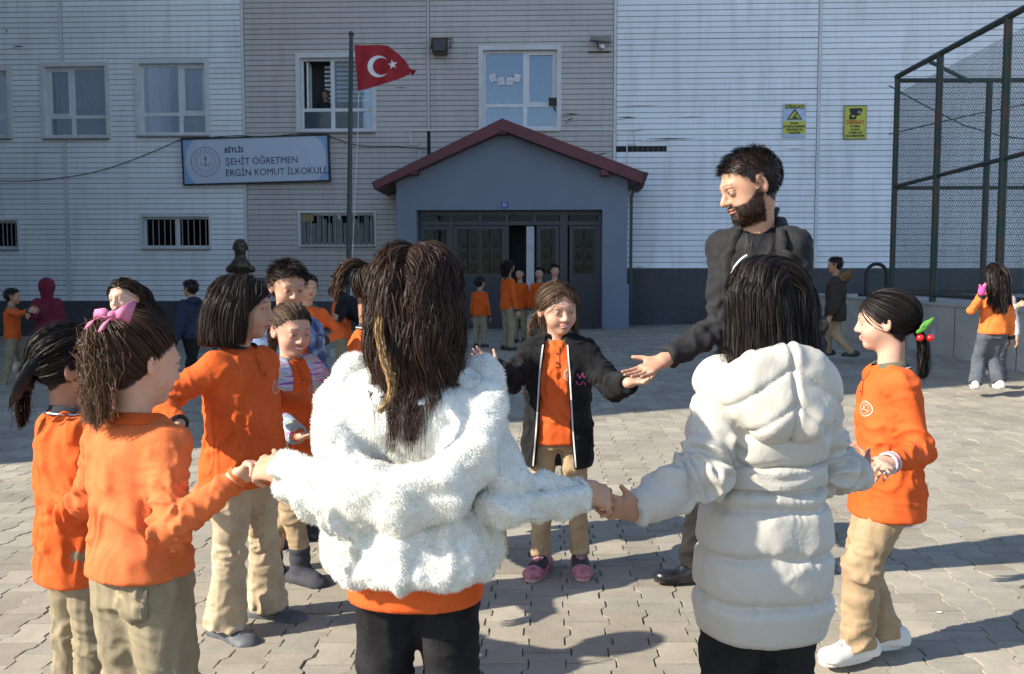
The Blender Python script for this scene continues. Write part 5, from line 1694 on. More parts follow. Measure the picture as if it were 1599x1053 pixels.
def cable(name, label, pts, r=.012, y=WY - .1, sag=0.0, loc=None):
    a = [on_y(px, py, y) for px, py in pts]; c = a[0].copy()
    # smooth through the points
    out = []
    for i in range(len(a) - 1):
        p0, p1, p2, p3 = a[max(i - 1, 0)], a[i], a[i + 1], a[min(i + 2, len(a) - 1)]
        for t in np.arange(0, 1, .2):
            out.append(.5 * ((2 * p1) + (-p0 + p2) * t + (2 * p0 - 5 * p1 + 4 * p2 - p3) * t * t + (-p0 + 3 * p1 - 3 * p2 + p3) * t ** 3))
    out.append(a[-1])
    q = MB(); q.tube([p - c for p in out], r, 5); o = q.build(name, plain('cable_black', (.02, .02, .022), .6), None, True); o.location = c
    tag(o, label, 'cable'); return o
cable('power_cable', 'black cable drooping across the white siding to the school sign', [(-40, 281), (30, 283), (90, 279), (160, 266), (225, 243), (283, 218)])
cable('power_cable', 'black cable sagging from the school sign behind the flagpole to the porch', [(515, 213), (548, 225), (580, 229), (620, 229), (668, 233)])
cable('power_cable', 'thin cable running along the top edge of the school sign', [(283, 216), (330, 215), (372, 212), (410, 214), (470, 209), (514, 210)], .01)

# ------------------------------------------------------------------ flagpole and flag
FD = 15.0
b0 = P(544, 470, FD); t0 = P(548.5, 55, FD)
fp = thing('flagpole', 'slim dark flagpole standing in front of the school', 'flagpole', (b0[0], b0[1], gz(b0[0])))
bl = np.array(fp.location); dirp = (t0 - b0) / (t0[2] - b0[2]); foot = b0 - dirp * (b0[2] - bl[2])
q = MB(); q.tube([foot - bl, foot - bl + (t0 - foot) * .5, t0 - bl], [.045, .04, .034], 10); q.build('pole', plain('pole_dark', (.03, .035, .035), .45), fp, True)
q = MB(); q.tube([t0 - bl, t0 - bl + V3(0, 0, .03), t0 - bl + V3(0, 0, .06)], [.05, .052, .02], 10); q.build('finial', plain('pole_dark', (.03, .035, .035), .45), fp, True)
q = MB(); q.box((-.25, -.25, -.05), (.25, .25, .12)); q.build('base', M_WALLC, fp)
q = MB(); hp = P(560, 143, FD) - bl; q.tube([hp, P(559, 200, FD) - bl, foot - bl + V3(.06, 0, 1.0)], .006, 4); q.build('halyard', M_TRIM, fp)
# flag surface: bilinear patch through its outline with ripples
FT = [(553, 70), (570, 71), (590, 70), (606, 72), (622, 84), (634, 96), (640, 107)]
FB = [(559, 142), (574, 139), (590, 134), (606, 129), (622, 124), (632, 120), (641, 115)]
def flag_pt(u, v, off=0.0):
    k = u * 6; i = min(int(k), 5); f = k - i
    a = np.array(FT[i]) * (1 - f) + np.array(FT[i + 1]) * f; b = np.array(FB[i]) * (1 - f) + np.array(FB[i + 1]) * f
    p = a * (1 - v) + b * v
    dd = FD - off + .10 * math.sin(u * 7.5 + v * 1.3) * (0.2 + u) + .04 * math.sin(u * 17 + v * 3)
    return P(p[0], p[1], dd)
fo = P(553, 70, FD); nu, nv = 44, 24
V = []; Q = []
for i in range(nu + 1):
    for j in range(nv + 1): V.append(flag_pt(i / nu, j / nv) - fo)
for i in range(nu):
    for j in range(nv): a = i * (nv + 1) + j; Q.append((a, a + nv + 1, a + nv + 2, a + 1))
M_FLAG = plain('flag_red', (.33, .008, .015), .7, var=.1, bmp=.15, bscale=200)
flag = thing('turkish_flag', 'red flag with white crescent and star flying from the flagpole', 'flag', fo)
new_obj('cloth', np_mesh('cloth', np.array(V), np.array(Q)), flag, M_FLAG)
def flag_shape(name, pts, faces, mat):
    v = [flag_pt(u, w, .015) - fo for u, w in pts]; q = MB(); q.add(v, faces); return q.build(name, mat, flag)
# crescent in px space -> (u,v)
def px2uv(px, py):
    best = None
    u = 0.0
    # invert along x
    lo, hi = 0.0, 1.0
    for _ in range(30):
        m = (lo + hi) / 2; k = m * 6; i = min(int(k), 5); f = k - i
        a = np.array(FT[i]) * (1 - f) + np.array(FT[i + 1]) * f; b = np.array(FB[i]) * (1 - f) + np.array(FB[i + 1]) * f
        v = (py - a[1]) / (b[1] - a[1]); x = a[0] * (1 - v) + b[0] * v
        if x < px: lo = m
        else: hi = m
    return m, min(max(v, .01), .99)
n = 30; out = []; inn = []
for i in range(n + 1):
    t = math.radians(38) + math.radians(284) * i / n
    out.append((591 + 17.0 * math.cos(t), 104 - 17.0 * math.sin(t)))
    th2 = math.radians(51) + math.radians(258) * i / n
    inn.append((595.5 + 13.4 * math.cos(th2), 104 - 13.4 * math.sin(th2)))
pts = [px2uv(*p) for p in out + inn]
flag_shape('crescent', pts, [(i, i + 1, i + n + 2, i + n + 1) for i in range(n)], M_WHITE)
sp_ = [(613 + (8.0 if i % 2 == 0 else 3.1) * math.cos(math.radians(172) + PI * i / 5), 101 - (8.0 if i % 2 == 0 else 3.1) * math.sin(math.radians(172) + PI * i / 5)) for i in range(10)]
flag_shape('star', [px2uv(*p) for p in sp_] + [px2uv(613, 101)], [(i, (i + 1) % 10, 10) for i in range(10)], M_WHITE)
q = MB(); q.tube([P(641, 110, FD) - fo, P(646, 112, FD - .05) - fo, P(643, 118, FD) - fo], [.03, .05, .01], 6); q.build('curled_corner', M_FLAG, flag, True)

# ------------------------------------------------------------------ bust
BD = 16.5; bc = P(376, 430, BD); bg_ = np.array([bc[0], bc[1], gz(bc[0])])
bust = thing('bronze_bust', 'dark bronze bust of a man on a grey stone pedestal beside the flagpole', 'statue', bg_)
zt = P(376, 373, BD)[2] - bg_[2]; zc = P(376, 426, BD)[2] - bg_[2]
F = SDF(); hc = V3(0, 0, zt - .165)
f_ = nrm(V3(.25, -1, 0)); l_ = V3(-f_[1], f_[0], 0)
A_ = [f_, l_, Z]
F.u(Ell(hc + Z * .03, A_, [.155, .125, .135]), .02).u(Ell(hc + f_ * .05 - Z * .06, A_, [.095, .095, .115]), .04).u(Ell(hc + f_ * .13 - Z * .02, A_, [.03, .018, .04]), .03)
F.u(Ell(hc + f_ * .11 + Z * .035, A_, [.04, .075, .015]), .02).sub(Ell(hc + f_ * .15 + l_ * .05 + Z * .005, A_, [.03, .03, .02]), .02).sub(Ell(hc + f_ * .15 - l_ * .05 + Z * .005, A_, [.03, .03, .02]), .02)
F.u(Ell(hc + l_ * .125 - Z * .01, A_, [.03, .015, .045]), .01).u(Ell(hc - l_ * .125 - Z * .01, A_, [.03, .015, .045]), .01)
F.u(Cap(hc - Z * .1, V3(0, 0, zc + .12), .088, .10), .05)
F.u(Cap(V3(0, 0, zc + .17), V3(0, 0, zc + .06) + l_ * .20, .085, .065), .05).u(Cap(V3(0, 0, zc + .17), V3(0, 0, zc + .06) - l_ * .20, .085, .065), .05).u(Cap(V3(0, 0, zc + .12) + f_ * .05, V3(0, 0, zc - .12), .16, .10), .08)
F.cut(Plane(V3(0, 0, zc - .15), -Z))
V, Q = F.mesh(.014, None, 1)
new_obj('head_and_shoulders', np_mesh('h', V, Q), bust, plain('bronze', (.075, .055, .035), .38, .55, var=.25, vscale=9, bmp=.3, bscale=30))
q = MB(); q.box((-.30, -.24, .25), (.42, .30, zc - .15)); q.box((-.36, -.30, zc - .15 - .0), (.48, .36, zc - .09)); q.box((-.42, -.36, -.05), (.54, .42, .25)); q.build('pedestal', m_concrete('pedestal_stone', (.11, .115, .125), 2), bust)

# ------------------------------------------------------------------ retaining wall, cage
RX = 5.75
q = MB(); q.box((RX, 8.6, -.4), (15, WY - .3, gz(RX) + .72)); rw = q.build('retaining_wall', M_WALLC); tag(rw, 'low pale concrete retaining wall under the wire cage', 'wall')
q = MB(); q.box((RX - .02, 8.58, gz(RX) + .722), (RX + .28, WY - .3, gz(RX) + .76)); q.build('coping', M_WALLC, rw)
for yy in (11.2, 12.9, 14.6, 16.8):
    q = MB(); q.box((RX - .006, yy, -.3), (RX - .001, yy + .012, gz(RX) + .71)); q.build('joint', plain('joint_rust', (.12, .09, .07), .9), rw)
q = MB()
for (yy, zz) in ((15.0, .50), (13.6, .42)):
    for k in range(4):
        t = PI * k / 4; q.bar((RX - .004, yy - .09 * math.cos(t), zz - .09 * math.sin(t)), (RX - .004, yy + .09 * math.cos(t), zz + .09 * math.sin(t)), .014, .002, up=(1, 0, 0))
q.build('chalk_mark', plain('chalk', (.62, .66, .75), .9), rw)
cage = thing('wire_cage', 'tall rusty green steel cage with chain-link mesh on the retaining wall', 'cage', (RX + .12, 15.6, gz(RX) + .76))
cb = np.array(cage.location)
M_GREEN = None
def rusty():
    m, nt, b = _nt('green_rusty_paint'); v = coords(nt)
    n1 = noise(nt, v, 3.0, 6, .65); n2 = noise(nt, v, 25, 4, .6)
    c = mixcol(nt, maprange(nt, n1, .48, .58, 0, 1), (.020, .045, .036), (.075, .04, .028))
    c = mixcol(nt, maprange(nt, n2, .55, .70, 0, .6), c, (.05, .03, .02))
    nt.links.new(c, b.inputs['Base Color']); b.inputs['Roughness'].default_value = .6; bump(nt, b, n2, .3, .004); return m
M_GREEN = rusty()
ZT = P(1383, 130, 15.6 * cy_ + 0)[2]
CX = RX + .12; CYf, CYb = 8.7, 15.6
# front-left side along y, back side along x
ptop = lambda y: 4.62 - .012 * (15.6 - y)
def cpart(q, name, mat=None, parent=None):
    q.v = [tuple(np.array(p) - cb) for p in q.v]; return q.build(name, mat or M_GREEN, parent or cage, True)
for (x, y, r) in ((CX, 15.6, .055), (CX, 13.95, .06), (CX, 11.95, .062), (CX, 9.6, .06), (CX + 1.52, 15.6, .06), (CX + 4.0, 15.6, .06)):
    q = MB(); q.tube([(x, y, cb[2] - .05), (x, y, (ptop(y) if x == CX else 4.55))], r * .85, 10); cpart(q, 'post')
for (a, b, r) in (((CX, 15.65, 4.62), (CX, 8.6, 4.53), .045), ((CX, 15.6, 2.78), (CX, 8.6, 2.78), .032), ((CX, 15.6, 4.55), (CX + 8, 15.6, 4.50), .04), ((CX, 15.6, 2.76), (CX + 8, 15.6, 2.74), .032), ((CX, 15.6, cb[2] + .12), (CX, 8.6, cb[2] + .08), .035), ((CX, 15.6, cb[2] + .15), (CX + 8, 15.6, cb[2] + .1), .035), ((CX, 14.4, 4.6), (CX + 1.2, 15.6, 4.52), .032)):
    q = MB(); q.tube([a, b], r, 8); cpart(q, 'rail')
M_WIRE = plain('wire_grey_green', (.05, .07, .065), .5, bmp=0)
def chain(q, o, u, L, z0, z1, s=.062, r=.0022):
    u = np.array(u, float); nseg = int((z1 - z0) / s); ncol = int(L / s)
    side = np.cross(u, Z)
    for k in range(-nseg, ncol + nseg):
        for dr_ in (1, -1):
            # diagonal line across panel clipped to 0..L
            s0 = k * s if dr_ == 1 else k * s + (z1 - z0)
            za, zb = z0, z1; a_, b_ = s0, s0 + dr_ * (z1 - z0)
            if dr_ == 1:
                if b_ < 0 or a_ > L: continue
                if a_ < 0: za = z0 - a_; a_ = 0
                if b_ > L: zb = z1 - (b_ - L); b_ = L
            else:
                if a_ < 0 or b_ > L: continue
                if a_ > L: za = z0 + (a_ - L); a_ = L
                if b_ < 0: zb = z1 + b_; b_ = 0
            if zb - za < .05: continue
            pa = o + u * a_ + Z * za; pb_ = o + u * b_ + Z * zb
            t = nrm(pb_ - pa); w = np.cross(t, side); w = nrm(w)
            q.add([pa + w * r, pb_ + w * r, pb_ - w * r * .5 + side * r * 1.4, pa - w * r * .5 + side * r * 1.4, pa - w * r * .5 - side * r * 1.4, pb_ - w * r * .5 - side * r * 1.4], [(0, 1, 2, 3), (3, 2, 5, 4), (4, 5, 1, 0)])
q = MB(); chain(q, V3(CX + .02, 15.6, 0), (0, -1, 0), 6.9, cb[2] + .05, 4.35); o = cpart(q, 'chain_link', M_WIRE); o['kind'] = 'stuff'
q = MB(); chain(q, V3(CX, 15.58, 0), (1, 0, 0), 8.0, cb[2] + .05, 4.5); o = cpart(q, 'chain_link', M_WIRE); o['kind'] = 'stuff'
def cage_cable(pts, lab):
    q = MB(); a = [P(*p) for p in pts]; q.tube([p - a[0] for p in a], .011, 5); o = q.build('slack_cable', plain('cable_black', (.02, .02, .022), .6), None, True); o.location = a[0]; tag(o, lab, 'cable')
cage_cable([(1388, 134, 15.9), (1440, 163, 15.9), (1505, 196, 15.85), (1560, 212, 15.8), (1620, 220, 15.8)], 'black cable slanting down to the right inside the wire cage')
cage_cable([(1388, 210, 15.9), (1450, 195, 15.9), (1530, 177, 15.85), (1620, 160, 15.8)], 'thin black cable slanting up to the right inside the wire cage')
# hoop and clutter inside the cage
c = np.array([CX + .35, 17.3, cb[2]]); tr = thing('climbing_hoop', 'black metal hoop standing inside the wire cage', 'hoop', c)
q = MB(); q.tube([(-.19, 0, 0), (-.19, 0, .42)] + [(.19 * -math.cos(t), 0, .42 + .2 * math.sin(t)) for t in np.linspace(.2, PI - .2, 9)] + [(.19, 0, .42), (.19, 0, 0)], .035, 8); q.build('tube', plain('rubber_black', (.012, .012, .013), .6), tr, True)
q = MB(); q.box((-.3, -.1, -.0), (.3, .1, .06)); q.build('foot', plain('rubber_black', (.012, .012, .013), .6), tr)

# ------------------------------------------------------------------ neighbours (mostly out of frame; they shade the yard and close the view)
M_NB = plain('neighbour_render', (.70, .68, .64), .9, var=.08, vscale=.4)
C0 = ground_at(0, 6.29) * 1.0
d_ = 4.6
cnx = C0[0] - d_ * math.cos(SHADOW_AZ) - .25; cny = C0[1] - d_ * math.sin(SHADOW_AZ)
nb = thing('apartment_block', 'tall pale apartment block left of the yard', 'building', (cnx - 8, cny + 5, 0))
q = MB(); bx0, by0 = np.array(nb.location)[:2]

for (xe, ya, yb_, hh_) in ((cnx, cny, 12.2, 26), (-10.3, 12.2, 15.6, 21), (-12.4, 15.6, 18.9, 17.5), (-14.8, 18.9, 23.0, 13.5)):
    q = MB(); q.box((cnx - 14 - bx0, ya - by0, -1), (xe - bx0, yb_ - by0, hh_)); q.build('wall', M_NB, nb)
for fl in range(7):
    for k in range(2):
        q = MB(); q.box((cnx - bx0 - .001, cny + 1.2 + k * 3.1 - by0, 1.2 + fl * 3.3), (cnx - bx0 + .03, cny + 2.5 + k * 3.1 - by0, 2.8 + fl * 3.3)); q.build('window', M_PVC, nb)
nb2 = thing('brick_building', 'sunlit brick and plaster building beyond the right corner of the school', 'building', (24, 34, 0))
m, nt, b = _nt('brick_wall'); br = N(nt, 'ShaderNodeTexBrick'); v = coords(nt); 
mp = N(nt, 'ShaderNodeMapping'); nt.links.new(v, mp.inputs[0]); mp.inputs['Rotation'].default_value = (PI / 2, 0, 0); nt.links.new(mp.outputs[0], br.inputs[0])
br.inputs['Scale'].default_value = 3.0; br.inputs['Color1'].default_value = (.45, .16, .09, 1); br.inputs['Color2'].default_value = (.36, .12, .07, 1); br.inputs['Mortar'].default_value = (.4, .37, .33, 1); nt.links.new(br.outputs[0], b.inputs[0]); b.inputs['Roughness'].default_value = .9
q = MB(); q.box((-9, 0, -1), (10, 8, 12)); q.build('wall', m, nb2)
q = MB(); q.box((-9.02, -.05, 6.2), (10, -.002, 7.0)); q.box((-9.02, -.05, 2.8), (10, -.002, 3.4)); q.build('floor_band', M_NB, nb2)

# ================================================================== PEOPLE
M_OR = fabric('orange_knit', ORANGE, .92, 700, .35, .15, .10, .30, 10)
M_ORD = fabric('orange_knit_dark', (.66, .10, .008), .92, 700, .35, .12, .10, .30, 10)
M_KH = fabric('khaki_twill', (.40, .285, .17), .9, 900, .25, .1, .13, .35, 12)
M_KHG = fabric('khaki_olive', (.30, .245, .155), .9, 900, .25, .1, .13, .4, 12)
M_KHL = fabric('khaki_pale', (.50, .40, .27), .9, 900, .25, .1, .13, .35, 12)
M_BLKT = fabric('black_trouser', (.012, .011, .012), .85, 900, .2, .15, .2, .3, 9)
M_GRYT = fabric('grey_trouser', (.10, .11, .13), .9, 700, .3, .2, .2, .4, 9)
M_COLL = fabric('collar_olive', (.13, .13, .085), .9, 600, .4)
M_COLD = fabric('collar_dark', (.035, .04, .045), .9, 600, .4)
M_STR = plain('stripe_white', (.62, .62, .60), .8, bmp=.1)
M_EMB = plain('emblem_pink', (.70, .40, .33), .8, bmp=.1)
M_EMBK = plain('emblem_mark_red', (.55, .10, .06), .8, bmp=.1)
M_BTN = plain('button_dark', (.05, .03, .02), .4, bmp=0)
M_SHB = plain('shoe_black', (.02, .02, .022), .5, var=.3, vscale=20, bmp=.3, bscale=90)
M_SHG = plain('shoe_grey', (.085, .09, .10), .6, var=.3, vscale=20, bmp=.5, bscale=110)
M_SOLE = plain('sole_black', (.02, .02, .02), .8)
M_SOLEW = plain('sole_white', (.62, .60, .55), .6)
M_SHW = plain('shoe_white', (.72, .68, .62), .7, bmp=.5, bscale=90)
M_LACE = plain('lace_grey', (.16, .16, .17), .8)
DKB = (.030, .018, .012)
BLK = (.011, .008, .007)

# ---- girl in the white fleece coat, back to the camera
A = Person('girl seen from behind in a fluffy white hooded coat with long dark wavy hair', 1.345, ground_at(646, 1.90), 3, head=(2, 4, 0), skin=SKIN,
           arms=(dict(w=P(436, 736, 1.92), hint=V3(-.2, -.5, -1), d=nrm(P(392, 728, 1.98) - P(436, 736, 1.92)), n=V3(0, .8, -.5), curl=(30, 35, 25), thumb=.5),
                 dict(w=P(910, 770, 1.96), hint=V3(.2, -.6, -1), d=nrm(P(972, 782, 2.02) - P(910, 770, 1.96)), n=V3(-.1, .75, -.6), curl=(28, 34, 25), thumb=.25)), hs=.205)
A.body()
A.pants(M_BLKT, (.072, .060, .062), .006, .50, 3)
A.shoes(M_SHB, M_SOLE)
A.shirt(M_OR, .440, .010, sleeves=False, amp=.004, flare=.012, label=None)
def fleece(name):
    m, nt, b = _nt(name); v = coords(nt)
    n1 = noise(nt, v, 45, 4, .7, 1.0); n2 = noise(nt, v, 180, 3, .7); n3 = noise(nt, v, 7, 3)
    c = mixcol(nt, maprange(nt, n1, .35, .65, 0, 1), (.74, .73, .66), (.86, .85, .80))
    c = mixcol(nt, maprange(nt, n3, .55, .75, 0, .35), c, (.72, .69, .58))
    nt.links.new(c, b.inputs['Base Color']); b.inputs['Roughness'].default_value = 1; b.inputs['Specular IOR Level'].default_value = .1
    b.inputs['Sheen Weight'].default_value = .5
    b.inputs['Subsurface Weight'].default_value = .25; b.inputs['Subsurface Radius'].default_value = (1, .9, .7); b.inputs['Subsurface Scale'].default_value = .01
    p = bump(nt, b, n1, .5, .012); bump(nt, b, n2, .6, .005, p); return m
M_FL = fleece('white_fleece')
F = SDF(); q_ = A.s; k = A.H
rows = []
for (z, w, d, of) in ((.485, .162, .140, -.012), (.507, .176, .148, -.014), (.548, .170, .142, -.010), (.60, .148, .120, -.004), (.635, .128, .104, 0), (.66, .130, .094, 0), (.71, .136, .096, 0), (.75, .120, .090, 0), (.78, .088, .078, 0), (.80, .07, .065, 0)):
    rows.append((z * k, w * q_, d * q_, of, 0))
F.u(Loft(V3(0, 0, 0), A.fwd, A.left, rows, 2.2), .02)
for side in (1, -1):
    F.u(Cap(A.neckb - Z * .04, A.sh[side], .048 * q_, .054 * q_), .05)
    F.u(Cap(A.sh[side], A.el[side], .056 * q_, .054 * q_), .02)
    E_, W_ = A.el[side], A.wr[side]
    F.u(Cap(E_, E_ + (W_ - E_) * .7, .054 * q_, .048 * q_), .015)
    F.u(Tube(E_ + (W_ - E_) * .4, W_, Z, .050 * q_, .050 * q_, .044 * q_, .044 * q_, flat=True), .012)
V, Q = F.mesh(.0075, None, 2)
Nn = vnormals(V, Q)
rel = V @ np.stack([A.left, A.fwd, Z], 1)
zz = rel[:, 2] / k
ang = np.arctan2(rel[:, 0], -rel[:, 1])
pleat = crz(vnoise(np.stack([ang * 2.6 + vnoise(V * 6, 2) * 1.0, zz * 2.4, zz * 0], -1), 3), 3.0, .6) - .45
wp = np.clip((.64 - zz) / .04, 0, 1)
disp = pleat * .024 * wp * np.clip((zz - .475) / .05, .35, 1)
f2 = crz(vnoise(V * np.array([11, 11, 8]) + vnoise(V * 7, 3)[:, None] * 1.6, 5), 2.6) - .4
disp += f2 * .008 + (vnoise(V * 55, 8) - .5) * .008
disp -= np.exp(-((zz - .636) / .011) ** 2) * .022
V = V + Nn * disp[:, None]
coat = A.part('coat', V, Q, M_FL)
M_PILE = pile('fleece_pile', (.92, .905, .835), .45)
fur_on(A, V, Q, 150000, .0070, None, 3, .0014, .35, parent=coat, mat=M_PILE)
# hood lying on the back: a thick rolled rim hanging in a U and the bag under it
F = SDF()
B_ = -A.fwd
nb_ = A.neckb
def hp(x, y, z): return nb_ + A.left * x * q_ + B_ * y * q_ + Z * z * q_
rim = [hp(.140, -.02, -.012), hp(.155, .04, -.055), hp(.140, .108, -.115), (hp(.082, .145, -.168)), hp(.0, .160, -.192), hp(-.082, .145, -.168), hp(-.140, .108, -.115), hp(-.155, .04, -.055), hp(-.140, -.02, -.012)]
for i in range(len(rim) - 1): F.u(Cap(rim[i], rim[i + 1], .031 * q_, .031 * q_), .015)
for i in range(2, 6):
    a_, b_ = rim[i], rim[i + 1]; F.u(Cap(a_ - Z * .045 * q_ - B_ * .02, b_ - Z * .045 * q_ - B_ * .02, .038 * q_, .038 * q_), .03)
F.u(Ell(hp(0, .050, -.095), [A.left, B_, Z], [.165 * q_, .062 * q_, .085 * q_]), .04)
F.u(Cap(hp(.13, -.03, .0), hp(.09, -.075, -.05), .035 * q_, .03 * q_), .02).u(Cap(hp(-.13, -.03, .0), hp(-.09, -.075, -.05), .035 * q_, .03 * q_), .02)
V, Q = F.mesh(.007, None, 2)
Nn = vnormals(V, Q); V = V + Nn * ((ridge(vnoise(V * np.array([12, 12, 16]), 4)) - .5) * .012 + (vnoise(V * 55, 8) - .5) * .008)[:, None]
hood = A.part('hood', V, Q, M_FL)
fur_on(A, V, Q, 60000, .0070, None, 5, .0014, .3, parent=hood, mat=M_PILE)
# open front panel swinging out at the right with beige lining
F = SDF(); a_ = P(772, 735, 1.95) - A.pos; b_ = P(776, 872, 1.97) - A.pos
F.u(Tube(a_ + (b_ - a_) * -.1, b_, V3(.8, .6, 0), .012, .008, .036, .008, flat=True), .01)
V, Q = F.mesh(.005, None, 1); A.part('coat_lining', V + (vnormals(V, Q) * ((vnoise(V * 20, 3) - .5) * .01)[:, None]), Q, fabric('lining_beige', (.50, .42, .27), .9))
hair_loose(A, n=13000, L=.30, part=.0, vol=.024, wave=.008, wfreq=11, col=(.036, .019, .0125), width=.00125, seed=4, back=.35, clump=.45, nclump=70, steps=24, lvar=.48, spread=.5, wind=(.15, -.05, 0), tips=(.05, .026, .017),
           caps=[(hp(-.12, .035, -.10), hp(.12, .035, -.10), .088 * q_), (hp(-.08, .06, -.18), hp(.08, .06, -.18), .10), (hp(0, .05, -.02), hp(0, .02, .1), .06)], grav=1.0)
# single golden strand
rng_ = np.random.default_rng(3); pts = [(596, 470, 1.83), (591, 520, 1.79), (598, 560, 1.755), (611, 590, 1.735), (612, 615, 1.725), (594, 642, 1.72)]
base = np.array([P(*p) - A.pos for p in pts]); tq = np.linspace(0, 5, 22); base = np.stack([np.interp(tq, range(6), base[:, i]) for i in range(3)], 1)
for _ in range(3): base[1:-1] = (base[:-2] + base[1:-1] * 2 + base[2:]) / 4
st = base[None] + rng_.normal(0, .0042, (130, 1, 3)) * (1 - .5 * np.linspace(0, 1, 22))[None, :, None] + rng_.normal(0, .0012, (130, 22, 3))
build_hair(A, st, .0018, (.30, .185, .075), rng_, 3, .25, name='golden_strand')

# ---- girl in the pale puffer coat, back to the camera
Bp = Person('girl seen from behind in a pale grey belted puffer coat with straight dark hair', 1.31, ground_at(1200, 2.20), -12, head=(-12, 6, 2), skin=SKIN_D,
            arms=(dict(w=P(990, 798, 2.06), hint=V3(.1, -.4, -1), d=nrm(P(930, 790, 1.98) - P(990, 798, 2.06)), n=V3(.1, .9, .1), curl=(30, 35, 25), thumb=.55),
                  dict(w=P(1345, 742, 2.42), hint=V3(-.1, -.3, -1), d=V3(.35, .9, .2), n=V3(-.6, .2, .4), curl=(35, 35, 30))), hs=.205)
Bp.body()
Bp.pants(M_BLKT, (.088, .075, .078), .006, .50, 5)
Bp.shoes(M_SHB, M_SOLE)
def puffer(name, col, rough=.5):
    m, nt, b = _nt(name); v = coords(nt)
    n1 = noise(nt, v, 11, 4, .55, 1.2); n2 = noise(nt, v, 60, 3, .6, .5)
    nt.links.new(mixcol(nt, maprange(nt, n1, .3, .7, 0, 1), tuple(c * .95 for c in col), col), b.inputs['Base Color'])
    b.inputs['Roughness'].default_value = rough; b.inputs['Specular IOR Level'].default_value = .3
    b.inputs['Sheen Weight'].default_value = .1
    p = bump(nt, b, n1, .22, .02); bump(nt, b, n2, .10, .005, p); return m
M_PUF = puffer('pale_puffer', (.53, .495, .43))
F = SDF(); q_ = Bp.s; k = Bp.H
rows = []
for (z, w, d) in ((.298, .150, .125), (.35, .168, .140), (.46, .163, .136), (.55, .150, .124), (.585, .140, .115), (.615, .140, .115), (.67, .150, .122), (.73, .142, .115), (.765, .11, .09), (.79, .08, .07), (.805, .06, .06)):
    rows.append((z * k, w * q_ * .93, d * q_ * .93))
F.u(Loft(V3(0, 0, 0), Bp.fwd, Bp.left, rows, 2.2), .02)
for side in (1, -1):
    F.u(Cap(Bp.neckb - Z * .06, Bp.sh[side], .050 * q_, .056 * q_), .05)
    F.u(Cap(Bp.sh[side], Bp.el[side], .058 * q_, .052 * q_), .03)
    E_, W_ = Bp.el[side], Bp.wr[side]
    F.u(Cap(E_, E_ + (W_ - E_) * .6, .051 * q_, .044 * q_), .02)
    F.u(Tube(E_ + (W_ - E_) * .35, W_, Z, .048 * q_, .048 * q_, .038 * q_, .038 * q_, flat=True), .012)
V, Q = F.mesh(.0048, None, 2)
Nn = vnormals(V, Q); zz = V[:, 2] / k
lev = np.array([.37, .455, .545, .578, .622, .685, .75])
dm = np.full(len(V), 1e9); arm_ = np.zeros(len(V)); bestd = np.full(len(V), 1e9); sarm = np.zeros(len(V)); farr = np.zeros(len(V))
wob = (vnoise(V * 14, 4) - .5) * .012
quil = np.min(np.abs(zz[:, None] + wob[:, None] - lev[None]), axis=1) * k
tor = 1 - np.exp(-(quil / .011) ** 1.1)
for side in (1, -1):
    for (a, b, of) in ((Bp.sh[side], Bp.el[side], 0.), (Bp.el[side], Bp.wr[side], .22)):
        t, d, c = seg_param(V, a, b); L = np.linalg.norm(b - a); m = d < bestd
        s_ = (t * L + of); bestd[m] = d[m]; sarm[m] = s_[m]
        rr = V - c; an = np.stack([s_ * 30 + (rr @ Z) * 8, (rr @ Z) * 12, (rr @ Bp.fwd) * 12], -1); fv = crz(vnoise(an + vnoise(V * 9, 2)[:, None] * 1.5, 3), 3.0, .5) - .4
        farr[m] = (fv * (.4 + 1.2 * np.exp(-((t - (1 if of == 0 else 0)) / .5) ** 2)))[m]
inarm = np.clip((.095 - bestd) / .03, 0, 1) * (sarm > .05)
aq = 1 - np.exp(-(np.abs(((sarm + .03) % .125) - .0625) / .016) ** 1.2)
crease = (ridge(vnoise(V * np.array([16, 16, 9]) + vnoise(V * 7, 5)[:, None] * 2.2, 6)) - .5) * .009
# small pulls along the seams
pull = (ridge(vnoise(np.stack([np.arctan2(V @ Bp.left, V @ Bp.fwd) * 9, zz * 6, zz * 0], -1), 2)) - .5) * .010 * np.exp(-(quil / .02) ** 2)
belt = np.exp(-((zz - .60) / .017) ** 4)
disp = (tor * .024 - .012 + pull * (1 - belt)) * (1 - inarm) * (1 - belt) + (aq * .012 - .006 + farr * .020) * inarm + crease * (1 - belt * .8) + belt * (np.abs(np.sin(zz * k * 330)) * .0022 - .003) * (1 - inarm)
V = V + Nn * smooth_scalar(disp, Q, 2)[:, None]
Bp.part('puffer_coat', V, Q, M_PUF)
F = SDF(); F.u(Loft(V3(0, 0, 0), Bp.fwd, Bp.left, [(.580 * k, .138 * q_, .1165 * q_), (.586 * k, .1425 * q_, .1205 * q_), (.600 * k, .1415 * q_, .1195 * q_), (.614 * k, .1425 * q_, .1205 * q_), (.620 * k, .138 * q_, .1165 * q_)], 2.2), .004)
V, Q = F.mesh(.0045, None, 1); V = V + vnormals(V, Q) * ((np.abs(np.sin(V[:, 2] * 330)) * .003 + (crz(vnoise(V * np.array([9, 9, 30]), 3), 3) - .4) * .004))[:, None]
Bp.part('belt', V, Q, M_PUF)
F = SDF(); B_ = -Bp.fwd; nb_ = Bp.neckb
def hp(x, y, z): return nb_ + Bp.left * x * q_ * .93 + B_ * y * q_ + Z * (z * .86 + .004) * q_
top = [hp(.130, -.03, -.07), hp(.125, .04, -.045), hp(.072, .085, .015), hp(0, .10, .030), hp(-.072, .085, .015), hp(-.125, .04, -.045), hp(-.130, -.03, -.07)]
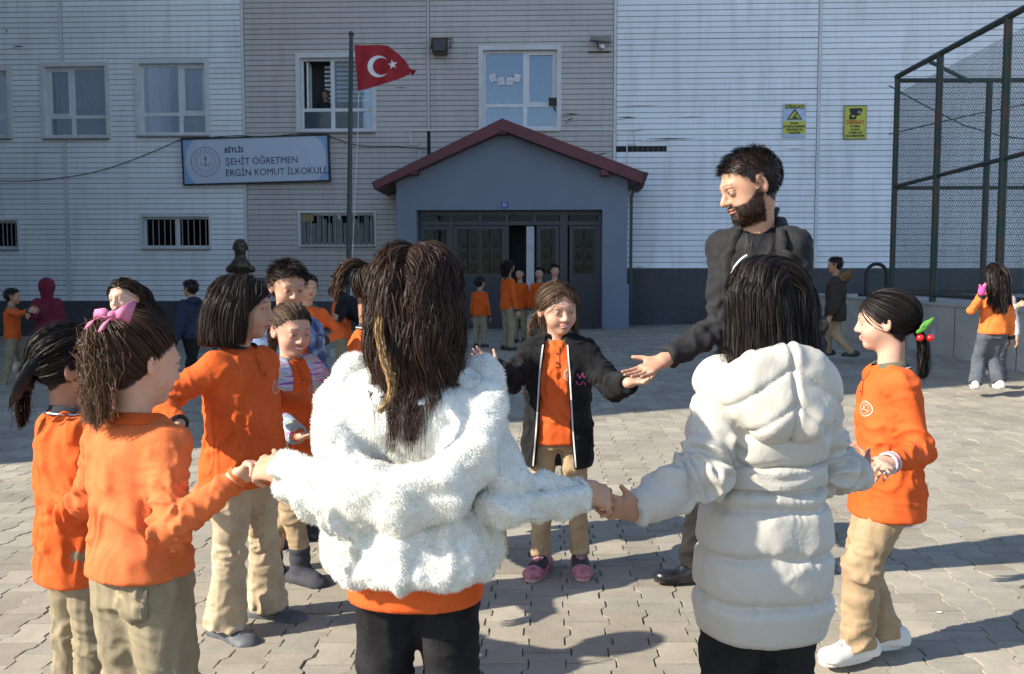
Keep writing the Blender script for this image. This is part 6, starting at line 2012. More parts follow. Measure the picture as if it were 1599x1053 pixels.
for i in range(6): F.u(Cap(top[i], top[i + 1], .022 * q_, .022 * q_), .02)
F.u(Ell(hp(0, .085, -.065), [Bp.left, B_, Z], [.135 * q_, .055 * q_, .085 * q_]), .03).u(Ell(hp(0, .105, -.12), [Bp.left, B_, Z], [.085 * q_, .045 * q_, .065 * q_]), .03)
F.u(Cap(hp(.125, .05, -.06), hp(.05, .12, -.14), .035 * q_, .035 * q_), .02).u(Cap(hp(-.125, .05, -.06), hp(-.05, .12, -.14), .035 * q_, .035 * q_), .02)
V, Q = F.mesh(.0048, None, 2); Nn = vnormals(V, Q); rel = V - nb_
s1 = (np.abs(rel @ Bp.left) * .7 + rel[:, 2] * 1.0) / q_
qd = np.abs(((s1 + .20 + (vnoise(V * 12, 4) - .5) * .02) % .084) - .042)
disp = (1 - np.exp(-(qd / .007) ** 1.2)) * .008 + (ridge(vnoise(V * 15 + vnoise(V * 7, 5)[:, None] * 2, 6)) - .5) * .007
s2 = np.abs(rel @ Bp.left) / q_
disp -= np.exp(-(s2 / .007) ** 2) * .010
Bp.part('hood', V + Nn * disp[:, None], Q, M_PUF)
hair_loose(Bp, n=11000, L=.38, part=.0, vol=.024, wave=.003, wfreq=7, col=(.017, .012, .0105), width=.0013, seed=6, back=.12, clump=.35, nclump=260, steps=24, lvar=.18, spread=.75,
           caps=[(hp(-.10, .0, -.02), hp(.10, .0, -.02), .060 * q_)], wind=(.08, 0, 0))
q = MB(); hd = Bp.hd
q.tube([hd.w(.02 + .035 * math.sin(t) * 0 - .0, .096 * math.cos(t), .030 + .098 * math.sin(t)) for t in np.linspace(.30, 1.15, 16)], .0042, 6); ho_ = q.build('hairband', plain('hairband_cream', (.70, .66, .55), .5, bmp=0), Bp.root, True)
for t in np.linspace(.30, 1.15, 22):
    pass
q = MB(); c = P(976, 800, 2.05) - Bp.pos

# ---- the teacher
D = Person('bearded man in an open black blazer holding out his palm to the children', 1.785, ground_at(1196, 3.48), 214, lean=(.05, -.02), drop=.062, hf=.045, head=(46, 20, 0), adult=True, skin=(.50, .285, .185),
           arms=(dict(w=None),
                 dict(w=P(1036, 563, 3.42), hint=V3(.3, -.1, -1), d=nrm(P(985, 592, 3.34) - P(1036, 563, 3.42)), n=V3(-.1, -.45, .9), curl=(7, 8, 6), thumb=1.25)),
           feet=((ground_at(1215, 3.7), 230), (ground_at(1092, 3.62), 262)), hs=.252)
HLM = [-.088, -.075, -.045, .004, .034, .054, .064, .070]
D.body(beard=(.030, .020, .016), brow=(.012, .009, .008), hl=HLM, hairc=(.012, .009, .008), lips=(.40, .15, .12))
hair_short(D, n=5200, L=.014, col=(.010, .008, .0075), width=.0016, seed=2, lift=.7, dirl=(.7, .1, .4), hl=HLM, top=2.6, vol=.010, noisy=.4)
def beardmask(R): return R
rng_ = np.random.default_rng(5)
Vb = np.array([v.co[:] for v in D.body_o.data.vertices]); L_ = D.hd.loc(Vb); 
zb = np.interp(L_[:, 0], [-.02, .0, .02, .05, .075, .11], [.0, -.005, -.022, -.040, -.044, -.044])
ok = (L_[:, 2] < zb) & (L_[:, 2] > -.122) & (L_[:, 0] > -.008) & (np.abs(L_[:, 1]) < .08) & ~((np.abs(L_[:, 1]) < .024) & (L_[:, 2] > -.070) & (L_[:, 2] < -.046) & (L_[:, 0] > .06))
ids = np.where(ok)[0]
if len(ids):
    pk = rng_.choice(ids, 3600); p0 = Vb[pk] + rng_.normal(0, .0012, (3600, 3)); nl = L_[pk] - np.array([.02, 0, -.04]); nl /= np.linalg.norm(nl, axis=1, keepdims=True)
    dl_ = nl * .7 + np.array([.1, 0, -.8]) + rng_.normal(0, .25, (3600, 3)); dl_ /= np.linalg.norm(dl_, axis=1, keepdims=True)
    dw = dl_[:, :1] * D.hd.f + dl_[:, 1:2] * D.hd.l + dl_[:, 2:] * D.hd.u
    tt = np.linspace(0, 1, 4); Pb = p0[:, None] + dw[:, None] * (rng_.uniform(.003, .008, 3600)[:, None] * tt)[..., None]
    build_hair(D, Pb, .0014, (.014, .010, .009), rng_, 4, .3, name='beard')
M_JK = fabric('blazer_wool', (.018, .018, .0195), .75, 1100, .3, .35, .15, .30, 5)
M_SH2 = fabric('black_shirt', (.006, .006, .008), .55, 1100, .2, .2, .15, .5, 12)
D.pants(fabric('charcoal_trouser', (.014, .013, .013), .85, 900, .2, .2), (.072, .060, .055), .006, .55, 5, hem=.01)
D.shoes(plain('leather_black', (.012, .012, .013), .22, bmp=.1, coat=.4), M_SOLE, L=.275)
D.shirt(M_SH2, .50, -.016, (.032, .028, .022), amp=.005, seed=4, h=.010)
D.placket(M_SH2, M_BTN, L=.30, top=.80)
D.collar(M_SH2, .046, .026, .0, .004, None, gap=.20)
F = SDF(); k = D.H
rows = [(.445 * k, .182, .145, .0), (.52 * k, .176, .138, 0), (.60 * k, .162, .128, 0.01), (.68 * k, .172, .132, .015), (.73 * k, .170, .130, .02), (.770 * k, .142, .105, .02), (.800 * k, .098, .088, .015), (.820 * k, .074, .074, .01), (.832 * k, .066, .068, .005)]
F.u(Loft(V3(0, 0, 0), D.fwd, D.left, rows, 2.4), .03)
for side in (1, -1):
    F.u(Cap(D.chest * .35 + D.neckb * .65 - Z * .03, D.sh[side], .052, .060), .05)
    F.u(Cap(D.neckb - Z * .035 + D.fwd * .01, D.sh[side] - Z * .01, .045, .055), .04)
    F.u(Cap(D.sh[side], D.el[side], .056, .051), .03)
    E_, W_ = D.el[side], D.wr[side]
    F.u(Cap(E_, E_ + (W_ - E_) * .6, .057, .050), .02)
    F.u(Tube(E_ + (W_ - E_) * .3, E_ + (W_ - E_) * .93, np.cross(W_ - E_, Z), .053, .053, .044, .044, flat=True), .012)
nb_ = D.neckb
ring = [nb_ + D.left * .072 * math.cos(t) - D.fwd * (.070 * math.sin(t) - .012) + Z * (-.012 + .040 * max(0, math.sin(t))) for t in np.linspace(-.35, PI + .35, 15)]
for i in range(14): F.u(Cap(ring[i], ring[i + 1], .013, .013), .012)
def opening(X):    # wedge cut out of the open front
    y = X[0] * D.fwd[0] + X[1] * D.fwd[1]; x = X[0] * D.left[0] + X[1] * D.left[1]; z = X[2]
    zb_ = .60 * k
    w = np.interp(z.ravel() / k, [.40, .60, .74, .80, .83], [.125, .085, .078, .058, .045]).reshape(z.shape)
    xo = .01
    return np.maximum(np.abs(x - xo) - w, .055 - y)
F.sub(Fn(opening, [-.3, -.3, .3 * k], [.3, .3, .84 * k]), .008)
V, Q = F.mesh(.0085, None, 2)
V = D.folds(V, Q, .009, True, 6, torso=.55)
jk = D.part('blazer', V, Q, M_JK)
bv = D.bvh((V, Q))
for side in (1, -1):
    e = lambda z, w: (side * w, z * k)
    outl = [(.036, .835), (.098, .800), (.112, .772), (.094, .764), (.128, .752), (.088, .66), (.060, .585), (.056, .60), (.050, .70), (.040, .79)]
    pts = []; rows_ = []
    # strip between opening edge and lapel outline
    zs = np.linspace(.805, .59, 26)
    oz = [.835, .80, .772, .764, .752, .66, .585]; ow = [.060, .085, .100, .078, .112, .085, .045]
    for z in zs:
        wi = np.interp(z, [.40, .60, .74, .80, .83], [.125, .085, .078, .058, .045]) - .004; wo_ = wi + np.interp(z, oz[::-1], ow[::-1]) - .04
        rows_ += [(side * wi + .01, z * k), (side * (wi + wo_) / 2 + .01, z * k), (side * wo_ + .01, z * k)]
    fs = []
    for i in range(len(zs) - 1):
        for j in range(2): a_ = i * 3 + j; fs.append((a_, a_ + 1, a_ + 4, a_ + 3))
    o = D.patch('lapel', [(rows_, fs)], D.fwd * .5, -D.fwd, D.left, Z, M_JK, .014, bv)
    md = o.modifiers.new('t', 'SOLIDIFY'); md.thickness = .010; md.offset = 0
# pocket welt and buttons
D.patch('pocket_welt', [([(.10, .70 * k), (.165, .703 * k), (.165, .712 * k), (.10, .708 * k)], [(0, 1, 2, 3)])], D.fwd * .5, -D.fwd, D.left, Z, M_JK, .004, bv)
for zz_ in (.575, .50): D.patch('button', [([(-.085 + .009 * math.cos(t), zz_ * k + .009 * math.sin(t)) for t in np.arange(10) * PI / 5], [tuple(range(10))])], D.fwd * .5, -D.fwd, D.left, Z, M_BTN, .006, bv)

# ---- helper for the pupils in orange
def pupil(label, H, pos, a, kw2=.97, mat=None, pants=None, hem=.455, collar=True, emb=True, flare=.006, rs=(.052, .045, .036), cuff=True, shoe=None, sole=None, style='shoe', pr=(.082, .062, .056), pflare=0.0, belly=0.0, collmat=None, amp=.0065, seed=1, group=None, bodykw={}, hemp=0.008, L=.22, **kw):
    s = Person(label, H, pos, a, group=group, **kw)
    s.body(**bodykw)
    s.pants(pants or M_KH, pr, .008, .50, seed + 2, pflare, hem=hemp)
    s.shoes(shoe or M_SHB, sole or M_SOLE, L, style, None if s.far else M_LACE)
    s.shirt(mat or M_OR, hem, .014, tuple(r * .82 for r in rs), True, amp * 1.15, seed, flare, belly=belly, end=kw2)
    if collar:
        s.collar(collmat or M_COLL, .044, .012, .015, .024, None if collmat is M_OR else M_STR)
    if cuff and not s.far: s.cuffs(mat or M_OR, rs[2] * .81, .012)
    if cuff and s.far: s.cuffs(M_COLD, rs[2] * 1.06, .03, .93)
    if emb and not s.far:
        s.emblem(1, ring=M_EMB, mark=M_EMB); s.placket(mat or M_OR, M_BTN)
    return s

# ---- girl with the cherry hair tie, right
Cc = pupil('girl in orange sweatshirt with red cherry hair tie and white shoes, right of the circle', 1.205, ground_at(1394, 2.85), -88, pants=M_KH, hem=.405, flare=.012, rs=(.056, .050, .036),
          arms=(dict(w=P(1392, 722, 2.62), hint=V3(.3, -.2, -1), d=nrm(P(1355, 738, 2.48) - P(1392, 722, 2.62)), n=V3(-.3, .3, -.8), curl=(35, 40, 30)), dict(w=P(1345, 705, 3.2), hint=V3(.5, .3, -.8), d=V3(-1, .2, -.1))),
          feet=((ground_at(1355, 2.82), 248), (ground_at(1400, 2.90), 262)), head=(22, 3, 0), shoe=M_SHW, sole=M_SOLEW, seed=5, hs=.190, pr=(.080, .064, .062), bodykw=dict(hairc=BLK, smile=.6), collmat=M_COLL, skin=(.60, .37, .27))
h_, T_ = hair_pony(Cc, [(-.105, 0, -.030)], 5500, .16, (.013, .010, .0095), .0016, 7, .005, [(-1.0, 0, -.7)], .036, .006, 9, caps=[(Cc.sh[1], Cc.sh[-1], .075)], clump=.35, tvar=.12, exitlen=.03)
tie = T_[0]; q = MB(); dpt = nrm(-Cc.hd.f - Z * .3)
q.tube([tie + (Cc.hd.l * math.cos(t) + np.cross(Cc.hd.l, dpt) * math.sin(t)) * .020 + dpt * .008 for t in np.linspace(0, 2 * PI, 16)], .006, 6); tieo = q.build('hair_tie', plain('tie_dark', (.02, .02, .02), .7), Cc.root, True)
def ball(name, c, r, mat, parent):
    F = SDF(); F.u(Ell(c, [V3(1, 0, 0), V3(0, 1, 0), Z], [r, r, r]), .001); V, Q = F.mesh(r / 5, None, 1); return new_obj(name, np_mesh(name, V, Q), parent, mat)
M_CH = plain('cherry_red', (.60, .012, .012), .25, bmp=0, coat=.5); M_LEAF = plain('felt_green', (.10, .32, .04), .7)
hr_ = V3(1, -.1, 0); tc_ = tie + V3(0, -.035, 0) + dpt * .012
for dx_ in (-.016, .014): ball('cherry', tc_ + hr_ * dx_ - Z * .022, .0115, M_CH, tieo)
for (a_, b_) in (((-.018, .004), (.008, .034)), ((-.024, -.004), (.000, .010)), ((-.006, .010), (.026, .044))):
    F = SDF(); pa, pb_ = tc_ + hr_ * a_[0] + Z * a_[1], tc_ + hr_ * b_[0] + Z * b_[1]; F.u(Ell((pa + pb_) / 2, [nrm(pb_ - pa), V3(0, 1, 0), nrm(np.cross(pb_ - pa, V3(0, 1, 0)))], [.021, .003, .0075]), .001); V, Q = F.mesh(.002, None, 1); new_obj('leaf', np_mesh('leaf', V, Q), tieo, M_LEAF)
q = MB(); Wc = Cc.wr[1]; ax_ = nrm(Cc.wr[1] - Cc.el[1])
for j_, (rr_, mt_) in enumerate(((.030, M_STR), (.031, plain('pink_band', (.55, .16, .24), .5)), (.030, M_STR))):
    q = MB(); u_ = nrm(np.cross(ax_, Z)); v_ = np.cross(ax_, u_); q.tube([Wc + ax_ * (.004 + j_ * .010) + (u_ * math.cos(t) + v_ * math.sin(t)) * rr_ for t in np.linspace(0, 2 * PI, 16)], .004, 6); q.build('bracelet', mt_, Cc.root, True)

# ---- girl in the black hoodie, centre back
E = pupil('smiling girl facing the camera in orange polo under an open black hoodie', 1.245, ground_at(872, 3.80), 184, kw2=.7, cuff=False, flare=-.002, hem=.455, seed=8, pants=M_KH,
          arms=(dict(w=P(982, 598, 3.52), hint=V3(.5, .2, -.9), d=V3(1, -.1, .1), n=V3(0, 0, 1), curl=(25, 25, 20)), dict(w=P(776, 578, 3.5), hint=V3(-.3, .2, -1), d=V3(-.8, -.1, .55), n=V3(-.2, -.7, .5), curl=(12, 15, 12), thumb=1.0)),
          feet=((ground_at(908, 3.79), 176), (ground_at(846, 3.79), 200)), head=(-24, 10, 4), shoe=plain('trainer_pink', (.42, .15, .18), .6, var=.5, vscale=45), sole=plain('sole_pink', (.50, .30, .28), .6), hs=.215,
          pr=(.070, .050, .046), hemp=.045, bodykw=dict(smile=1.0, hairc=(.07, .04, .024), brow=(.05, .03, .02)), skin=(.60, .36, .25))
M_HOOD = fabric('black_hoodie', (.008, .008, .009), .95, 700, .5, .3, .2, .4, 10)
def open_jacket(s, mat, rows, rs, wfun, amp=.008, seed=2, name='jacket', end=.97, off=0.0, h=None, torso=.8, hemb=True):
    F = SDF(); q = s.s
    F.u(Loft(V3(0, 0, 0), s.fwd, s.left, [(z * s.H, w * q, d * q, 0, 0) for z, w, d in rows], 2.3), .03)
    for side in (1, -1):
        F.u(Cap(s.chest * .4 + s.neckb * .6 - Z * .03 * q, s.sh[side], .055 * q, rs[0] * q), .05)
        s.sleeve(F, side, rs[0] * q, rs[1] * q, rs[2] * q, end)
    def op(X):
        y = X[0] * s.fwd[0] + X[1] * s.fwd[1]; x = X[0] * s.left[0] + X[1] * s.left[1]
        z = X[2] / s.H
        return np.maximum(np.abs(x - off * q) - np.interp(z.ravel(), *wfun).reshape(z.shape) * q, .035 * q - y)
    F.sub(Fn(op, [-.3, -.3, .2 * s.H], [.3, .3, .9 * s.H]), .006)
    V, Q = F.mesh(h or s.hg, None, 2)
    V = s.folds(V, Q, amp, True, seed, torso)
    o = s.part(name, V, Q, mat); s.jk = (V, Q)
    return o
for side in (1, -1):
    g_ = V3(E.an[side][0], E.an[side][1], E.an[side][2] - .055 * E.s); f_ = E.fy[side]; l_ = V3(-f_[1], f_[0], 0)
    F = SDF(); F.u(Tube(g_ + f_ * .005 + Z * .052, g_ + f_ * .062 + Z * .040, l_, .036, .033, .040, .028), .01); F.cut(Plane(g_ + Z * .028, -Z)); V, Q = F.mesh(.005, None, 1); o_ = E.part('shoe_panel', V, Q, M_SHB)
    q = MB()
    for k in range(4): c = g_ + f_ * (.030 + .014 * k) + Z * (.080 - .0055 * k); q.tube([c - l_ * .022 - Z * .008, c, c + l_ * .022 - Z * .008], .0032, 5)
    q.build('lace', plain('lace_pink', (.62, .32, .38), .8), o_)
open_jacket(E, M_HOOD, ((.375, .150, .120), (.40, .158, .126), (.46, .156, .124), (.58, .142, .116), (.68, .152, .118), (.745, .150, .110), (.785, .125, .088), (.81, .085, .07), (.83, .065, .06)), (.064, .055, .042), ([.36, .50, .70, .82], [.085, .070, .055, .040]), off=-.008)
F = SDF(); nb_ = E.neckb; q_ = E.s
for side in (1, -1): F.u(Cap(nb_ + E.left * side * .07 * q_ - E.fwd * .0 + Z * .0, nb_ - E.fwd * .075 * q_ - Z * .02, .035 * q_, .045 * q_), .03).u(Cap(nb_ + E.left * side * .07 * q_, nb_ + E.left * side * .055 * q_ + E.fwd * .055 * q_ - Z * .05, .033 * q_, .018 * q_), .02)
V, Q = F.mesh(.008, None, 1); E.part('hood', V, Q, M_HOOD)
bv = E.bvh(E.jk)
for side in (1, -1):
    pts = []; n = 24
    for i in range(n + 1):
        z = .795 - (.795 - .385) * i / n; w = np.interp(z, [.36, .50, .70, .82], [.085, .070, .055, .040]) * q_
        pts += [(side * (w + .005) - .008 * q_, z * E.H), (side * (w + .011) - .008 * q_, z * E.H)]
    E.patch('zip', [(pts, [(2 * i, 2 * i + 1, 2 * i + 3, 2 * i + 2) for i in range(n)])], E.fwd * .4, -E.fwd, E.left, Z, plain('zip_pale', (.62, .60, .55), .5, bmp=0), .004, bv)
q = MB(); c0 = P(905, 578, 3.4) - E.pos
mk = []
for (x0, y0, x1, y1) in ((0, 0, .012, -.02), (.012, -.02, .022, .004), (.022, .004, .03, -.018), (-.004, -.03, .004, -.045), (.004, -.045, .018, -.045), (.018, -.045, .024, -.03), (.028, -.035, .036, -.05)):
    dx, dy = x1 - x0, y1 - y0; L__ = math.hypot(dx, dy); nx, ny = -dy / L__ * .0022, dx / L__ * .0022
    mk.append(([(x0 - nx, y0 - ny), (x1 - nx, y1 - ny), (x1 + nx, y1 + ny), (x0 + nx, y0 + ny)], [(0, 1, 2, 3)]))
E.patch('chest_print', mk, E.fwd * .4 + E.left * .085 * q_ + Z * .70 * E.H, -E.fwd, E.left, Z, plain('print_pink', (.45, .05, .22), .6, bmp=0), .003, bv)
hair_pony(E, [(-.060, .082, -.035), (-.060, -.082, -.035)], 5000, .13, (.095, .056, .033), .0017, 9, .004, [(-.5, 1.2, -.3), (-.5, -1.2, -.3)], .020, .006, 11, part=0.0, tips=(.16, .10, .06), tvar=.4)
hair_loose(E, n=110, L=.13, part=0, vol=.004, wave=.002, col=(.10, .06, .035), width=.0018, seed=3, back=-.9, clump=.3, nclump=12, steps=10, hl=[-.088, -.075, -.04, .03, .055, .060, .0665, .069], frontpull=.0, spread=.5, name='fringe')

# ---- left foreground: curly hair with the pink bow
Fg = pupil('girl with pink hair bow and curly brown hair seen from behind in faded orange shirt', 1.195, ground_at(206, 2.10), 24, head=(14, 10, -3), mat=fabric('orange_faded', (.72, .17, .050), .92, 700, .3, .2, .10, .4, 9), hem=.495, pants=M_KHG, emb=False, seed=11, amp=.0085, flare=.012,
           arms=(dict(w=P(150, 742, 2.42), hint=V3(-.1, -.6, -1), d=V3(0, 1, .2)), dict(w=P(371, 745, 2.03), hint=V3(-.1, -.6, -1), d=nrm(P(405, 722, 2.0) - P(371, 745, 2.03)), n=V3(.1, -.5, -.8), curl=(28, 40, 30), thumb=.8)),
           rs=(.058, .052, .036), hs=.206, collmat=M_OR, bodykw=dict(hairc=(.02, .012, .008)), skin=(.62, .37, .26), pr=(.090, .074, .062))
hair_pony(Fg, [(-.068, .005, .080)], 7500, .27, (.050, .027, .016), .0016, 12, .005, [(-1.0, -.15, -.15)], .085, .016, 34, caps=[(Fg.hd.w(-.02, .0, .035), Fg.hd.w(-.02, 0, -.03), .090), ], clump=.72, nclump=260, tips=(.12, .065, .036), tvar=.45, loose=.008, exitlen=.03, grav=1.1)
M_BOW = fabric('bow_pink', (.72, .24, .40), .7, 500, .3, .3, .1, .3, 20)
bw_ = []
def ribbon_part(s, name, rings, mat, parent=None):
    "rings: list of (centre, half width vector) lofted, thickened"
    V = []; 
    for c, w in rings: V += [np.array(c) - w, np.array(c) + w]
    Q = [(2 * i, 2 * i + 1, 2 * i + 3, 2 * i + 2) for i in range(len(rings) - 1)]
    o = new_obj(name, np_mesh(name, np.array(V), np.array(Q)), parent or s.root, mat); md = o.modifiers.new('t', 'SOLIDIFY'); md.thickness = .0022; return o
def P_(s, px, py, d): return P(px, py, d) - s.pos
dB = 2.0
bow = ball('hair_bow', P_(Fg, 176, 493, dB), .012, M_BOW, Fg.root)
ribbon_part(Fg, 'bow_loop', [(P_(Fg, 178, 493, dB), V3(0, 0, .007)), (P_(Fg, 190, 487, dB - .02), V3(.004, 0, .014)), (P_(Fg, 200, 484, dB - .01), V3(.006, .01, .020)), (P_(Fg, 206, 489, dB + .02), V3(.004, .01, .022)), (P_(Fg, 196, 492, dB + .03), V3(0, 0, .016)), (P_(Fg, 180, 494, dB + .01), V3(0, 0, .006))], M_BOW, bow)
ribbon_part(Fg, 'bow_loop', [(P_(Fg, 175, 493, dB), V3(0, 0, .006)), (P_(Fg, 163, 488, dB - .01), V3(0, 0, .010)), (P_(Fg, 148, 489, dB), V3(.0, 0, .008)), (P_(Fg, 146, 494, dB + .01), V3(0, 0, .006)), (P_(Fg, 162, 495, dB + .02), V3(0, 0, .008)), (P_(Fg, 174, 495, dB + .01), V3(0, 0, .005))], M_BOW, bow)
for pts in (((172, 496), (156, 496), (143, 502), (136, 513)), ((176, 497), (167, 502), (161, 510), (158, 517))):
    ribbon_part(Fg, 'bow_tail', [(P_(Fg, x, y, dB - .012), V3(.007, 0, .003)) for x, y in pts], M_BOW, bow)
# back pocket
def back_pocket(s, cx, z, w, h, mat, bvhmesh):
    return s.patch('back_pocket', [([(cx - w, z), (cx + w, z), (cx + w, z - h * .8), (cx, z - h), (cx - w, z - h * .8)], [(0, 1, 2, 3, 4)])], -s.fwd * .5, s.fwd, -s.left, Z, mat, .004, bvhmesh)

back_pocket(Fg, .056, .585, .042, .09, M_KHG, Fg.bvh(Fg.pants_VQ)).modifiers.new('t', 'SOLIDIFY').thickness = .004
# ---- left: dark ponytail with black scrunchie
G = pupil('girl with black scrunchie and low dark ponytail at the far left of the circle', 1.165, ground_at(100, 2.42), 38, fat=.88, head=(22, 8, 0), hem=.405, pants=M_KHG, emb=False, seed=14, amp=.008,
          arms=(dict(w=P(110, 700, 2.95), hint=V3(-.6, .1, -.8), d=V3(.2, 1, 0)), dict(w=P(152, 742, 2.55), hint=V3(0, -.6, -1), d=V3(1, .2, .1), n=V3(0, 1, 0), curl=(30, 35, 30))),
          rs=(.058, .054, .038), hs=.215, collmat=M_COLD, skin=SKIN_D, bodykw=dict(hairc=BLK), pr=(.080, .062, .056))
h_, T_ = hair_pony(G, [(-.108, -.0, -.035)], 6500, .15, (.014, .0105, .0095), .0016, 15, .005, [(-.9, 0, -.8)], .024, .010, 15, clump=.5, nclump=70, tips=(.03, .018, .012), tvar=.35)
q = MB(); tie = T_[0]
M_SCR = fabric('scrunchie_black', (.014, .016, .017), .7, 500, .3, .3)
F = SDF(); dpt = nrm(-G.hd.f - Z * .5)
u_ = G.hd.l; v_ = np.cross(dpt, u_)
for i in range(14):
    t = 2 * PI * i / 14; t2 = 2 * PI * (i + 1) / 14; r1 = .024 + .004 * (i % 2); r2 = .024 + .004 * ((i + 1) % 2)
    F.u(Cap(tie + (u_ * math.cos(t) + v_ * math.sin(t)) * r1 + dpt * .012, tie + (u_ * math.cos(t2) + v_ * math.sin(t2)) * r2 + dpt * .012, .012 + .003 * (i % 2), .012 + .003 * ((i + 1) % 2)), .006)
V, Q = F.mesh(.0035, None, 1); so = G.part('scrunchie', V, Q, M_SCR)
ribbon_part(G, 'scrunchie_tail', [(P_(G, 52, 562, 2.34), V3(.020, .01, .012)), (P_(G, 40, 590, 2.33), V3(.016, .01, .010)), (P_(G, 28, 612, 2.34), V3(.018, .01, .010)), (P_(G, 20, 632, 2.35), V3(.012, .0, .012))], M_SCR, so)
ribbon_part(G, 'scrunchie_tail', [(P_(G, 56, 560, 2.33), V3(.018, .01, .008)), (P_(G, 38, 575, 2.31), V3(.010, .01, .016)), (P_(G, 30, 600, 2.31), V3(.014, .01, .010)), (P_(G, 26, 625, 2.33), V3(.014, .0, .008))], M_SCR, so)

# ---- girl with bobbed hair
Hh = pupil('girl with dark chin-length bob in profile, orange polo and pale flared trousers', 1.295, ground_at(372, 3.20), 112, head=(-30, 4, 0), hem=.43, pants=M_KHL, seed=17, amp=.0055, flare=.012, fat=1.14, belly=.03,
           arms=(dict(w=P(488, 630, 3.45), hint=V3(.3, .6, -.8), d=V3(1, .2, -.1)), dict(w=P(277, 662, 2.90), hint=V3(-.6, -.3, -.4), d=V3(-.35, -.8, -.4), n=V3(0, 0, -1), curl=(30, 35, 30))),
           feet=((ground_at(408, 3.34), 104), (ground_at(340, 3.16), 122)), rs=(.062, .056, .038), hs=.222, collmat=M_COLD, skin=(.52, .30, .20), bodykw=dict(hairc=(.02, .013, .009)), shoe=M_SHG, sole=M_SOLE,
           pr=(.084, .056, .056), pflare=.024, L=.25, hemp=.022)
hair_loose(Hh, n=10000, L=.255, part=.01, vol=.018, wave=.003, wfreq=6, col=(.034, .023, .017), width=.0014, seed=18, back=.42, clump=.3, nclump=220, steps=20, lvar=.05, curl_in=.20, spread=.55, zend=Hh.hd.w(0, 0, -.118)[2])
q = MB(); ax_ = nrm(Hh.wr[-1] - Hh.el[-1]); u_ = nrm(np.cross(ax_, Z)); v_ = np.cross(ax_, u_)
q.tube([Hh.wr[-1] + ax_ * .006 + (u_ * math.cos(t) + v_ * math.sin(t)) * .029 for t in np.linspace(0, 2 * PI, 16)], .007, 6); q.build('wristband', plain('band_black', (.015, .015, .016), .5), Hh.root, True)

# ---- small smiling girl with the pastel cardigan
I = pupil('small smiling girl in a pastel knitted cardigan and grey boots behind the bob-haired girl', 1.175, ground_at(450, 3.78), 128, head=(10, 12, 0), hem=.44, pants=M_KH, seed=20,
          arms=(dict(w=P(492, 655, 3.9), hint=V3(.3, .6, -.8), d=V3(1, .2, 0)), dict(w=P(467, 681, 3.55), hint=V3(-.4, .0, -1), d=V3(1, -.1, .05), n=V3(0, 0, 1), curl=(15, 18, 15))),
          feet=((ground_at(418, 3.86), 150), (ground_at(462, 3.72), 118)), hs=.212, collmat=M_COLL, skin=(.58, .34, .235), bodykw=dict(smile=1.0, hairc=(.05, .032, .02), brow=(.035, .022, .015)),
          shoe=fabric('boot_charcoal', (.045, .046, .055), .7, 500, .4, .2), sole=M_SOLE, style='boot', hemp=.14, pr=(.072, .054, .050))
hair_pony(I, [(-.09, 0, .03)], 4500, .20, (.075, .046, .028), .0017, 21, .004, [(-.9, -.3, .0)], .03, .006, 9, clump=.45, nclump=60)
def pastel():
    m, nt, b = _nt('pastel_knit'); v = coords(nt, (1, 1, 1)); w = N(nt, 'ShaderNodeTexNoise'); nt.links.new(coords(nt, (3, 3, 22)), w.inputs['Vector']); w.inputs['Scale'].default_value = 2.2; w.inputs['Detail'].default_value = 2
    cr = N(nt, 'ShaderNodeValToRGB'); nt.links.new(w.outputs['Fac'], cr.inputs[0]); e = cr.color_ramp.elements; e[0].position = .30; e[0].color = (.16, .12, .38, 1); e[1].position = .75; e[1].color = (.60, .58, .62, 1)
    for p_, c_ in ((.38, (.50, .22, .42)), (.45, (.58, .56, .62)), (.52, (.22, .40, .52)), (.58, (.55, .50, .28)), (.66, (.42, .24, .50))):
        x = e.new(p_); x.color = (*c_, 1)
    nt.links.new(cr.outputs[0], b.inputs['Base Color']); b.inputs['Roughness'].default_value = .95; bump(nt, b, noise(nt, v, 160, 2), .6, .004); return m
M_PAS = pastel()
open_jacket(I, M_PAS, ((.42, .142, .112), (.46, .145, .114), (.58, .130, .104), (.68, .142, .108), (.745, .142, .104), (.785, .118, .084), (.81, .07, .06)), (.060, .054, .046), ([.40, .60, .70, .82], [.085, .070, .055, .040]), amp=.005, seed=5, name='cardigan')

# ---- boy in denim behind them
J = Person('boy with short dark hair and denim jacket standing behind the smiling girl', 1.36, ground_at(446, 4.35), 135, head=(8, 14, 0), skin=(.50, .29, .19), arms=(dict(w=None), dict(w=None)), hs=.222)
J.body(hairc=(.015, .011, .009)); J.pants(M_KH, seed=7); J.shoes(M_SHB, M_SOLE)
J.shirt(M_ORD, .455, .014, seed=9); J.collar(M_COLD, .043, .012, .026, .034, M_STR)
def denim():
    m, nt, b = _nt('denim'); v = coords(nt); n1 = noise(nt, v, 16, 4, .6, .8)
    c = mixcol(nt, maprange(nt, n1, .42, .62, 0, 1), (.035, .055, .13), (.22, .32, .48)); nt.links.new(c, b.inputs['Base Color']); b.inputs['Roughness'].default_value = .9; bump(nt, b, noise(nt, v, 500, 2), .4, .002); return m
M_DEN = denim(); M_NAVY = fabric('navy_jacket', (.022, .028, .055), .8, 500, .3, .2)
open_jacket(J, M_DEN, ((.42, .150, .118), (.46, .150, .118), (.58, .136, .108), (.68, .148, .112), (.745, .148, .108), (.785, .122, .088), (.81, .08, .068), (.83, .062, .058)), (.062, .054, .044), ([.40, .60, .70, .82], [.06, .055, .05, .040]), seed=6)
hair_short(J, 3600, .020, (.020, .014, .011), .0021, 6, .8, (.5, -.2, .3), hl=HLM, top=2.2, vol=.012, noisy=.7, curl=.003)

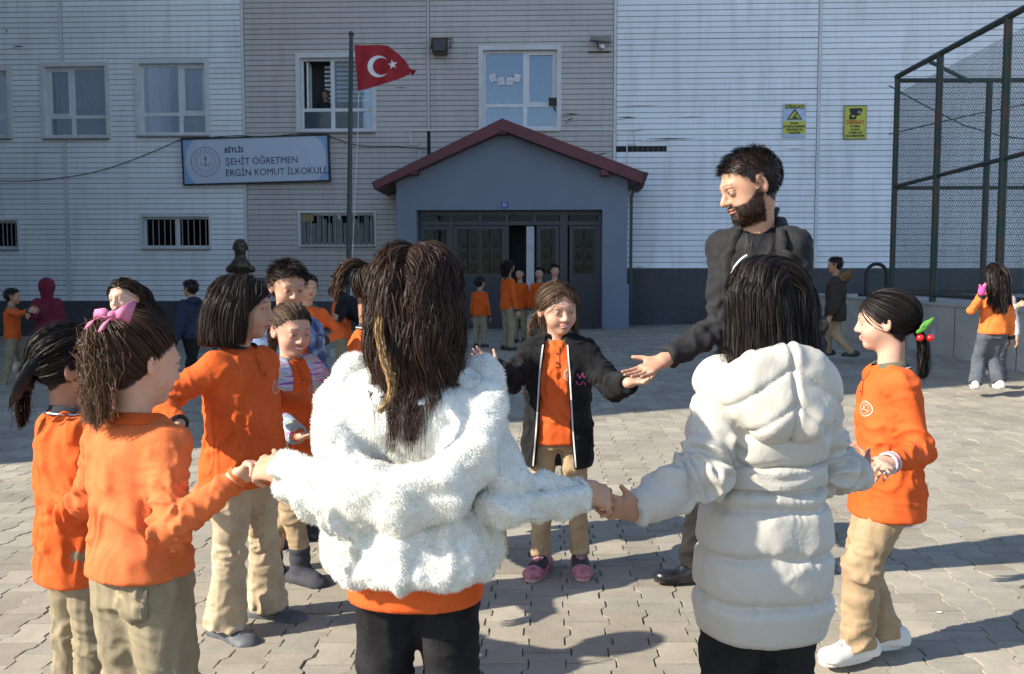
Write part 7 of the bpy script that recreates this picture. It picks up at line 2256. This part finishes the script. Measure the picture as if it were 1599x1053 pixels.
# ---- sunlit girl running up behind
K = pupil('smiling long-haired girl running up behind the pink bow', 1.30, ground_at(196, 4.95), 178, head=(14, 2, 5), mat=fabric('pink_top', (.55, .22, .26), .9), seed=23, emb=False, hs=.202, skin=(.66, .43, .31), bodykw=dict(smile=1.0, hairc=(.03, .018, .012)), collar=False, pants=M_KHG)
hair_loose(K, n=2600, L=.34, part=.02, vol=.016, wave=.010, wfreq=12, col=(.036, .021, .014), width=.0028, seed=24, back=.6, clump=.6, nclump=60, steps=18, lvar=.3, spread=.5, wind=(.9, 0, .4), grav=.8)

# ---- girl with the high ponytail behind the white coat
Lp = pupil('girl with high swinging ponytail half hidden behind the white coat', 1.325, ground_at(579, 3.95), 62, head=(0, 22, 0), seed=26, emb=False, hs=.22, skin=SKIN_D, bodykw=dict(hairc=(.03, .017, .011)), collmat=M_COLD,
           arms=(dict(w=None), dict(w=P(660, 640, 4.0), hint=V3(0, -.3, -1))))
h_, T_ = hair_pony(Lp, [(-.070, 0, .085)], 3000, .26, (.042, .024, .015), .0023, 27, .004, [(-1.0, .25, .42)], .035, .008, 9, clump=.55, nclump=45, tvar=.35, grav=.9, exitlen=.12, tips=(.08, .045, .03))
q = MB(); q.tube([T_[0] + (Lp.hd.l * math.cos(t) + nrm(Lp.hd.u + Lp.hd.f) * math.sin(t)) * .018 - Lp.hd.f * .008 for t in np.linspace(0, 2 * PI, 14)], .006, 6); q.build('hair_tie', plain('tie_dark', (.02, .02, .02), .7), Lp.root, True)

# ---- background pupils
def bgkid(label, px, d, H, a, mat=None, hairkw=None, head=(0, 0, 0), girl=False, **kw):
    s = pupil(label, H, ground_at(px, d), a, mat=mat or M_OR, far=True, head=head, bodykw=kw.pop('bodykw', dict(hairc=(.016, .011, .009))), group=kw.pop('group', None), **kw)
    hk = dict(n=700, L=.016, col=(.013, .010, .009), width=.006, seed=int(px), lift=.7, hl=HLM, top=2.0, vol=.008)
    hk.update(hairkw or {})
    if girl: hair_loose(s, n=900, L=girl, vol=.018, wave=.006, col=(.018, .012, .010), width=.006, seed=int(px), steps=12, nclump=40)
    else: hair_short(s, **hk)
    return s
bgkid('boy in orange at the left edge gripping the maroon jacket of another child', 16, 11.9, 1.24, 68, pants=M_KHG, seed=31, arms=(dict(w=P(48, 483, 11.6), hint=V3(0, -.2, -1), d=V3(1, 0, 0)), dict(w=P(46, 486, 11.4), hint=V3(0, -.5, -1), d=V3(1, 0, 0))), feet=((ground_at(40, 12.1), 70), (ground_at(-6, 11.6), 60)), emb=False)
Y = Person('child in a maroon hooded jacket seen from behind at the left', 1.36, ground_at(72, 11.8), -30, head=(-10, 5, 0), far=True, arms=(dict(w=P(44, 493, 11.4), hint=V3(0, -.3, -1)), dict(w=None)))
Y.body(bald=True); Y.pants(M_GRYT, seed=4); Y.shoes(M_SHB, M_SOLE); M_MAR = fabric('maroon_jacket', (.14, .012, .028), .8, 400, .3, .2)
Y.shirt(M_MAR, .46, .030, (.068, .060, .046), seed=6, flare=.01, name='jacket')
def hood_up(s, mat, r=1.0):
    F = SDF(); h = s.hd
    F.u(Ell(h.w(-.018, 0, .022), [h.f, h.l, h.u], [.118 * h.s * r, .104 * h.s * r, .115 * h.s * r]), .02).u(Cap(h.w(-.02, 0, -.03), s.neckb - Z * .01, .085 * h.s, .075 * h.s), .05)
    F.sub(Ell(h.w(.12, 0, -.01), [h.f, h.l, h.u], [.085 * h.s, .066 * h.s, .085 * h.s]), .02)
    V, Q = F.mesh(s.hg * .7, None, 1); return s.part('hood', V, Q, mat)
hood_up(Y, M_MAR)
Zk = Person('child in a dark navy padded jacket walking left near the bust', 1.30, ground_at(298, 11.2), -50, head=(-20, 5, 0), far=True, arms=(dict(w=P(268, 540, 11.0), hint=V3(0, -.3, -1)), dict(w=None)), feet=((ground_at(306, 11.3), -60), (ground_at(286, 11.0), -60)), skin=SKIN_D)
Zk.body(hairc=BLK); Zk.pants(M_BLKT, seed=4); Zk.shoes(M_SHB, M_SOLE); Zk.shirt(M_NAVY, .44, .032, (.070, .062, .050), seed=8, name='jacket', amp=.009)
F = SDF(); F.u(Ell(Zk.neckb - Zk.fwd * .06 + Z * .01, [Zk.fwd, Zk.left, Z], [.075, .10, .055]), .02); V, Q = F.mesh(.012, None, 1); Zk.part('hood', V, Q, M_NAVY)
hair_short(Zk, 700, .016, (.012, .009, .008), .006, 3, .7, hl=HLM, top=2.0, vol=.008)
bgkid('boy in orange walking just behind the denim-jacket boy', 480, 7.4, 1.32, 165, head=(-20, 0, 0), seed=33, pants=M_KHG, emb=False, arms=(dict(w=P(507, 532, 7.3), hint=V3(.6, .3, -.5)), dict(w=None)))
O_ = bgkid('boy in orange facing left with a black jacket slung over his arms', 532, 10.0, 1.34, -100, head=(8, 0, 0), seed=34, pants=M_KHG, emb=False, mat=M_OR, arms=(dict(w=P(530, 498, 9.7), hint=V3(.3, -.3, -1)), dict(w=P(575, 505, 10.4), hint=V3(.6, .4, -.5))), feet=((ground_at(535, 10.1), -90), (ground_at(548, 9.8), -80)))
F = SDF(); F.u(Cap(P(522, 455, 9.95) - O_.pos, P(560, 492, 9.9) - O_.pos, .06, .09), .05).u(Cap(P(548, 480, 9.9) - O_.pos, P(578, 500, 9.9) - O_.pos, .11, .09), .05).u(Cap(P(536, 470, 9.8) - O_.pos, P(531, 492, 9.7) - O_.pos, .06, .055), .03)
V, Q = F.mesh(.015, None, 1); O_.part('slung_jacket', V + vnormals(V, Q) * ((ridge(vnoise(V * 12, 3)) - .5) * .03)[:, None], Q, M_HOOD)
bgkid('small boy in orange walking into the porch, left of the group', 749, 16.2, 1.26, 15, seed=35, pants=M_KHG, emb=False, mat=M_ORD, head=(20, 0, 0))
bgkid('tallest pupil in the doorway, curly dark hair and orange sweatshirt', 793, 15.4, 1.55, 60, seed=36, pants=M_KHG, emb=False, girl=.20, mat=M_ORD, arms=(dict(w=None), dict(w=None)))
bgkid('pupil in orange peeking out beside the white door edge', 812, 17.2, 1.42, 195, seed=37, pants=M_KHG, emb=False, mat=M_ORD)
bgkid('boy in orange in the doorway just right of the white door edge', 842, 17.0, 1.42, 185, seed=38, pants=M_KHG, emb=False, mat=M_ORD)
bgkid('rightmost boy in orange in the doorway above the hoodie girl', 866, 16.2, 1.46, 175, seed=39, pants=M_KHG, emb=False, mat=M_ORD)
Vp = Person('boy in a dark brown parka with fur-trimmed hood walking away at the right', 1.44, ground_at(1306, 12.3), -72, head=(0, 4, 0), far=True, feet=((ground_at(1296, 12.5), -75), (ground_at(1334, 12.2), -60)), skin=SKIN_D)
Vp.body(hairc=BLK); Vp.pants(M_KH, seed=9); Vp.shoes(M_SHB, M_SOLE); M_BRN = fabric('brown_parka', (.040, .030, .022), .8, 400, .3, .2)
Vp.shirt(M_BRN, .40, .040, (.076, .068, .052), seed=6, name='parka', amp=.010)
F = SDF(); nb_ = Vp.neckb
F.u(Ell(nb_ - Vp.fwd * .09 + Z * .0, [Vp.fwd, Vp.left, Z], [.085, .12, .07]), .02); V, Q = F.mesh(.013, None, 1); Vp.part('hood', V, Q, M_BRN)
F = SDF(); ring = [nb_ + Vp.left * .13 * math.cos(t) - Vp.fwd * (.02 + .15 * math.sin(t)) + Z * (-.02 + .09 * math.sin(t)) for t in np.linspace(-.5, PI + .5, 14)]
for i in range(13): F.u(Cap(ring[i], ring[i + 1], .042, .042), .01)
V, Q = F.mesh(.012, None, 1); M_FURB = fabric('fur_tan', (.26, .15, .07), 1, 200, .8, .5); fo_ = Vp.part('fur_trim', V, Q, M_FURB)
fur_on(Vp, V, Q, 4000, .035, None, 2, .006, .2, parent=fo_, mat=M_FURB)
hair_short(Vp, 700, .018, (.012, .009, .008), .006, 3, .7, hl=HLM, top=2.0, vol=.008)
Wk = bgkid('girl with long dark hair seen from behind by the rusty cage post', 1554, 8.75, 1.31, 8, head=(-10, -2, 0), seed=41, girl=.40, pants=M_GRYT, emb=False, hem=.47, mat=fabric('orange_bright', (.85, .20, .04), .92, 500, .3, .15), pr=(.082, .068, .068), shoe=M_SHW, sole=M_SOLEW, feet=((ground_at(1529, 8.72), 20), (ground_at(1566, 8.70), 0)),
           arms=(dict(w=P(1534, 462, 8.6), hint=V3(-.6, -.1, -.8), d=V3(0, .2, 1)), dict(w=None)))
F = SDF(); c = P(1533, 455, 8.55) - Wk.pos; F.u(Ell(c, [V3(1, 0, 0), V3(0, 1, 0), Z], [.036, .025, .045]), .01).u(Cap(c, c + V3(.035, 0, .06), .015, .012), .01).u(Cap(c, c + V3(-.02, 0, .06), .014, .011), .01); V, Q = F.mesh(.008, None, 1); Wk.part('mitten', V, Q, fabric('mitten_pink', (.75, .10, .36), .9, 300, .5, .3))
Wm = Person('child in white and grey mostly hidden behind the long-haired girl', 1.22, ground_at(1561, 9.35), 200, far=True, arms=(dict(w=None), dict(w=P(1589, 478, 9.2), hint=V3(.6, .2, -.7))), feet=((ground_at(1551, 9.4), 190), (ground_at(1572, 9.3), 200)))
Wm.body(); Wm.pants(M_GRYT, seed=3); Wm.shoes(M_SHB, M_SOLE); Wm.shirt(fabric('white_knit', (.62, .63, .66), .9, 400, .4, .2), .455, .02, seed=3)
hair_short(Wm, 600, .018, (.012, .009, .008), .006, 3, .7, hl=HLM)
# man at the open window
R_ = WINS[3]['R']; pw = on_y(512, 168, WY + .62)
Nn_ = Person('man in a dark suit looking out of the open upper window', 1.72, (pw[0], WY + .40, on_y(512, 142, WY + .45)[2] - 1.72), 182, head=(0, 8, 0), far=True, adult=True, skin=(.36, .20, .13))
Nn_.body(hairc=(.02, .018, .016), hands=()); Nn_.shirt(fabric('suit_dark', (.016, .018, .024), .8), .46, .012, (.06, .05, .04), name='suit_jacket'); Nn_.pants(fabric('suit_dark', (.016, .018, .024), .8)); 
Nn_.patch('shirt_front', [([(-.045, 1.40), (.045, 1.40), (.012, 1.16), (-.012, 1.16)], [(0, 1, 2, 3)])], Nn_.fwd * .5, -Nn_.fwd, Nn_.left, Z, M_WHITE, .006)
hair_short(Nn_, 500, .012, (.02, .018, .016), .006, 3, .6, hl=HLM)
